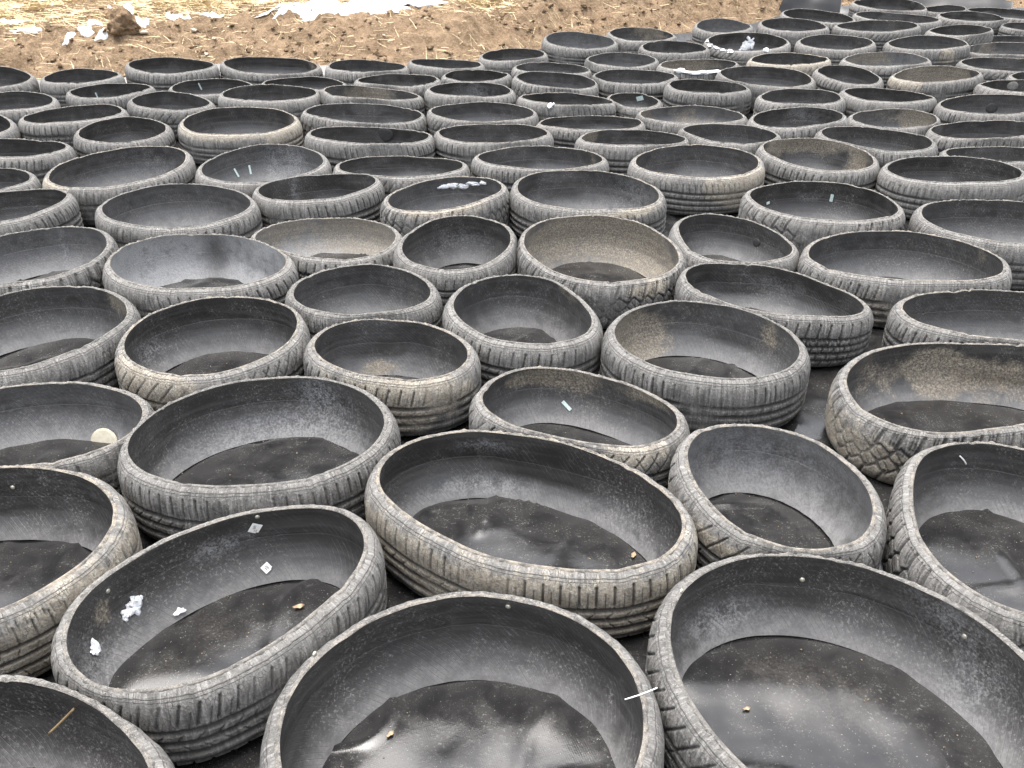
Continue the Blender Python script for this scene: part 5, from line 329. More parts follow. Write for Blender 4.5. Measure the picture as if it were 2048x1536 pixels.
SNOW_RIM = [('B23', [(0.0356, 0.03, 0.01),
  (0.0869, 0.03, 0.02),
  (0.1267, 0.025, 0.02),
  (0.1631, 0.02, 0.02),
  (0.1917, 0.02, 0.02),
  (0.3266, 0.02, 0.02)], 'broken snow crust along the near left rim of the snow splashed ring'),
  ('B21', [(0.1793, 0.05, 0.02),
  (0.2235, 0.06, 0.025),
  (0.268, 0.06, 0.025),
  (0.3111, 0.04, 0.02)], 'wide snow crust on the near rim of the ring with a half tan wall'),
  ('B42', [(0.9931, 0.04, 0.012),
  (0.0329, 0.04, 0.02)], 'snow scrap on the left end of a mostly hidden ring near the right edge'),
  ('M31', [(0.221, 0.016, 0.016),
  (0.2175, 0.012, 0.028)], 'tiny white snow scrap on the near rim of a long narrow grooved ring')]
STEMS = [('F1', (0.9087, 0.1425, 0.004),
  (0.9435, 0.082, 0.03), 0.0021, 'straw', 'pale straw stem lying inside the ring in the bottom left corner'),
  ('F8', (0.835, 0.1353, 0.004),
  (0.823, 0.1096, 0.006), 0.0019, 'nylon', 'short white straw stem stuck to the wall of the chunky ring at right')]
LEAVES = [(0.278, 1.601, 1.2, 0.011, 'curled orange brown leaf at the right end of the central ring floor'),
  (-0.455, 1.436, 0.3, 0.013, 'tan dry leaf on the liner inside the ring with two white stickers'),
  (-0.22, 1.104, 0.9, 0.009, 'small brown leaf on the liner in the bottom centre ring, near its middle'),
  (-0.35, 1.073, 0.5, 0.011, 'pale tan leaf on the liner at the lower left of the bottom centre ring'),
  (0.439, 1.167, 0.2, 0.008, 'small pale leaf on the liner in the bottom right ring')]
CLODS = [(-3.001, 7.4030000000000005, 0.092, 41, 'large dark earth clod sitting upright on the field among snow scraps')]
STONES = [(-2.522, 7.586, 0.024, 60, 'round pale stone on the dirt bank right of the big clod'),
  (-2.343, 7.502, 0.019, 61, 'small white stone in the dirt above the second back row ring'),
  (-2.38, 7.361, 0.02, 62, 'flat pale stone in straw right behind the rim of a back row ring'),
  (-2.861, 7.428, 0.028, 63, 'buff stone half buried just right of the big earth clod'),
  (-1.008, 7.517, 0.013, 64, 'tiny white stone alone on the middle of the dirt bank')]
SNOW = [([(-2.118, 7.793),
  (-2.048, 7.873),
  (-1.906, 7.82),
  (-1.918, 7.799),
  (-1.742, 7.8),
  (-1.54, 7.747),
  (-1.413, 7.817),
  (-1.235, 7.815),
  (-0.985, 7.85),
  (-0.769, 7.989),
  (-0.573, 7.968),
  (-0.409, 8.284),
  (-0.643, 8.397),
  (-1.05, 8.412),
  (-1.325, 8.441),
  (-1.755, 8.226),
  (-1.803, 7.897),
  (-1.991, 7.925)], 'largest snow patch, a long white band along the top of the dirt bank'),
  ([(-2.526, 7.786),
  (-2.46, 7.886),
  (-2.354, 7.907),
  (-2.425, 7.817)], 'thin lens shaped snow patch left of the large white band'),
  ([(-2.815, 7.841),
  (-2.768, 7.866),
  (-2.71, 7.841),
  (-2.567, 7.741),
  (-2.68, 7.689),
  (-2.735, 7.624)], 'ragged snow patch in straw midway between the earth clod and the lens shaped patch'),
  ([(-3.199, 7.979),
  (-3.177, 8.031),
  (-3.118, 8.008),
  (-3.054, 7.785),
  (-3.093, 7.758),
  (-3.175, 7.927)], 'upright snow patch directly behind the large earth clod'),
  ([(-3.004, 7.628),
  (-2.974, 7.685),
  (-2.921, 7.577),
  (-2.87, 7.667),
  (-2.857, 7.55),
  (-2.865, 7.51),
  (-2.912, 7.498),
  (-2.954, 7.56)], 'star shaped snow patch touching the right side of the earth clod'),
  ([(-3.346, 7.559),
  (-3.284, 7.61),
  (-3.224, 7.574),
  (-3.178, 7.466),
  (-3.292, 7.455)], 'flat snow patch touching the upper left side of the earth clod'),
  ([(-3.191, 7.268),
  (-3.193, 7.364),
  (-3.169, 7.391),
  (-3.16, 7.456),
  (-3.111, 7.361),
  (-3.139, 7.313)], 'snow patch at the lower left foot of the earth clod'),
  ([(-3.415, 7.205),
  (-3.413, 7.33),
  (-3.338, 7.339),
  (-3.349, 7.234),
  (-3.388, 7.206)], 'slanting narrow snow patch lowest of those left of the clod'),
  ([(-3.364, 7.417),
  (-3.298, 7.448),
  (-3.216, 7.38),
  (-3.303, 7.32)], 'small snow patch between the slanting patch and the clod'),
  ([(-3.857, 7.344),
  (-3.68, 7.358),
  (-3.569, 7.304),
  (-3.637, 7.302)], 'long thin snow patch at far left on the dirt'),
  ([(-3.36, 8.039),
  (-3.334, 8.043),
  (-3.279, 7.93),
  (-3.317, 7.949)], 'tiny snow patch up in the straw behind the clod to its left'),
  ([(-4.064, 7.606),
  (-4.011, 7.675),
  (-3.846, 7.582),
  (-3.903, 7.552)], 'faint thin snow patch at the left edge of the picture')]
STAINS = {'F12': [('lining', 0.8719, 0.0831, 0.15, 0.09, 'tan', 1), ('lining', 0.9179, 0.0773, 0.1, 0.09, 'tan', 0.6), ('lining', 0.5835, 0.1213, 0.04, 0.05, 'tan', 0.7)],
  'F13': [('lining', 0.772, 0.0755, 0.2, 0.05, 'tan', 0.9), ('lining', 0.796, 0.0925, 0.07, 0.06, 'tan', 1), ('tread', 0.1419, 0.0537, 0.35, 0.1, 'tan', 0.7)],
  'F21': [('lining', 0.726, 0.1015, 0.24, 0.08, 'tan', 0.8), ('tread', 0.32, 0.1431, 0.1, 0.03, 'tan', 0.7)],
  'F25': [('lining', 0.6587, 0.093, 0.25, 0.1, 'tan', 0.7)],
  'F11': [('lining', 0.7991, 0.1245, 0.16, 0.035, 'tan', 0.9), ('lining', 0.572, 0.1439, 0.12, 0.05, 'tan', 0.8), ('tread', 0.3569, 0.1406, 0.2, 0.04, 'tan', 0.5)],
  'F9': [('lining', 0.6461, 0.1194, 0.07, 0.08, 'chalk', 0.9), ('lining', 0.702, 0.0157, 0.22, 0.045, 'chalk', 0.8), ('lining', 0.8222, -0.0146, 0.1, 0.03, 'chalk', 0.4)],
  'F6': [('lining', 0.8057, 0.0227, 0.12, 0.018, 'chalk', 0.8), ('lining', 0.8012, 0.1269, 0.06, 0.018, 'chalk', 0.7), ('lining', 0.5809, 0.0442, 0.12, 0.05, 'chalk', 0.25), ('tread', 0.2116, 0.0982, 0.3, 0.045, 'tan', 1.0), ('tread', 0.3522, 0.0981, 0.25, 0.04, 'tan', 0.8), ('tread', 0.0913, 0.1049, 0.2, 0.05, 'tan', 0.6), ('tread', 0.3542, 0.0433, 0.3, 0.05, 'tan', 0.6)],
  'F5': [('lining', 0.8839, 0.0945, 0.04, 0.05, 'tan', 0.9), ('lining', 0.7177, 0.0941, 0.06, 0.022, 'chalk', 0.9), ('lining', 0.9267, 0.0275, 0.07, 0.06, 'chalk', 0.6)],
  'F3': [('lining', 0.8935, 0.0367, 0.09, 0.03, 'chalk', 0.7), ('lining', 0.6647, 0.1435, 0.07, 0.04, 'chalk', 0.7), ('lining', 0.6194, 0.0475, 0.06, 0.07, 'chalk', 0.5), ('tread', 0.0163, 0.1394, 0.2, 0.05, 'tan', 0.3)],
  'F2': [('lining', 0.081, 0.0978, 0.15, 0.06, 'tan', 0.45)],
  'F16': [('lining', 0.5445, 0.1599, 0.05, 0.06, 'tan', 1.0), ('tread', 0.127, 0.0776, 0.25, 0.08, 'tan', 0.6)],
  'F28': [('lining', 0.6124, 0.1583, 0.09, 0.06, 'tan', 0.8), ('tread', 0.198, 0.1414, 0.2, 0.04, 'tan', 0.3)],
  'F30': [('lining', 0.7952, 0.0162, 0.16, 0.025, 'tan', 0.9), ('tread', 0.2602, 0.1251, 0.2, 0.09, 'tan', 0.7)],
  'M29': [('lining', 0.7331, 0.113, 0.13, 0.1, 'tan', 1.3)],
  'B21': [('lining', 0.8326, 0.1234, 0.22, 0.12, 'tan', 1.4)],
  'M15': [('lining', 0.4967, 0.1421, 0.1, 0.1, 'tan', 0.7), ('tread', 0.3558, 0.1065, 0.16, 0.08, 'tan', 1.2), ('tread', 0.1263, 0.1606, 0.2, 0.02, 'tan', 0.6)],
  'M7': [('lining', 0.771, 0.1567, 0.25, 0.05, 'tan', 1.0), ('lining', 0.5682, 0.0964, 0.08, 0.1, 'tan', 0.7)],
  'M25': [('lining', 0.6191, 0.1176, 0.1, 0.1, 'tan', 1.3)],
  'B30': [('lining', 0.7277, 0.142, 0.35, 0.12, 'tan', 0.9), ('tread', 0.0425, 0.1519, 0.16, 0.04, 'tan', 1.2)],
  'F26': [('lining', 0.7136, 0.073, 0.055, 0.12, 'chalk', -0.95), ('lining', 0.8476, 0.0983, 0.3, 0.1, 'chalk', 0.2)],
  'F31': [('lining', 0.7683, 0.1561, 0.08, 0.07, 'tan', 0.8)],
  'M2': [('lining', 0.6416, 0.1001, 0.1, 0.12, 'chalk', 0.7), ('lining', 0.7088, 0.0721, 0.04, 0.1, 'chalk', 0.5)],
  'M5': [('lining', 0.5841, 0.1323, 0.07, 0.1, 'tan', 0.9)],
  'B19': [('lining', 0.6935, 0.2142, 0.25, 0.1, 'tan', 0.7)],
  'B7': [('lining', 0.5847, 0.157, 0.1, 0.1, 'tan', 1.0)],
  'M30': [('lining', 0.6767, 0.119, 0.1, 0.05, 'chalk', 0.7)],
  'F22': [('lining', 0.574, 0.1196, 0.14, 0.1, 'chalk', 0.5), ('tread', 0.3214, 0.1557, 0.18, 0.02, 'tan', 0.8)],
  'M1': [('lining', 0.6049, 0.0874, 0.15, 0.1, 'chalk', 0.3), ('tread', 0.0221, 0.1538, 0.12, 0.04, 'tan', 1.1)],
  'F19': [('lining', 0.7866, 0.1079, 0.08, 0.06, 'tan', 0.6)],
  'F15': [('lining', 0.729, 0.085, 0.1, 0.03, 'chalk', 0.4), ('tread', 0.4337, -0.0249, 0.16, 0.025, 'tan', 0.9)],
  'F29': [('lining', 0.8952, 0.0632, 0.06, 0.03, 'chalk', 0.7), ('tread', 0.1239, 0.1379, 0.16, 0.06, 'tan', 0.9)],
  'F23': [('lining', 0.7211, 0.0815, 0.12, 0.03, 'chalk', 0.4)],
  'F34': [('lining', 0.8395, 0.1007, 0.02, 0.1, 'chalk', 0.6)],
  'B28': [('lining', 0.7603, 0.1541, 0.2, 0.1, 'tan', 0.8)],
  'M13': [('lining', 0.8876, 0.1448, 0.08, 0.1, 'tan', 1.1)],
  'B38': [('lining', 0.8077, 0.1382, 0.4, 0.1, 'tan', 0.6)],
  'F32': [('lining', 0.8761, 0.0705, 0.012, 0.1, 'chalk', 0.5)],
  'F7': [('lining', 0.8128, 0.1026, 0.2, 0.1, 'chalk', 0.25), ('tread', 0.1817, 0.1234, 0.3, 0.03, 'tan', 0.6)],
  'F18': [('lining', 0.771, 0.0996, 0.05, 0.02, 'chalk', 0.5)],
  'M24': [('lining', 0.708, 0.1257, 0.1, 0.04, 'chalk', 0.5)],
  'M6': [('tread', 0.3615, 0.1161, 0.16, 0.06, 'tan', 1.3)],
  'F4': [('tread', 0.6236, 0.0593, 0.4, 0.08, 'tan', 0.9)],
  'B25': [('tread', 0.2609, 0.1889, 0.4, 0.06, 'tan', 1.5), ('tread', 0.9925, 0.1862, 0.3, 0.05, 'tan', 1.2)],
  'F24': [('tread', 0.1711, 0.1943, 0.2, 0.04, 'tan', 0.9)],
  'B35': [('tread', 0.2971, 0.1705, 0.06, 0.05, 'tan', 1.3)]}
SHEETS = [('liner_flap', ((2.42, 8.98, .02), (3.10, 9.12, .02), (3.17, 9.36, .34), (2.58, 9.22, .36)), 'raised black flap of liner behind the ring row at the top right', 1.0, .05),
 ('liner_flap', ((3.9, 9.42, .05), (4.8, 9.25, .04), (4.9, 9.5, .30), (3.8, 9.66, .36)), 'dark folded edge of liner beyond the last rings in the top right corner', 2.0, .06)]
EXPOSURE = 1.8


# ------------------------------------------------------------------ helpers
def tag(o, label=None, cat=None, group=None, kind=None):
    if label: o['label'] = label
    if cat: o['category'] = cat
    if group: o['group'] = group
    if kind: o['kind'] = kind
    return o

def empty(name, loc):
    o = bpy.data.objects.new(name, None); C.objects.link(o)
    o.location = loc; o.empty_display_size = 0.05
    return o

def mesh_obj(name, V, F, mat, parent=None, uv=None, smooth=True, loc=None, color=None, attrs=None):
    """V (n,3), F (m,4) int or list of tuples; uv = (m*4, 2) loop uvs"""
    me = bpy.data.meshes.new(name)
    V = np.asarray(V, dtype=np.float32)
    if isinstance(F, np.ndarray):
        m, k = F.shape
        me.vertices.add(len(V)); me.vertices.foreach_set('co', V.ravel())
        me.loops.add(m * k); me.loops.foreach_set('vertex_index', F.astype(np.int32).ravel())
        me.polygons.add(m)
        me.polygons.foreach_set('loop_start', np.arange(0, m * k, k, dtype=np.int32))
        me.polygons.foreach_set('loop_total', np.full(m, k, dtype=np.int32))
    else:
        me.from_pydata([tuple(v) for v in V.tolist()], [], F)
    if uv is not None:
        l = me.uv_layers.new(name='UVMap')
        l.data.foreach_set('uv', np.asarray(uv, dtype=np.float32).ravel())
    for an, av in (attrs or {}).items():
        at = me.attributes.new(an, 'FLOAT', 'POINT'); at.data.foreach_set('value', np.asarray(av, dtype=np.float32).ravel())
    me.update(calc_edges=True)
    me.polygons.foreach_set('use_smooth', np.full(len(me.polygons), smooth, dtype=bool))
    me.materials.append(mat)
    o = bpy.data.objects.new(name, me); C.objects.link(o)
    if parent is not None: o.parent = parent
    if loc is not None: o.location = loc
    if color is not None: o.color = color
    return o

def grid(P, wrap=False, U=None, Vv=None, flip=False):
    """P (nu,nv,3): quads; wrap in u.  U (nu+wrap,), Vv (nu,nv) or (nv,)"""
    nu, nv = P.shape[:2]
    iu = np.arange(nu if wrap else nu - 1); iv = np.arange(nv - 1)
    a, b = np.meshgrid(iu, iv, indexing='ij'); a2 = (a + 1) % nu
    F = np.stack([a * nv + b, a2 * nv + b, a2 * nv + b + 1, a * nv + b + 1], -1).reshape(-1, 4)
    uv = None
    if U is not None:
        V2 = np.broadcast_to(Vv, (nu, nv)) if Vv.ndim == 1 else Vv
        uv = np.stack([np.stack([U[a], V2[a, b]], -1), np.stack([U[a + 1], V2[a2, b]], -1),
                       np.stack([U[a + 1], V2[a2, b + 1]], -1), np.stack([U[a], V2[a, b + 1]], -1)], 2).reshape(-1, 2)
    if flip:
        F = F[:, ::-1].copy()
        if uv is not None: uv = uv.reshape(-1, 4, 2)[:, ::-1].reshape(-1, 2)
    return P.reshape(-1, 3), F, uv

# ------------------------------------------------------------------ node helpers
class NT:
    def __init__(s, name):
        s.m = bpy.data.materials.new(name); s.m.use_nodes = True
        s.t = s.m.node_tree; s.t.nodes.clear()
        s.out = s.n('OutputMaterial'); s.b = s.n('BsdfPrincipled')
        s.t.links.new(s.b.outputs[0], s.out.inputs[0])
    def n(s, typ, **kw):
        nd = s.t.nodes.new('ShaderNode' + typ)
        for k, v in kw.items(): setattr(nd, k, v)
        return nd
    def put(s, sock, v):
        if isinstance(v, bpy.types.NodeSocket): s.t.links.new(v, sock)
        elif isinstance(v, (tuple, list)):
            sock.default_value = tuple(v) + (1,) if len(v) == 3 and sock.type == 'RGBA' else tuple(v)
        else: sock.default_value = v
    def math(s, op, a, b=None, c=None, clamp=False):
        nd = s.n('Math', operation=op, use_clamp=clamp); s.put(nd.inputs[0], a)
        if b is not None: s.put(nd.inputs[1], b)
        if c is not None: s.put(nd.inputs[2], c)
        return nd.outputs[0]
    def mix(s, f, a, b):
        nd = s.n('Mix', data_type='RGBA'); s.put(nd.inputs[0], f); s.put(nd.inputs[6], a); s.put(nd.inputs[7], b)
        return nd.outputs[2]
    def noise(s, vec, scale, detail=4, rough=.55, dist=0., w=None):
        nd = s.n('TexNoise', noise_dimensions='4D' if w is not None else '3D')
        s.put(nd.inputs['Vector'], vec); s.put(nd.inputs['Scale'], scale); s.put(nd.inputs['Detail'], detail)
        s.put(nd.inputs['Roughness'], rough); s.put(nd.inputs['Distortion'], dist)
        if w is not None: s.put(nd.inputs['W'], w)
        return nd.outputs['Fac']
    def ss(s, x, lo, hi, a=0., b=1.):
        nd = s.n('MapRange', interpolation_type='SMOOTHSTEP'); s.put(nd.inputs[0], x)
        s.put(nd.inputs[1], lo); s.put(nd.inputs[2], hi); s.put(nd.inputs[3], a); s.put(nd.inputs[4], b)
        return nd.outputs[0]
    def bump(s, h, strength, dist, nrm=None):
        nd = s.n('Bump'); s.put(nd.inputs['Strength'], strength); s.put(nd.inputs['Distance'], dist); s.put(nd.inputs['Height'], h)
        if nrm is not None: s.put(nd.inputs['Normal'], nrm)
        return nd.outputs[0]
    def fin(s, col=None, rough=None, nrm=None, spec=None):
        if col is not None: s.put(s.b.inputs['Base Color'], col)
        if rough is not None: s.put(s.b.inputs['Roughness'], rough)
        if nrm is not None: s.put(s.b.inputs['Normal'], nrm)
        if spec is not None: s.put(s.b.inputs['Specular IOR Level'], spec)
        return s.m
    def coord(s, which='Object'): return s.n('TexCoord').outputs[which]
    def seed(s):
        """object colour: r = tan mud, g = pale grey film, b = seed"""
        oi = s.n('ObjectInfo'); sp = s.n('SeparateColor'); s.t.links.new(oi.outputs['Color'], sp.inputs[0])
        return sp.outputs[0], sp.outputs[1], s.math('MULTIPLY', sp.outputs[2], 37.)
    def scalev(s, v, sc):
        nd = s.n('VectorMath', operation='MULTIPLY'); s.put(nd.inputs[0], v); nd.inputs[1].default_value = sc
        return nd.outputs[0]

# ------------------------------------------------------------------ materials
def mat_tread():
    t = NT('weathered_tread_rubber'); tan, grey, sd = t.seed(); co = t.coord()
    big = t.noise(co, 7., 5, .6, .4, sd); mid = t.noise(co, 30., 6, .68, .5, sd); fine = t.noise(co, 190., 5, .75)
    gr = t.n('Attribute', attribute_name='groove').outputs['Fac']          # unworn rubber in the grooves, colour darkened to deepen their shade
    base = t.mix(t.ss(mid, .32, .68), (.040, .039, .037), (.157, .151, .142))
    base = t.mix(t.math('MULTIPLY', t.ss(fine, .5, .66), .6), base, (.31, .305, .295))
    base = t.mix(t.math('MULTIPLY', t.ss(big, .45, .7), .35), base, (.24, .236, .228))
    base = t.mix(t.math('MULTIPLY', grey, .75), base, t.mix(t.ss(mid, .35, .65), (.215, .207, .193), (.35, .337, .315)))
    scuff = t.noise(t.scalev(t.coord('UV'), (160., 9., 1.)), 1., 4, .6, .6, sd)
    base = t.mix(t.math('MULTIPLY', t.ss(scuff, .50, .68), .5), base, (.045, .045, .045)); base = t.mix(t.math('MULTIPLY', t.ss(scuff, .48, .34), .45), base, (.33, .325, .315))
    stn = t.n('Attribute', attribute_name='stain').outputs['Fac']
    thr = t.math('SUBTRACT', .80, t.math('ADD', t.math('MULTIPLY', tan, .34), t.math('MULTIPLY', stn, .50)))
    mm = t.math('ADD', t.math('MULTIPLY', big, .55), t.math('MULTIPLY', mid, .45))
    mud = t.ss(mm, t.math('SUBTRACT', thr, .03), t.math('ADD', thr, .10))
    mud = t.math('MULTIPLY', mud, t.ss(fine, .36, .6, .15, .95))
    base = t.mix(mud, base, t.mix(t.ss(mid, .35, .7), (.235, .20, .15), (.43, .395, .325)))
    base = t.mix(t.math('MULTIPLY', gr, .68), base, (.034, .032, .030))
    sv = t.n('SeparateXYZ'); t.t.links.new(t.coord('UV'), sv.inputs[0]); vv = t.math('ADD', sv.outputs[1], t.math('MULTIPLY', mid, .0022))
    ring = t.math('ADD', t.ss(t.math('ABSOLUTE', t.math('SUBTRACT', vv, .0075)), .0006, .0012, 1., 0.), t.ss(t.math('ABSOLUTE', t.math('SUBTRACT', vv, .0135)), .0005, .001, .8, 0.), clamp=True)
    base = t.mix(t.math('MULTIPLY', ring, .6), base, (.05, .05, .049))
    crack = t.n('TexVoronoi', feature='DISTANCE_TO_EDGE'); t.put(crack.inputs['Vector'], t.scalev(t.coord('UV'), (150., 75., 1.))); t.put(crack.inputs['Scale'], 1.)
    ck = t.math('MULTIPLY', t.ss(crack.outputs[0], .0, .06, 1., 0.), t.ss(mid, .48, .62))
    base = t.mix(t.math('MULTIPLY', ck, .55), base, (.045, .045, .044))
    h = t.math('SUBTRACT', t.math('ADD', t.math('MULTIPLY', fine, .7), t.math('MULTIPLY', mid, 1.)), t.math('ADD', t.math('MULTIPLY', ring, .5), t.math('MULTIPLY', ck, .4)))
    return t.fin(base, t.ss(mid, .2, .8, .55, .80), t.bump(h, 1., .0045), .4)

def mat_rim():
    t = NT('cut_rubber_edge'); tan, grey, sd = t.seed(); co = t.coord()
    a = t.noise(co, 45., 5, .65, .2, sd); f = t.noise(co, 260., 3, .6)
    uv = t.coord('UV')
    st = t.noise(t.scalev(uv, (9., 420., 1.)), 1., 2, .5)
    base = t.mix(t.ss(a, .3, .7), (.062, .06, .057), (.165, .16, .15))
    base = t.mix(t.math('MULTIPLY', t.ss(f, .5, .68), .55), base, (.27, .262, .25))
    base = t.mix(t.math('MULTIPLY', t.ss(st, .55, .7), .5), base, (.07, .07, .068))
    base = t.mix(t.math('MULTIPLY', tan, t.ss(a, .4, .6, .1, .9)), base, (.40, .33, .24))
    return t.fin(base, .75, t.bump(t.math('ADD', f, st), .9, .003), .3)

def mat_lining():
    t = NT('inner_lining_rubber'); tan, grey, sd = t.seed(); uv = t.coord('UV'); co = t.coord()
    sp = t.n('SeparateXYZ'); t.t.links.new(uv, sp.inputs[0]); u, v = sp.outputs[0], sp.outputs[1]
    big = t.noise(co, 6., 4, .55, .5, sd); mid = t.noise(co, 26., 5, .65, .4, sd); fine = t.noise(co, 170., 4, .75); spk = t.noise(co, 330., 2, .6)
    streak = t.noise(t.scalev(uv, (3., 55., 1.)), 1., 3, .6, 0., sd)
    # fine slanted ply lines moulded into the lining
    slant = t.math('ADD', .25, t.math('MULTIPLY', t.math('FRACT', sd), .9))
    ph = t.math('MULTIPLY', t.math('ADD', u, t.math('MULTIPLY', v, slant)), 72.)
    fr = t.math('ABSOLUTE', t.math('SUBTRACT', t.math('FRACT', ph), .5))
    line = t.math('MULTIPLY', t.ss(fr, .0, .085, 1., 0.), t.ss(mid, .38, .62))
    base = t.mix(t.ss(big, .3, .7), (.0105, .0099, .0096), (.028, .0245, .0225))
    band = t.ss(t.math('ADD', v, t.math('MULTIPLY', mid, .004)), .086, .089)                 # step where the inner plies overlap
    base = t.mix(t.math('MULTIPLY', band, .3), base, (.06, .058, .057))
    base = t.mix(t.math('MULTIPLY', t.ss(streak, .42, .72), .5), base, (.085, .082, .08))
    base = t.mix(t.math('MULTIPLY', line, .45), base, (.085, .083, .08))
    foot = t.math('MULTIPLY', t.ss(t.math('ADD', v, t.math('MULTIPLY', mid, .035)), .150, .205), t.math('MULTIPLY', t.ss(mid, .3, .62, .55, 1.), t.ss(fine, .30, .55, .7, 1.)))   # sky sheen painted as a pale tone on the flared foot
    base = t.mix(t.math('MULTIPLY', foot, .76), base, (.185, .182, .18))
    chk = t.n('Attribute', attribute_name='chalk').outputs['Fac']
    gm = t.math('MULTIPLY', grey, t.ss(mid, .25, .6, .45, 1.)); gm = t.math('MULTIPLY', gm, t.math('ADD', 1., t.math('MINIMUM', chk, 0.)), clamp=True)
    gm = t.math('ADD', gm, t.math('MULTIPLY', t.math('MAXIMUM', chk, 0.), t.ss(t.math('ADD', t.math('MULTIPLY', fine, .6), t.math('MULTIPLY', mid, .4)), .40, .62)), clamp=True)
    base = t.mix(gm, base, t.mix(t.ss(fine, .3, .7), (.20, .203, .208), (.35, .352, .352)))
    dust = t.math('MULTIPLY', t.ss(fine, .53, .66), t.ss(t.math('ADD', t.math('MULTIPLY', big, .6), t.math('MULTIPLY', mid, .4)), .43, .60, .05, .9))
    base = t.mix(dust, base, (.22, .215, .205))
    base = t.mix(t.math('MULTIPLY', t.ss(spk, .66, .74), t.ss(mid, .45, .65, .05, .5)), base, (.36, .35, .32))
    stn = t.n('Attribute', attribute_name='stain').outputs['Fac']
    thr = t.math('SUBTRACT', .80, t.math('ADD', t.math('MULTIPLY', tan, .36), t.math('MULTIPLY', stn, .40)))
    mm = t.math('ADD', t.math('MULTIPLY', big, .7), t.math('MULTIPLY', mid, .3))
    mud = t.math('MULTIPLY', t.ss(mm, t.math('SUBTRACT', thr, .03), t.math('ADD', thr, .14)), t.ss(fine, .3, .6, .25, .9))
    base = t.mix(mud, base, t.mix(t.math('MULTIPLY', t.ss(fine, .35, .7), t.ss(streak, .3, .65, .45, 1.)), (.125, .105, .078), (.44, .385, .295)))
    h = t.math('ADD', t.math('ADD', t.math('MULTIPLY', fine, .5), t.math('MULTIPLY', line, .9)), t.math('ADD', t.math('MULTIPLY', mid, .8), t.math('MULTIPLY', band, -.8)))
    rough = t.math('ADD', t.ss(mid, .3, .7, .33, .50), t.math('MULTIPLY', t.math('ADD', mud, dust), .3), clamp=True)
    return t.fin(base, rough, t.bump(h, .5, .002), .8)

def mat_liner():
    t = NT('black_pond_liner'); co = t.coord()
    sp = t.n('SeparateXYZ'); t.t.links.new(co, sp.inputs[0]); x, y = sp.outputs[0], sp.outputs[1]
    big = t.noise(co, 2.6, 4, .5, .3); mid = t.noise(co, 14., 5, .6, .5); fine = t.noise(co, 150., 4, .75); spk = t.noise(co, 260., 2, .6)
    # woven scrim showing through
    d1 = t.math('SINE', t.math('MULTIPLY', t.math('ADD', x, t.math('MULTIPLY', y, .35)), 1500.))
    d2 = t.math('SINE', t.math('MULTIPLY', t.math('SUBTRACT', y, t.math('MULTIPLY', x, .35)), 1500.))
    weave = t.math('ADD', d1, t.math('MULTIPLY', d2, .35))
    base = t.mix(t.ss(mid, .3, .7), (.0105, .0103, .011), (.024, .0232, .0228))
    dust = t.math('MULTIPLY', t.ss(fine, .54, .70), t.ss(mid, .42, .68, .05, .6))
    base = t.mix(dust, base, (.10, .12, .108))
    base = t.mix(t.math('MULTIPLY', t.ss(spk, .68, .75), t.ss(big, .4, .65, .15, .8)), base, (.36, .34, .30))
    base = t.mix(t.math('MULTIPLY', t.ss(big, .55, .72), t.ss(fine, .35, .65, .05, .32)), base, (.07, .064, .055))
    rough = t.math('ADD', t.ss(mid, .3, .7, .12, .24), t.math('MULTIPLY', dust, .4), clamp=True)
    h1 = t.bump(weave, .03, .0005); h2 = t.bump(t.math('MULTIPLY', fine, .3), .3, .002, h1)
    return t.fin(base, rough, h2, .62)

def mat_ground():
    t = NT('dry_dirt_ground'); co = t.coord()
    big = t.noise(co, 1.3, 5, .6, .4); mid = t.noise(co, 9., 7, .7, .3); fine = t.noise(co, 60., 6, .75); pb = t.noise(co, 44., 2, .5)
    base = t.mix(t.ss(mid, .32, .68), (.142, .096, .058), (.285, .202, .128))
    base = t.mix(t.math('MULTIPLY', t.ss(fine, .48, .66), .65), base, (.39, .298, .2))
    base = t.mix(t.math('MULTIPLY', t.ss(fine, .43, .33), .5), base, (.115, .078, .048))
    base = t.mix(t.math('MULTIPLY', t.ss(big, .5, .68), .5), base, (.25, .175, .113))
    base = t.mix(t.math('MULTIPLY', t.ss(pb, .71, .75), .5), base, (.46, .38, .28))
    h = t.math('ADD', t.math('MULTIPLY', fine, .6), mid)
    return t.fin(base, .95, t.bump(h, 1., .03), .15)

def mat_simple(name, c1, c2, rough, scale=60., bump=.3, bd=.002, spec=.4, emi=None):
    t = NT(name); co = t.coord(); f = t.noise(co, scale, 5, .65, .2)
    t.fin(t.mix(t.ss(f, .3, .7), c1, c2), rough, t.bump(f, bump, bd), spec)
    return t.m

def mat_straw():
    t = NT('dry_straw'); uv = t.coord('UV'); sp = t.n('SeparateXYZ'); t.t.links.new(uv, sp.inputs[0])
    c = t.mix(sp.outputs[0], (.42, .32, .17), (.72, .62, .40)); c = t.mix(t.ss(sp.outputs[0], .0, .18, .8, 0.), c, (.22, .15, .08))
    return t.fin(c, .7, None, .3)

def mat_snow():
    t = NT('old_snow'); co = t.coord(); f = t.noise(co, 40., 5, .6); g = t.noise(co, 140., 3, .6)
    t.b.inputs['Subsurface Weight'].default_value = .15; t.b.inputs['Subsurface Radius'].default_value = (.02, .025, .03)
    return t.fin(t.mix(t.ss(f, .35, .65), (.78, .80, .83), (.9, .91, .92)), .6, t.bump(t.math('ADD', f, g), .5, .006), .4)

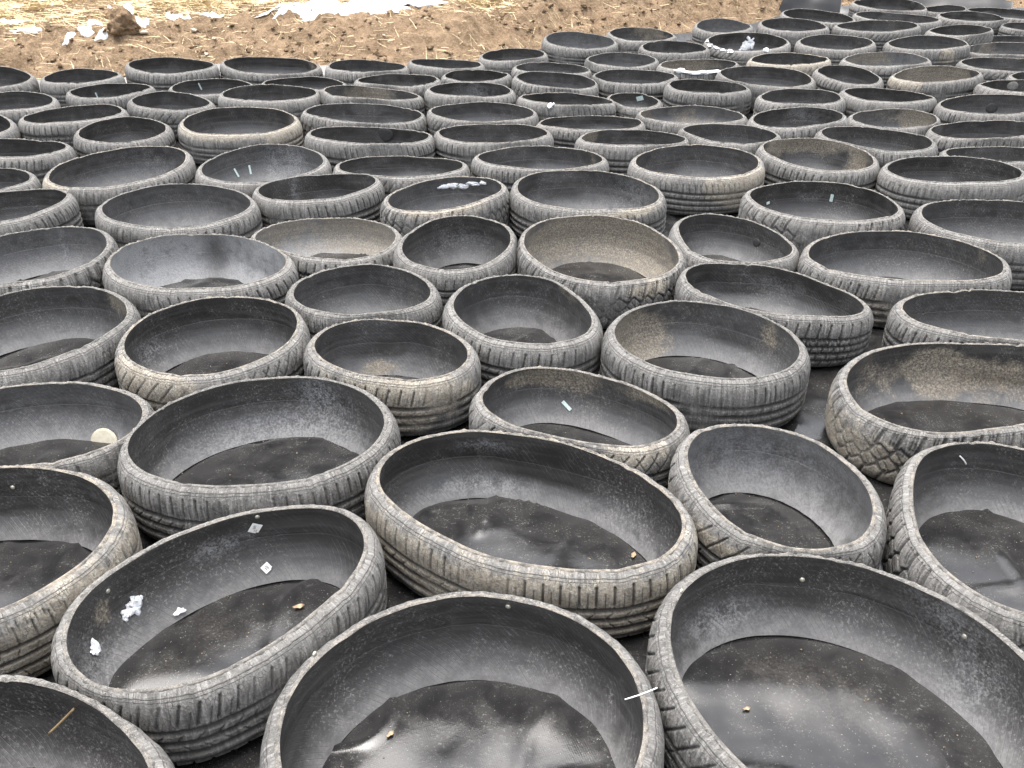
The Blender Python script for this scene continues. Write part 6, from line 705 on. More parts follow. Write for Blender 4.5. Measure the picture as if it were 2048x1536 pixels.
M = dict(tread=mat_tread(), rim=mat_rim(), lining=mat_lining(), liner=mat_liner(), ground=mat_ground(), straw=mat_straw(), snow=mat_snow(),
         clod=mat_simple('dark_earth', (.12, .082, .050), (.25, .175, .11), .95, 22., 1., .03, .15),
         stone=mat_simple('pale_stone', (.36, .31, .24), (.52, .47, .39), .8, 40.),
         paper=mat_simple('white_paper', (.80, .80, .76), (.88, .88, .85), .6, 90., .1),
         ink=mat_simple('grey_ink', (.16, .17, .16), (.24, .24, .23), .6, 90., .1),
         redink=mat_simple('faded_red_ink', (.5, .27, .22), (.6, .36, .3), .6, 90., .1),
         film=mat_simple('pale_green_film', (.42, .55, .52), (.66, .74, .72), .35, 160., .2),
         metal=mat_simple('dull_zinc', (.42, .40, .33), (.62, .60, .50), .42, 120., .2),
         plug=mat_simple('repair_rubber', (.03, .03, .031), (.06, .058, .056), .5, 70.),
         greypatch=mat_simple('scuffed_patch', (.20, .19, .175), (.34, .325, .30), .7, 70.),
         tanpatch=mat_simple('tan_rubber_patch', (.42, .39, .30), (.52, .49, .40), .7, 70.),
         nylon=mat_simple('white_nylon', (.70, .70, .68), (.82, .82, .80), .4, 60., .1),
         crumb=mat_simple('soil_crumbs', (.13, .09, .055), (.36, .27, .17), .9, 90.),
         leaf=mat_simple('dry_leaf', (.26, .18, .11), (.44, .34, .23), .7, 90.))
M['flap'] = mat_simple('black_film', (.011, .011, .012), (.02, .02, .02), .48, 6., 0., .001, .5)
M['metal'].node_tree.nodes['Principled BSDF'].inputs['Metallic'].default_value = .6

# ------------------------------------------------------------------ tyre rings
def resample_period(A, n):
    """Fourier resampling of a closed curve (m,k) to n samples"""
    m = len(A); F = np.fft.fft(A, axis=0); G = np.zeros((n, A.shape[1]), complex); h = m // 2
    G[:h] = F[:h]; G[-h + 1:] = F[-h + 1:]
    return np.fft.ifft(G, axis=0).real * (n / m)

def pulse(x, w, e=.35):
    """1 inside |x|<w, falling to 0 at w*(1+e)"""
    return np.clip((w * (1 + e) - np.abs(x)) / (w * e), 0, 1)

def wob(u, L, seed, amps):
    r = np.random.RandomState(seed); th = 2 * math.pi * u / L
    return sum(a * np.sin(k * th + r.rand() * 6.28) for k, a in amps)

def tread_depth(u, s, L, H, kind, seed, wmin):
    """groove depth in metres at arc length u, height fraction s (0 = cut edge, 1 = ground)"""
    r = np.random.RandomState(seed)
    per = [.030, .034, .046, .027, .038][kind] * (.88 + .24 * r.rand()); n = max(8, round(L / per)); P = L / n
    D = np.zeros_like(u); w = s * H
    def circ(s0, wid, zig=0., nz=1):
        wid = wid * 1.2
        zz = s0 * H + zig * np.abs(((u / P * nz) % 1) - .5) * 4 - zig
        return pulse(w - zz, wid / 2)
    def lat(s0, s1, wid, slant=0., ph=0., mult=1, curve=0.):
        wid = max(wid * 1.1, wmin if wid > .003 else 0)
        uu = u + slant * (w - s0 * H) + curve * (s - s0) ** 2 + ph * P
        x = ((uu / (P / mult)) % 1 - .5) * (P / mult)
        return pulse(x, wid / 2) * pulse(s - (s0 + s1) / 2, (s1 - s0) / 2, .12)
    sl = r.uniform(-.25, .25)
    if kind == 0:    # highway ribs, straight shoulder slots
        D = np.maximum(D, .0045 * lat(.12, .37, .0036, sl))
        D = np.maximum(D, .0022 * lat(.2, .40, .0016, sl, .5))
        for s0, z in ((.43, .0), (.58, .0), (.73, .0), (.87, .0)): D = np.maximum(D, .0065 * circ(s0, .0075, z))
        D = np.maximum(D, .003 * lat(.46, .555, .0022, .9)); D = np.maximum(D, .003 * lat(.615, .70, .0022, -.9, .3))
        D = np.maximum(D, .004 * lat(.9, 1., .004, 0.))
        D = np.maximum(D, .0035 * lat(.385, .43, .004, .6))
    elif kind == 1:  # brick blocks
        D = np.maximum(D, .0042 * lat(.10, .36, .0040, sl))
        for k, s0 in enumerate((.38, .52, .66, .80)): D = np.maximum(D, .006 * circ(s0, .006, .0012, 2))
        for k, s0 in enumerate((.38, .52, .66, .80)): D = np.maximum(D, .0045 * lat(s0, s0 + .14, .0038, .25, .5 * (k % 2)))
        D = np.maximum(D, .002 * lat(.40, .8, .0015, -.5, .25, 2))
    elif kind == 2:  # chunky all terrain lugs
        D = np.maximum(D, .0055 * lat(.05, .30, .0065, .15 + sl)); D = np.maximum(D, .0035 * lat(.06, .26, .003, sl, .5))
        D = np.maximum(D, .0035 * lat(.06, .26, .003, sl, .33))
        D = np.maximum(D, .005 * circ(.33, .005, .010)); D = np.maximum(D, .0045 * circ(.52, .0045, -.011)); D = np.maximum(D, .0045 * circ(.70, .0045, .011))
        D = np.maximum(D, .0045 * lat(.33, .52, .0045, .5, .25)); D = np.maximum(D, .0045 * lat(.52, .70, .0045, -.5, .1)); D = np.maximum(D, .0045 * lat(.70, .95, .005, .4, .5))
        D = np.maximum(D, .003 * lat(.36, .68, .002, -.6, .4, 2))
    elif kind == 3:  # worn, fine sipes
        D = np.maximum(D, .0028 * lat(.16, .36, .0026, sl)); D = np.maximum(D, .002 * lat(.10, .20, .0015, sl, .5, 2))
        for s0 in (.40, .55, .70, .85): D = np.maximum(D, .0055 * circ(s0, .0055))
        D = np.maximum(D, .002 * lat(.43, .52, .0018, .4)); D = np.maximum(D, .002 * lat(.73, .82, .0018, -.4, .2))
    else:            # slanted chevrons
        D = np.maximum(D, .0042 * lat(.10, .40, .0038, .75)); D = np.maximum(D, .0025 * lat(.12, .33, .002, -.5, .5))
        for s0 in (.44, .60, .76): D = np.maximum(D, .0062 * circ(s0, .0068))
        D = np.maximum(D, .0032 * lat(.47, .57, .0026, .8, .2)); D = np.maximum(D, .0032 * lat(.63, .73, .0026, -.8, .4)); D = np.maximum(D, .004 * lat(.79, 1., .0035, .5))
    # uneven wear
    ph = r.rand(4) * 6.28; a = 2 * math.pi * u / L
    wear = np.clip(.66 + .30 * np.sin(2 * a + ph[0]) + .25 * np.sin(5 * a + ph[1] + s * 2) + .2 * np.sin(11 * a + ph[2] - s * 5), .12, 1.05)
    return 1.3 * D * wear

def stain_field(key, part, u, Z, L, g):
    """splashes of dried mud (stain) and chalky film (chalk) at measured places on a ring"""
    a = np.zeros_like(Z); c = np.zeros_like(Z)
    for prt, t, z, rt, rz, kind, amp in STAINS.get(key, ()):
        if prt != part: continue
        du = ((u / L - t + .5) % 1 - .5) * L
        gq = amp * np.exp(-((du / rt) ** 2)[:, None] - ((Z - (z - g)) / rz) ** 2)
        if kind == 'tan': a += gq
        else: c += gq
    return a, c

INFO = {}
def build_tyre(key, row):
    cx, cy, zc, a, b, g, pts = row
    A = np.array(pts, float) / 1000.
    rmax = np.linalg.norm(A[:, :2], axis=1).mean()
    dist = math.hypot(cx, cy)
    nu = 1150 if dist < 2.3 else 860 if dist < 3.3 else 700 if dist < 4.8 else 540
    nvt = 64 if dist < 2.3 else 48 if dist < 3.3 else 38 if dist < 4.8 else 26
    seed = int(sum(ord(c) * (i * 31 + 7) for i, c in enumerate(key))); r = np.random.RandomState(seed)
    B = resample_period(A, nu); x, y, off = B[:, 0], B[:, 1], np.clip(B[:, 2], .0115, .037)
    d = np.roll(B[:, :2], -1, 0) - np.roll(B[:, :2], 1, 0); nn = np.stack([d[:, 1], -d[:, 0]], 1); nn /= np.linalg.norm(nn, axis=1)[:, None]
    seg = np.linalg.norm(np.roll(B[:, :2], -1, 0) - B[:, :2], axis=1); U = np.r_[0, np.cumsum(seg)]; L = U[-1]; u = U[:-1]
    top = zc + a * x + b * y - g + wob(u, L, seed + 1, [(2, .0025), (3, .002), (5, .0012), (9, .0008)])
    fray = wob(u, L, seed + 2, [(17, .0008), (41, .0007), (67, .0007), (103, .0006)])
    for _ in range(r.randint(3, 8)):      # knife nicks
        du = np.abs((u - r.rand() * L + L / 2) % L - L / 2); top -= r.uniform(.001, .0045) * np.exp(-(du / r.uniform(.003, .02)) ** 2)
    top = np.maximum(top, .11)
    style = STYLE.get(key, {})
    kind = style.get('k', int(r.randint(0, 5)) if key[0] == 'F' else int(r.choice([0, 1, 3, 4])))
    tan = style.get('m', float(r.choice([.12, .2, .3]))); grey = style.get('w', r.uniform(.0, .45))
    ltan = style.get('t', float(r.choice([0., 0.05, .18]))); lgrey = style.get('g', r.uniform(0., .13)); sd = r.rand()
    root = empty('cut_tyre', (cx, cy, g))
    def place(o, z):  # offset o (n,) along the outward normal, height z (n,)
        return np.stack([x + nn[:, 0] * o, y + nn[:, 1] * o, z], -1)
    ib = np.clip(off - .013, .001, .012)     # how far the inside bellies out behind the lip
    thick = np.minimum(.0088 + fray, off - .002)
    # --- cut rim (flat cut face of the lip)
    prof = [(0. * x, top - .0005), (.0016 + 0 * x, top + .0012), (thick * .5, top + .0016 + fray), (thick - .0014, top + .0008 + fray), (thick, top - .0014)]
    P = np.stack([place(o, z) for o, z in prof], 1)
    V, F, uv = grid(P, True, U, np.linspace(0, .011, len(prof)))
    rim = mesh_obj('cut_rim', V, F, M['rim'], root, uv, color=(tan * .6, grey, sd, 1))
    # --- tread: shoulder, crown, lower shoulder
    s = np.linspace(0, 1, nvt) ** 1.0
    sh = .052; h0 = top - .0014
    zz = h0[:, None] * (1 - s[None, :])
    dz = h0[:, None] - zz
    q = np.clip(dz / sh, 0, 1); q2 = np.clip(zz / .045, 0, 1)
    shoulder = np.sqrt(np.clip(1 - (1 - q) ** 2, 0, 1)); low = np.sqrt(np.clip(1 - (1 - q2) ** 2, 0, 1))
    o0 = thick[:, None]; of = off[:, None]
    O = o0 + (of - o0) * shoulder + .002 * np.sin(np.pi * s)[None, :]
    O = np.minimum(O, .004 + (of - .004) * low + .002)
    D = tread_depth(u[:, None] + 0 * s[None, :], s[None, :] + 0 * u[:, None], L, top.mean(), kind, seed, 1.25 * L / nu)
    D = np.minimum(D, np.maximum(O - ib[:, None] - .002, .0008))
    lump = wob(u, L, seed + 5, [(23, .0004), (31, .0004)])[:, None] * np.sin(s * 19)[None, :]
    O2 = O - D + lump * .8
    Pt = np.stack([x[:, None] + nn[:, 0:1] * O2, y[:, None] + nn[:, 1:2] * O2, zz - D * (1 - shoulder) * .6], -1)
    V, F, uv = grid(Pt, True, U, s * .2)
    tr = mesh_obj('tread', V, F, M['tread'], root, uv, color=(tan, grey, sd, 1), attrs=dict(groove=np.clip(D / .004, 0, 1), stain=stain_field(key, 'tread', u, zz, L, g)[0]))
    # --- lining: inside face, flaring in at the foot
    tl = np.linspace(0, 1, 18 if dist < 3.5 else 12)
    kx = [0, .12, .3, .5, .64, .76, .88, 1.]; ky = [0, .55, .95, 1., .5, -.45, -1.5, -2.7]
    ko = np.interp(tl, kx, ky)
    Z = (top - .0005)[:, None] * (1 - tl[None, :]) - .004 * tl[None, :]
    Oi = np.where(ko[None, :] > 0, ko[None, :] * ib[:, None], ko[None, :] * .013)
    ripple = wob(u, L, seed + 9, [(4, .0012), (7, .001), (11, .0006)])[:, None] * np.sin(tl * 3.1)[None, :]
    Oi = np.minimum(Oi + ripple * .7, O.min(1, keepdims=True) * 0 + ib[:, None] + .001)
    Pl = np.stack([x[:, None] + nn[:, 0:1] * Oi, y[:, None] + nn[:, 1:2] * Oi, Z], -1)
    V, F, uv = grid(Pl, True, U, tl * .19, flip=True)
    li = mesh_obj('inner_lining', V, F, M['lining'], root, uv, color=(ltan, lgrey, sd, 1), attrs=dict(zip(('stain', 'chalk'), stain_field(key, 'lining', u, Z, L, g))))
    tag(root, LABEL.get(key), 'tyre', 'cut open tyre rings laid side by side on black liner')
    INFO[key] = dict(root=root, li=li, tr=tr, x=x, y=y, nn=nn, top=top, ib=ib, Oi=Oi, Z=Z, g=g, c=(cx, cy), L=L, nu=nu)
    return root

for key, row in TYRES.items():
    build_tyre(key, row)

def wall_frame(key, t, z):
    """point, inward normal, tangent and up on the lining of a ring (local coordinates)"""
    I = INFO[key]; i = int(round(t * I['nu'])) % I['nu']
    zl = z - I['g']; col = np.interp(-zl, -I['Z'][i], I['Oi'][i])
    n = -I['nn'][i]; p = np.array([I['x'][i] - n[0] * col, I['y'][i] - n[1] * col, zl])
    c2, c1 = (np.interp(-(zl + e), -I['Z'][i], I['Oi'][i]) for e in (.008, -.008)); k = -(c2 - c1) / .016
    up = np.array([n[0] * k, n[1] * k, 1.]); up /= np.linalg.norm(up)
    tan_ = np.array([-n[1], n[0], 0.]); inw = np.cross(up, tan_); inw = inw if inw @ np.array([n[0], n[1], 0.]) > 0 else -inw
    return p, inw, tan_, up

def disc(R, th, n=20, dome=.3, squash=1.):
    V = []; F = []
    for k, (rr, h) in enumerate(((1., 0.), (1., th * .6), (.8, th), (.35, th * (1 + dome)), (0.05, th * (1 + dome * 1.1)))):
        for i in range(n):
            a = 2 * math.pi * i / n; V.append((R * rr * math.cos(a), R * rr * math.sin(a) * squash, h))
    for k in range(4):
        for i in range(n): F.append((k * n + i, k * n + (i + 1) % n, (k + 1) * n + (i + 1) % n, (k + 1) * n + i))
    F.append(tuple(range(4 * n, 5 * n)))
    return np.array(V), F

def to_wall(V, key, t, z, rot=0., lift=.0005):
    p, inw, tn, up = wall_frame(key, t, z); c, s_ = math.cos(rot), math.sin(rot)
    e1 = c * tn + s_ * up; e2 = -s_ * tn + c * up
    return p + V[:, 0:1] * e1 + V[:, 1:2] * e2 + (V[:, 2:3] + lift) * inw

def blob(nseed, rx, ry, rz, n=24, m=12, amp=.3, flat=0., detail=3):
    r = np.random.RandomState(nseed); th = np.linspace(0, 2 * math.pi, n, endpoint=False)[:, None]; ph = np.linspace(.02, math.pi - .02, m)[None, :]
    d = np.stack([np.cos(th) * np.sin(ph), np.sin(th) * np.sin(ph), np.cos(ph) + 0 * th], -1)
    R = np.ones(d.shape[:2])
    for k in range(1, detail + 1):
        for _ in range(3):
            ax = r.normal(size=3) * (1.2 + 1.3 * k); R += amp / k / 1.7 * np.sin(d @ ax + r.rand() * 6)
    P = d * np.maximum(R, .25)[..., None] * np.array([rx, ry, rz]); P[..., 2] = np.where(P[..., 2] < 0, P[..., 2] * (1 - flat), P[..., 2])
    return P

def blob_mesh(P):
    V, F, _ = grid(P, True)
    return V, F

# ------------------------------------------------------------------ things fixed on the rings
for key, t, z in SCREWS:
    V, F = disc(.0052, .0028, 14)
    mesh_obj('screw', to_wall(V, key, t, z), F, M['metal'], INFO[key]['li'])

def sticker(key, t, z, rot, w, h, mat, notch=True):
    prof = [(-w / 2, -h / 2), (w * .28, -h / 2), (w * .30, -h * .38), (w / 2, -h * .36), (w / 2, h / 2), (-w * .5, h / 2)] if notch else [(-w / 2, -h / 2), (w / 2, -h * .46), (w * .49, h / 2), (-w / 2, h * .47)]
    n = len(prof); V = np.array([(a, b, 0.) for a, b in prof] + [(a, b, .0007) for a, b in prof])
    F = [tuple(range(n, 2 * n))] + [(i, (i + 1) % n, n + (i + 1) % n, n + i) for i in range(n)]
    return mesh_obj('sticker', to_wall(V, key, t, z, rot, .0035), F, mat, INFO[key]['li'], smooth=False)

SEG = {'0': 'abcdef', '1': 'bc', '2': 'abged', '3': 'abgcd', '5': 'afgcd', '6': 'afgedc', '7': 'abc', '8': 'abcdefg', '9': 'abcdfg', '4': 'fgbc'}
def digits(txt, cx, cy, h, lw):
    """seven-stroke figures as little bars -> V, F"""
    V = []; F = []; w = h * .55
    S = dict(a=(0, h, w, h), b=(w, h / 2, w, h), c=(w, 0, w, h / 2), d=(0, 0, w, 0), e=(0, 0, 0, h / 2), f=(0, h / 2, 0, h), g=(0, h / 2, w, h / 2))
    x0 = cx - len(txt) * w * .72
    for ch in txt:
        for sgm in SEG.get(ch, ''):
            ax, ay, bx, by = S[sgm]; dx, dy = bx - ax, by - ay; l = math.hypot(dx, dy); nx, ny = -dy / l * lw, dx / l * lw; k = len(V)
            for px, py in ((ax + nx, ay + ny), (ax - nx, ay - ny), (bx - nx, by - ny), (bx + nx, by + ny)): V.append((x0 + px, cy - h / 2 + py, 0.))
            F.append((k, k + 1, k + 2, k + 3))
        x0 += w * 1.45
    return np.array(V), F

def tiny_print(key, t, z, rot, items):
    for mat, txt, dx, dy, h in items:
        V, F = digits(txt, dx, dy, h, h * .10)
        mesh_obj('printed_mark', to_wall(V, key, t, z, rot, .0047), F, mat, INFO[key]['li'], smooth=False)

for key, t, z, rot, w, h, kind in STICKERS:
    st = sticker(key, t, z, rot, w, h, M['film'] if kind == 'film' else M['paper'], kind == 'paper')
    if kind == 'film':
        st['label'] = 'pale green and white film sticker'
    else:
        st['label'] = 'square white paper sticker'
        tiny_print(key, t, z, rot, [(M['ink'], '5', -.002, .003, .008), (M['redink'], '13', .002, -.006, .006)] if w > .022 else [(M['ink'], '13', -.001, 0., .007)])

for key, t, z, R, mat, sq in PATCHES:
    V, F = disc(R, .004, 28, .15, sq)
    mesh_obj('repair_patch', to_wall(V, key, t, z), F, M[mat], INFO[key]['li'])

def rod(p0, p1, r0, mat, name, parent=None, n=8, bend=.0, seg=8):
    p0, p1 = np.array(p0, float), np.array(p1, float); ax = p1 - p0; L = np.linalg.norm(ax); ax /= L
    s1 = np.cross(ax, [0.2, .3, 1.]); s1 /= np.linalg.norm(s1); s2 = np.cross(ax, s1)
    P = np.zeros((n, seg + 3, 3))
    for j in range(seg + 3):
        q = min(max((j - 1) / seg, 0), 1); rr = 1e-4 if j in (0, seg + 2) else r0
        c = p0 + ax * L * q + s1 * bend * math.sin(q * math.pi)
        for i in range(n):
            a = 2 * math.pi * i / n; P[i, j] = c + rr * (math.cos(a) * s1 + math.sin(a) * s2)
    V, F, _ = grid(P, True)
    return mesh_obj(name, V, F, mat, parent)

for key, t, z, l_in, l_out, dz in TIES:   # thin white cable tie poked through the wall
    p, inw, tn, up = wall_frame(key, t, z)
    rod(p + inw * l_in + up * -.012, p - inw * l_out + up * dz, .0012, M['nylon'], 'cable_tie', INFO[key]['root'], seg=6, bend=.002)

# ------------------------------------------------------------------ snow, stems, leaves lying on the rings
def snow_on_wall(key, spots, label, nseed):
    I = INFO[key]; Vs = []; Fs = []; k = 0
    for i, (t, z, rx, rz) in enumerate(spots):
        p, inw, tn, up = wall_frame(key, t, z)
        P = blob(nseed + i, rx * .85, rz * .85, .0035, 22, 11, .5, .6, 4)
        V, F = blob_mesh(P); V = p + V[:, 0:1] * tn + V[:, 1:2] * up + (V[:, 2:3] + .002) * inw + np.array([I['c'][0], I['c'][1], I['g']])
        Vs.append(V); Fs.append(F + k); k += len(V)
    V = np.concatenate(Vs); c = V.mean(0)
    tag(mesh_obj('snow_lump', V - c, np.concatenate(Fs), M['snow'], loc=c), label, 'snow', 'scraps of old snow on the tyres')
for i, (key, spots, label) in enumerate(SNOW_WALL): snow_on_wall(key, spots, label, 300 + 20 * i)

def snow_on_rim(key, spots, label, nseed):
    I = INFO[key]; Vs = []; Fs = []; k = 0
    for i, (t, rx, o) in enumerate(spots):
        j = int(t * I['nu']) % I['nu']; n = I['nn'][j]; tn = np.array([-n[1], n[0], 0])
        p = np.array([I['x'][j] + n[0] * o, I['y'][j] + n[1] * o, I['top'][j] - max(0, o - .014) * .9 + .001])
        V, F = blob_mesh(blob(nseed + i, rx, .012, .009, 16, 8, .5, .5, 4))
        V = p + V[:, 0:1] * tn + V[:, 1:2] * np.array([n[0], n[1], -.5]) + V[:, 2:3] * np.array([n[0] * .3, n[1] * .3, 1.]) + np.array([I['c'][0], I['c'][1], I['g']])
        Vs.append(V); Fs.append(F + k); k += len(V)
    V = np.concatenate(Vs); c = V.mean(0)
    tag(mesh_obj('snow_lump', V - c, np.concatenate(Fs), M['snow'], loc=c), label, 'snow', 'scraps of old snow on the tyres')
for i, (key, spots, label) in enumerate(SNOW_RIM): snow_on_rim(key, spots, label, 700 + 20 * i)

for key, (t0, z0, o0), (t1, z1, o1), r0, mat, label in STEMS:
    I = INFO[key]; base = np.array([I['c'][0], I['c'][1], I['g']])
    a, n0, _, _ = wall_frame(key, t0, z0); b, n1, _, _ = wall_frame(key, t1, z1)
    a = a + n0 * o0 + base; b = b + n1 * o1 + base; c = (a + b) / 2
    o = rod(a - c, b - c, r0, M[mat], 'straw_stem', bend=.003); o.location = c
    tag(o, label, 'straw')

def leaf(x, y, rot, s, label):
    P = np.zeros((9, 5, 3)); ll = np.linspace(-1, 1, 9)
    for i, q in enumerate(ll):
        w = .45 * (1 - q * q) ** .8 * (1 + .25 * math.sin(5 * q))
        for j, e in enumerate(np.linspace(-1, 1, 5)):
            P[i, j] = (q * s, e * w * s, s * (.16 + .22 * abs(e) ** 1.5 + .12 * q * q + .06 * math.sin(q * 7 + e * 3)))
    c, s_ = math.cos(rot), math.sin(rot); X = P.copy(); X[..., 0] = c * P[..., 0] - s_ * P[..., 1]; X[..., 1] = s_ * P[..., 0] + c * P[..., 1]
    Q = np.stack([X, X + np.array([0, 0, .0008])], 0)
    V1, F1, _ = grid(X); V2, F2, _ = grid(X + np.array([0, 0, .0008]), flip=True)
    V = np.concatenate([V1, V2]); F = np.concatenate([F1[:, ::-1], F2[:, ::-1] + len(V1)])
    o = mesh_obj('dry_leaf', V, F, M['leaf'], loc=(x, y, float(liner_z(np.array(x), np.array(y))) + .001))
    tag(o, label, 'leaf')

# ------------------------------------------------------------------ liner
def liner_z(x, y):
    w = -.006 + .013 * fbm(x * 4.2, y * 4.2, 2) + .010 * fbm(x * 9.5 + 3, y * 8. + 1, 2, .4)
    ridge = 1 - np.abs(2 * vnoise(x * 2.3 + 9 + .5 * vnoise(x * 3, y * 3), y * 2.0 + 4) - 1)
    w = w + .015 * np.clip(ridge - .80, 0, 1) ** 1.2 * 2.2 + .0004 * fbm(x * 28, y * 28, 2)
    cr = 1 - np.abs(2 * vnoise(x * 4.4 + 1.7 * vnoise(x * 5, y * 5 + 3), y * 3.6 + 20) - 1)
    w = w + .007 * np.clip((cr - .86) / .14, 0, 1) ** 1.5
    d = y - edge_y(x)
    up = ground_z(x, y, 0.) + .03 + .3 * np.abs(w)
    b = sm((d + .10) / .12)
    return (rise(y) + w + .002) * (1 - b) + np.maximum(up, rise(y) + w) * b
xs = np.linspace(-4.9, 6.6, 900); q = np.linspace(0, 1, 720) ** 1.35
X = np.repeat(xs[:, None], 720, 1); Y = -1.2 + (edge_y(xs) + .10 + .05 * fbm(xs * 2.3, xs * 0 + 2.2, 3))[:, None] * q[None, :] + 1.2 * q[None, :]
V, F, _ = grid(np.stack([X, Y, liner_z(X, Y)], -1))
tag(mesh_obj('pond_liner', V, F, M['liner']), 'black plastic pond liner spread under all the tyre rings', kind='structure')

for x, y, rot, s, label in LEAVES: leaf(x, y, rot, s, label)

# soil crumbs strewn on the liner inside the rings
Vs = []; Fs = []; k = 0; r = np.random.RandomState(77)
octv = np.array([(1, 0, 0), (-1, 0, 0), (0, 1, 0), (0, -1, 0), (0, 0, 1), (0, 0, -1)], float)
octf = np.array([(0, 2, 4), (2, 1, 4), (1, 3, 4), (3, 0, 4), (2, 0, 5), (1, 2, 5), (3, 1, 5), (0, 3, 5)])
cr = []
for key in TYRES:
    I = INFO[key]; cx, cy = I['c']; d = math.hypot(cx, cy); n = 24 if d < 2.5 else 14 if d < 4 else 0
    for _ in range(n):
        i = r.randint(I['nu']); f = r.rand() ** .45 * .97
        cr.append((cx + I['x'][i] * f, cy + I['y'][i] * f, abs(r.normal()) * .0011 + .0008))
cr = np.array(cr); zc = liner_z(cr[:, 0], cr[:, 1])
for (x, y, s), z in zip(cr, zc):
    V = octv * s * r.uniform(.6, 1.5, (6, 1)) * np.array([1, 1, .7]) @ np.linalg.qr(r.normal(size=(3, 3)))[0]
    Vs.append(V + (x, y, z + s * .4)); Fs.append(octf + k); k += 6
tag(mesh_obj('soil_crumbs', np.concatenate(Vs), np.concatenate(Fs), M['crumb'], smooth=False), 'fine soil crumbs strewn over the liner inside the rings', kind='stuff')

# ------------------------------------------------------------------ ground sheet
def spaced(lo, hi, step, ends, growth=1.25):
    a = list(np.arange(lo, hi, step)); s = step; x = lo; left = []
    while x > -ends: s *= growth; x -= s; left.append(x)
    s = step; x = a[-1]; right = []
    while x < ends: s *= growth; x += s; right.append(x)
    return np.array(left[::-1] + a + right)
gx = spaced(-5.6, 5.6, .016, 160); gy = spaced(6.2, 10.8, .016, 160)
X, Y = np.meshgrid(gx, gy, indexing='ij')
V, F, _ = grid(np.stack([X, Y, ground_z(X, Y)], -1))
tag(mesh_obj('ground', V, F, M['ground']), 'bare brown dirt bank and field behind the tyres', kind='structure')

# dry straw and dead grass lying on the field
def straw_mask(x, y):
    d = y - edge_y(x)
    m = sm((d - .62 - .5 * fbm(x * 1.1, y * 1.1, 3)) / .5)
    m = m * np.clip(.62 + 2.2 * fbm(x * .9 + 8, y * .9, 3), .08, 1.)
    return np.maximum(m, .05 * sm(d / .2))
N = 230000; px = r.uniform(-5.6, 5.8, N); py = r.uniform(6.5, 11.2, N)
keep = (r.rand(N) < straw_mask(px, py)) & (py > edge_y(px) + .03); px, py = px[keep], py[keep]; n = len(px)
clump = np.floor(px * 7) + 13 * np.floor(py * 7)
th = r.rand(n) * 6.283; th = np.where(r.rand(n) < .6, np.sin(clump * 12.9898) * 6.283 + r.normal(0, .5, n), th); L = r.uniform(.03, .13, n) * (1 + .3 * sm((py - 8) / 2)); wd = r.uniform(.0012, .003, n)
tilt = np.abs(r.normal(0, .16, n)) + (r.rand(n) < .05) * .7
pz = ground_z(px, py)
dx, dy = np.cos(th), np.sin(th)
V = np.zeros((n, 6, 3))
for k, f in enumerate((0., .5, 1.)):
    bx = px + dx * L * f; by = py + dy * L * f; bz = pz + .003 + L * f * np.tan(np.minimum(tilt, .9)) * (1 - .35 * f)
    bz = np.maximum(bz, ground_z(bx, by) + .002)
    w = wd * (1 - .6 * f)
    V[:, 2 * k] = np.stack([bx - dy * w, by + dx * w, bz], -1); V[:, 2 * k + 1] = np.stack([bx + dy * w, by - dx * w, bz + .002], -1)
i0 = np.arange(n)[:, None] * 6
F = np.concatenate([i0 + np.array([[0, 1, 3, 2]]), i0 + np.array([[2, 3, 5, 4]])], 1).reshape(-1, 4)
tint = np.clip(r.beta(2, 2, n), 0, 1); uv = np.repeat(np.stack([tint, tint * 0 + .5], -1), 8, 0)
tag(mesh_obj('dry_grass', V.reshape(-1, 3), F, M['straw'], uv=uv), 'dry straw coloured grass lying over the field', kind='stuff')

# crumbled soil clods on the bank (too many to count)
Vs = []; Fs = []; k = 0
n = 1700; cx = r.uniform(-5.4, 5.2, n); dd = np.abs(r.normal(.3, .38, n)); cy = edge_y(cx) + .05 + dd
cz = ground_z(cx, cy); base = blob(5, 1, 1, .8, 10, 7, .5, .3, 3); bases = [blob(900 + i, 1.15, .85, .62, 12, 8, .75, .3, 4) for i in range(8)]
for i in range(n):
    s = .004 + .013 * r.rand() ** 3 + (.018 * r.rand() if r.rand() < .03 else 0)
    a = r.rand() * 6.28; P = bases[i % 8] * s; c, s_ = math.cos(a), math.sin(a)
    Q = np.stack([P[..., 0] * c - P[..., 1] * s_, P[..., 0] * s_ + P[..., 1] * c, P[..., 2]], -1) + np.array([cx[i], cy[i], cz[i] + s * .25])
    V, F = blob_mesh(Q); Vs.append(V); Fs.append(F + k); k += len(V)
tag(mesh_obj('crumbled_soil', np.concatenate(Vs), np.concatenate(Fs), M['ground']), 'crumbled brown soil clods scattered over the dirt bank', kind='stuff')

# big earth clod and pale stones
for x, y, s, nseed, label in CLODS:
    P = blob(nseed, s * 1.12, s * .85, s * .95, 72, 44, .26, .25, 4)
    d = P / np.linalg.norm(P, axis=-1, keepdims=True)
    P = P * (1 + .22 * fbm(d[..., 0] * 5 + 3, d[..., 2] * 5 + d[..., 1] * 4, 4, .6)[..., None])
    V, F = blob_mesh(P)
    tag(mesh_obj('earth_clod', V, F, M['clod'], loc=(x, y, float(ground_z(np.array(x), np.array(y))) + s * .62)), label, 'clod')
for x, y, s, nseed, label in STONES:
    V, F = blob_mesh(blob(nseed, s, s * .75, s * .6, 20, 12, .22, .3, 2))
    tag(mesh_obj('pale_stone', V, F, M['stone'], loc=(x, y, float(ground_z(np.array(x), np.array(y))) + s * .35)), label, 'stone', 'pale stones on the dirt bank')

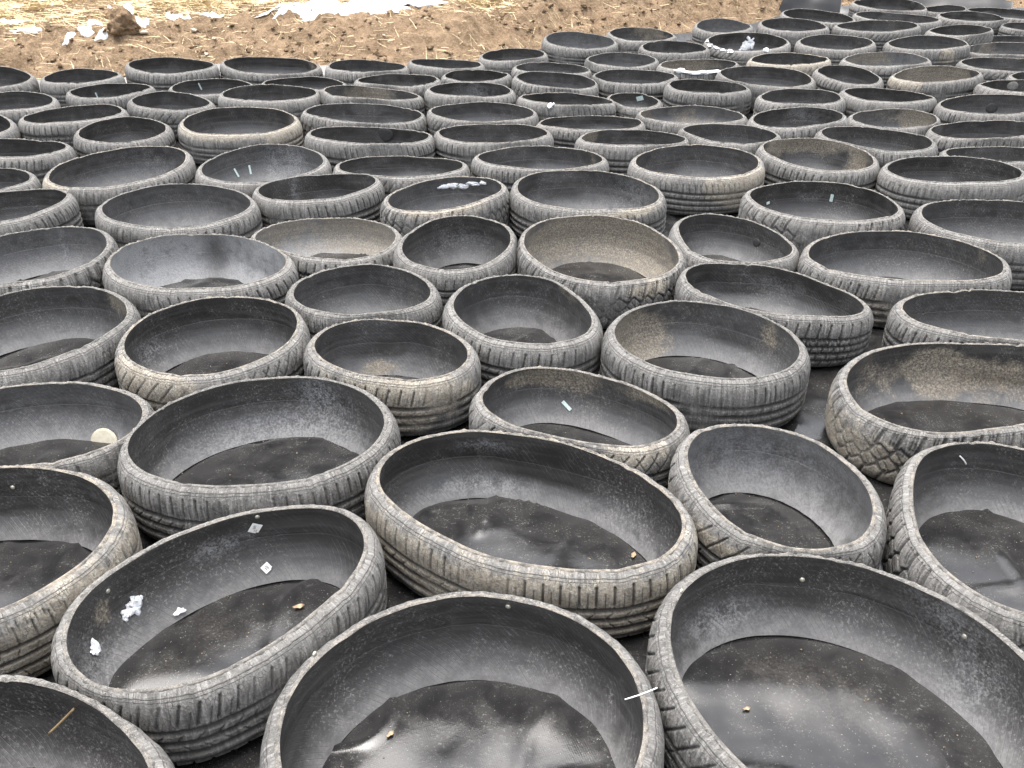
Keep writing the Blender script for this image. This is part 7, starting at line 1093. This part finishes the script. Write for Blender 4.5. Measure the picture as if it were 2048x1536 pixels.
# snow patches
def snow_patch(poly, label, nseed):
    A = np.array(poly); c = A.mean(0); m = 160; K = 12
    seg = np.linalg.norm(np.roll(A, -1, 0) - A, axis=1); S = np.r_[0, np.cumsum(seg)]; tq = np.linspace(0, S[-1], m, endpoint=False); AA = np.vstack([A, A[:1]])
    B = np.stack([np.interp(tq, S, AA[:, 0]), np.interp(tq, S, AA[:, 1])], 1)
    j = 1 + .45 * fbm(B[:, 0] * 9 + nseed, B[:, 1] * 9, 3)[:, None] + .35 * fbm(B[:, 0] * 30, B[:, 1] * 40, 2)[:, None]
    B = c + (B - c) * j
    f = np.linspace(1, 0.02, K)
    P = c + (B - c)[:, None, :] * f[None, :, None]
    th = min(.014, .12 * math.sqrt(np.ptp(A[:, 0]) * np.ptp(A[:, 1])))
    z = ground_z(P[..., 0], P[..., 1]); zs = ground_z(c[0] + 0 * P[..., 0], c[1] + 0 * P[..., 0])
    z = z + .004 + th * (1 - f[None, :] ** 4) * (.7 + .8 * vnoise(P[..., 0] * 14, P[..., 1] * 14)); z[:, 0] -= .012
    cc = np.array([c[0], c[1], float(z[:, -1].mean())])
    V, F, _ = grid(np.concatenate([P, z[..., None]], -1) - cc, True)
    F = list(map(tuple, F.tolist())) + [tuple(i * K + K - 1 for i in range(m))]
    tag(mesh_obj('snow_patch', V, F, M['snow'], loc=cc), label, 'snow patch', 'melting snow patches on the field')
for i, (poly, label) in enumerate(SNOW): snow_patch(poly, label, i * 3.7)

# ------------------------------------------------------------------ loose edges of liner folded up on the far bank
def sheet(name, corners, label, nseed, amp=.02, nx=70, ny=40, mat='flap'):
    """bilinear patch with wrinkles and real thickness; corners = near-left, near-right, far-right, far-left"""
    a, b, c_, d = [np.array(p, float) for p in corners]
    u = np.linspace(0, 1, nx)[:, None, None]; v = np.linspace(0, 1, ny)[None, :, None]
    P = a * (1 - u) * (1 - v) + b * u * (1 - v) + c_ * u * v + d * (1 - u) * v
    P[..., 2] += .04 * np.sin(np.pi * v[..., 0]) * (d[2] - a[2]) + .02 * np.sin(u[..., 0] * 9 + nseed) * v[..., 0]
    w = amp * fbm(P[..., 0] * 3 + nseed, P[..., 1] * 3 + P[..., 2] * 3, 2)
    nrm = np.cross(b - a, d - a); nrm /= np.linalg.norm(nrm); P = P + nrm * w[..., None]
    V1, F1, _ = grid(P); V2, F2, _ = grid(P - nrm * .003, flip=True)
    o = P.mean((0, 1)); V = np.concatenate([V1, V2]) - o; k = len(V1)
    idx = np.arange(k).reshape(nx, ny); ring = np.concatenate([idx[:, 0], idx[-1, 1:], idx[-2::-1, -1], idx[0, -2:0:-1]])
    F3 = np.stack([ring, np.roll(ring, -1), np.roll(ring, -1) + k, ring + k], -1)
    tag(mesh_obj(name, V, np.concatenate([F1, F2 + k, F3]), M[mat], loc=o), label, 'liner flap')
for name, corners, label, ns, amp in SHEETS: sheet(name, corners, label, ns, amp)

# ------------------------------------------------------------------ light, sky, camera
SUN_EL, SUN_AZ = math.radians(80), math.radians(-25)     # azimuth measured clockwise from +Y
w = bpy.data.worlds.new('World'); bpy.context.scene.world = w; w.use_nodes = True
nt = w.node_tree; bg = nt.nodes['Background']
sky = nt.nodes.new('ShaderNodeTexSky'); sky.sky_type = 'NISHITA'; sky.sun_disc = False
sky.sun_elevation = SUN_EL; sky.sun_rotation = SUN_AZ; sky.air_density = 1.0; sky.dust_density = 6.0; sky.ozone_density = .4
hs = nt.nodes.new('ShaderNodeHueSaturation'); hs.inputs['Saturation'].default_value = .34   # thin white overcast
nt.links.new(sky.outputs[0], hs.inputs['Color']); nt.links.new(hs.outputs[0], bg.inputs[0]); bg.inputs[1].default_value = .15
sl = bpy.data.lights.new('sun', 'SUN'); sl.energy = .85; sl.angle = math.radians(60); sl.color = (1., .965, .91)
so = bpy.data.objects.new('sun', sl); C.objects.link(so)
dirv = (math.sin(SUN_AZ) * math.cos(SUN_EL), math.cos(SUN_AZ) * math.cos(SUN_EL), math.sin(SUN_EL))
from mathutils import Vector
so.rotation_euler = Vector(dirv).to_track_quat('Z', 'Y').to_euler(); so.location = (0, 0, 6)

cam = bpy.data.cameras.new('camera'); co = bpy.data.objects.new('camera', cam); C.objects.link(co)
co.location = (0, 0, 1.355); co.rotation_euler = (math.radians(90 - 29.4906), 0, 0)
cam.sensor_fit = 'HORIZONTAL'; cam.sensor_width = 36.; cam.lens = 36. * 1800 / 2048; cam.clip_start = .05; cam.clip_end = 600
sc = bpy.context.scene; sc.camera = co
sc.view_settings.view_transform = 'Standard'; sc.view_settings.look = 'None'; sc.view_settings.exposure = EXPOSURE; sc.view_settings.gamma = 1.
sc.render.resolution_x = 1024; sc.render.resolution_y = 768
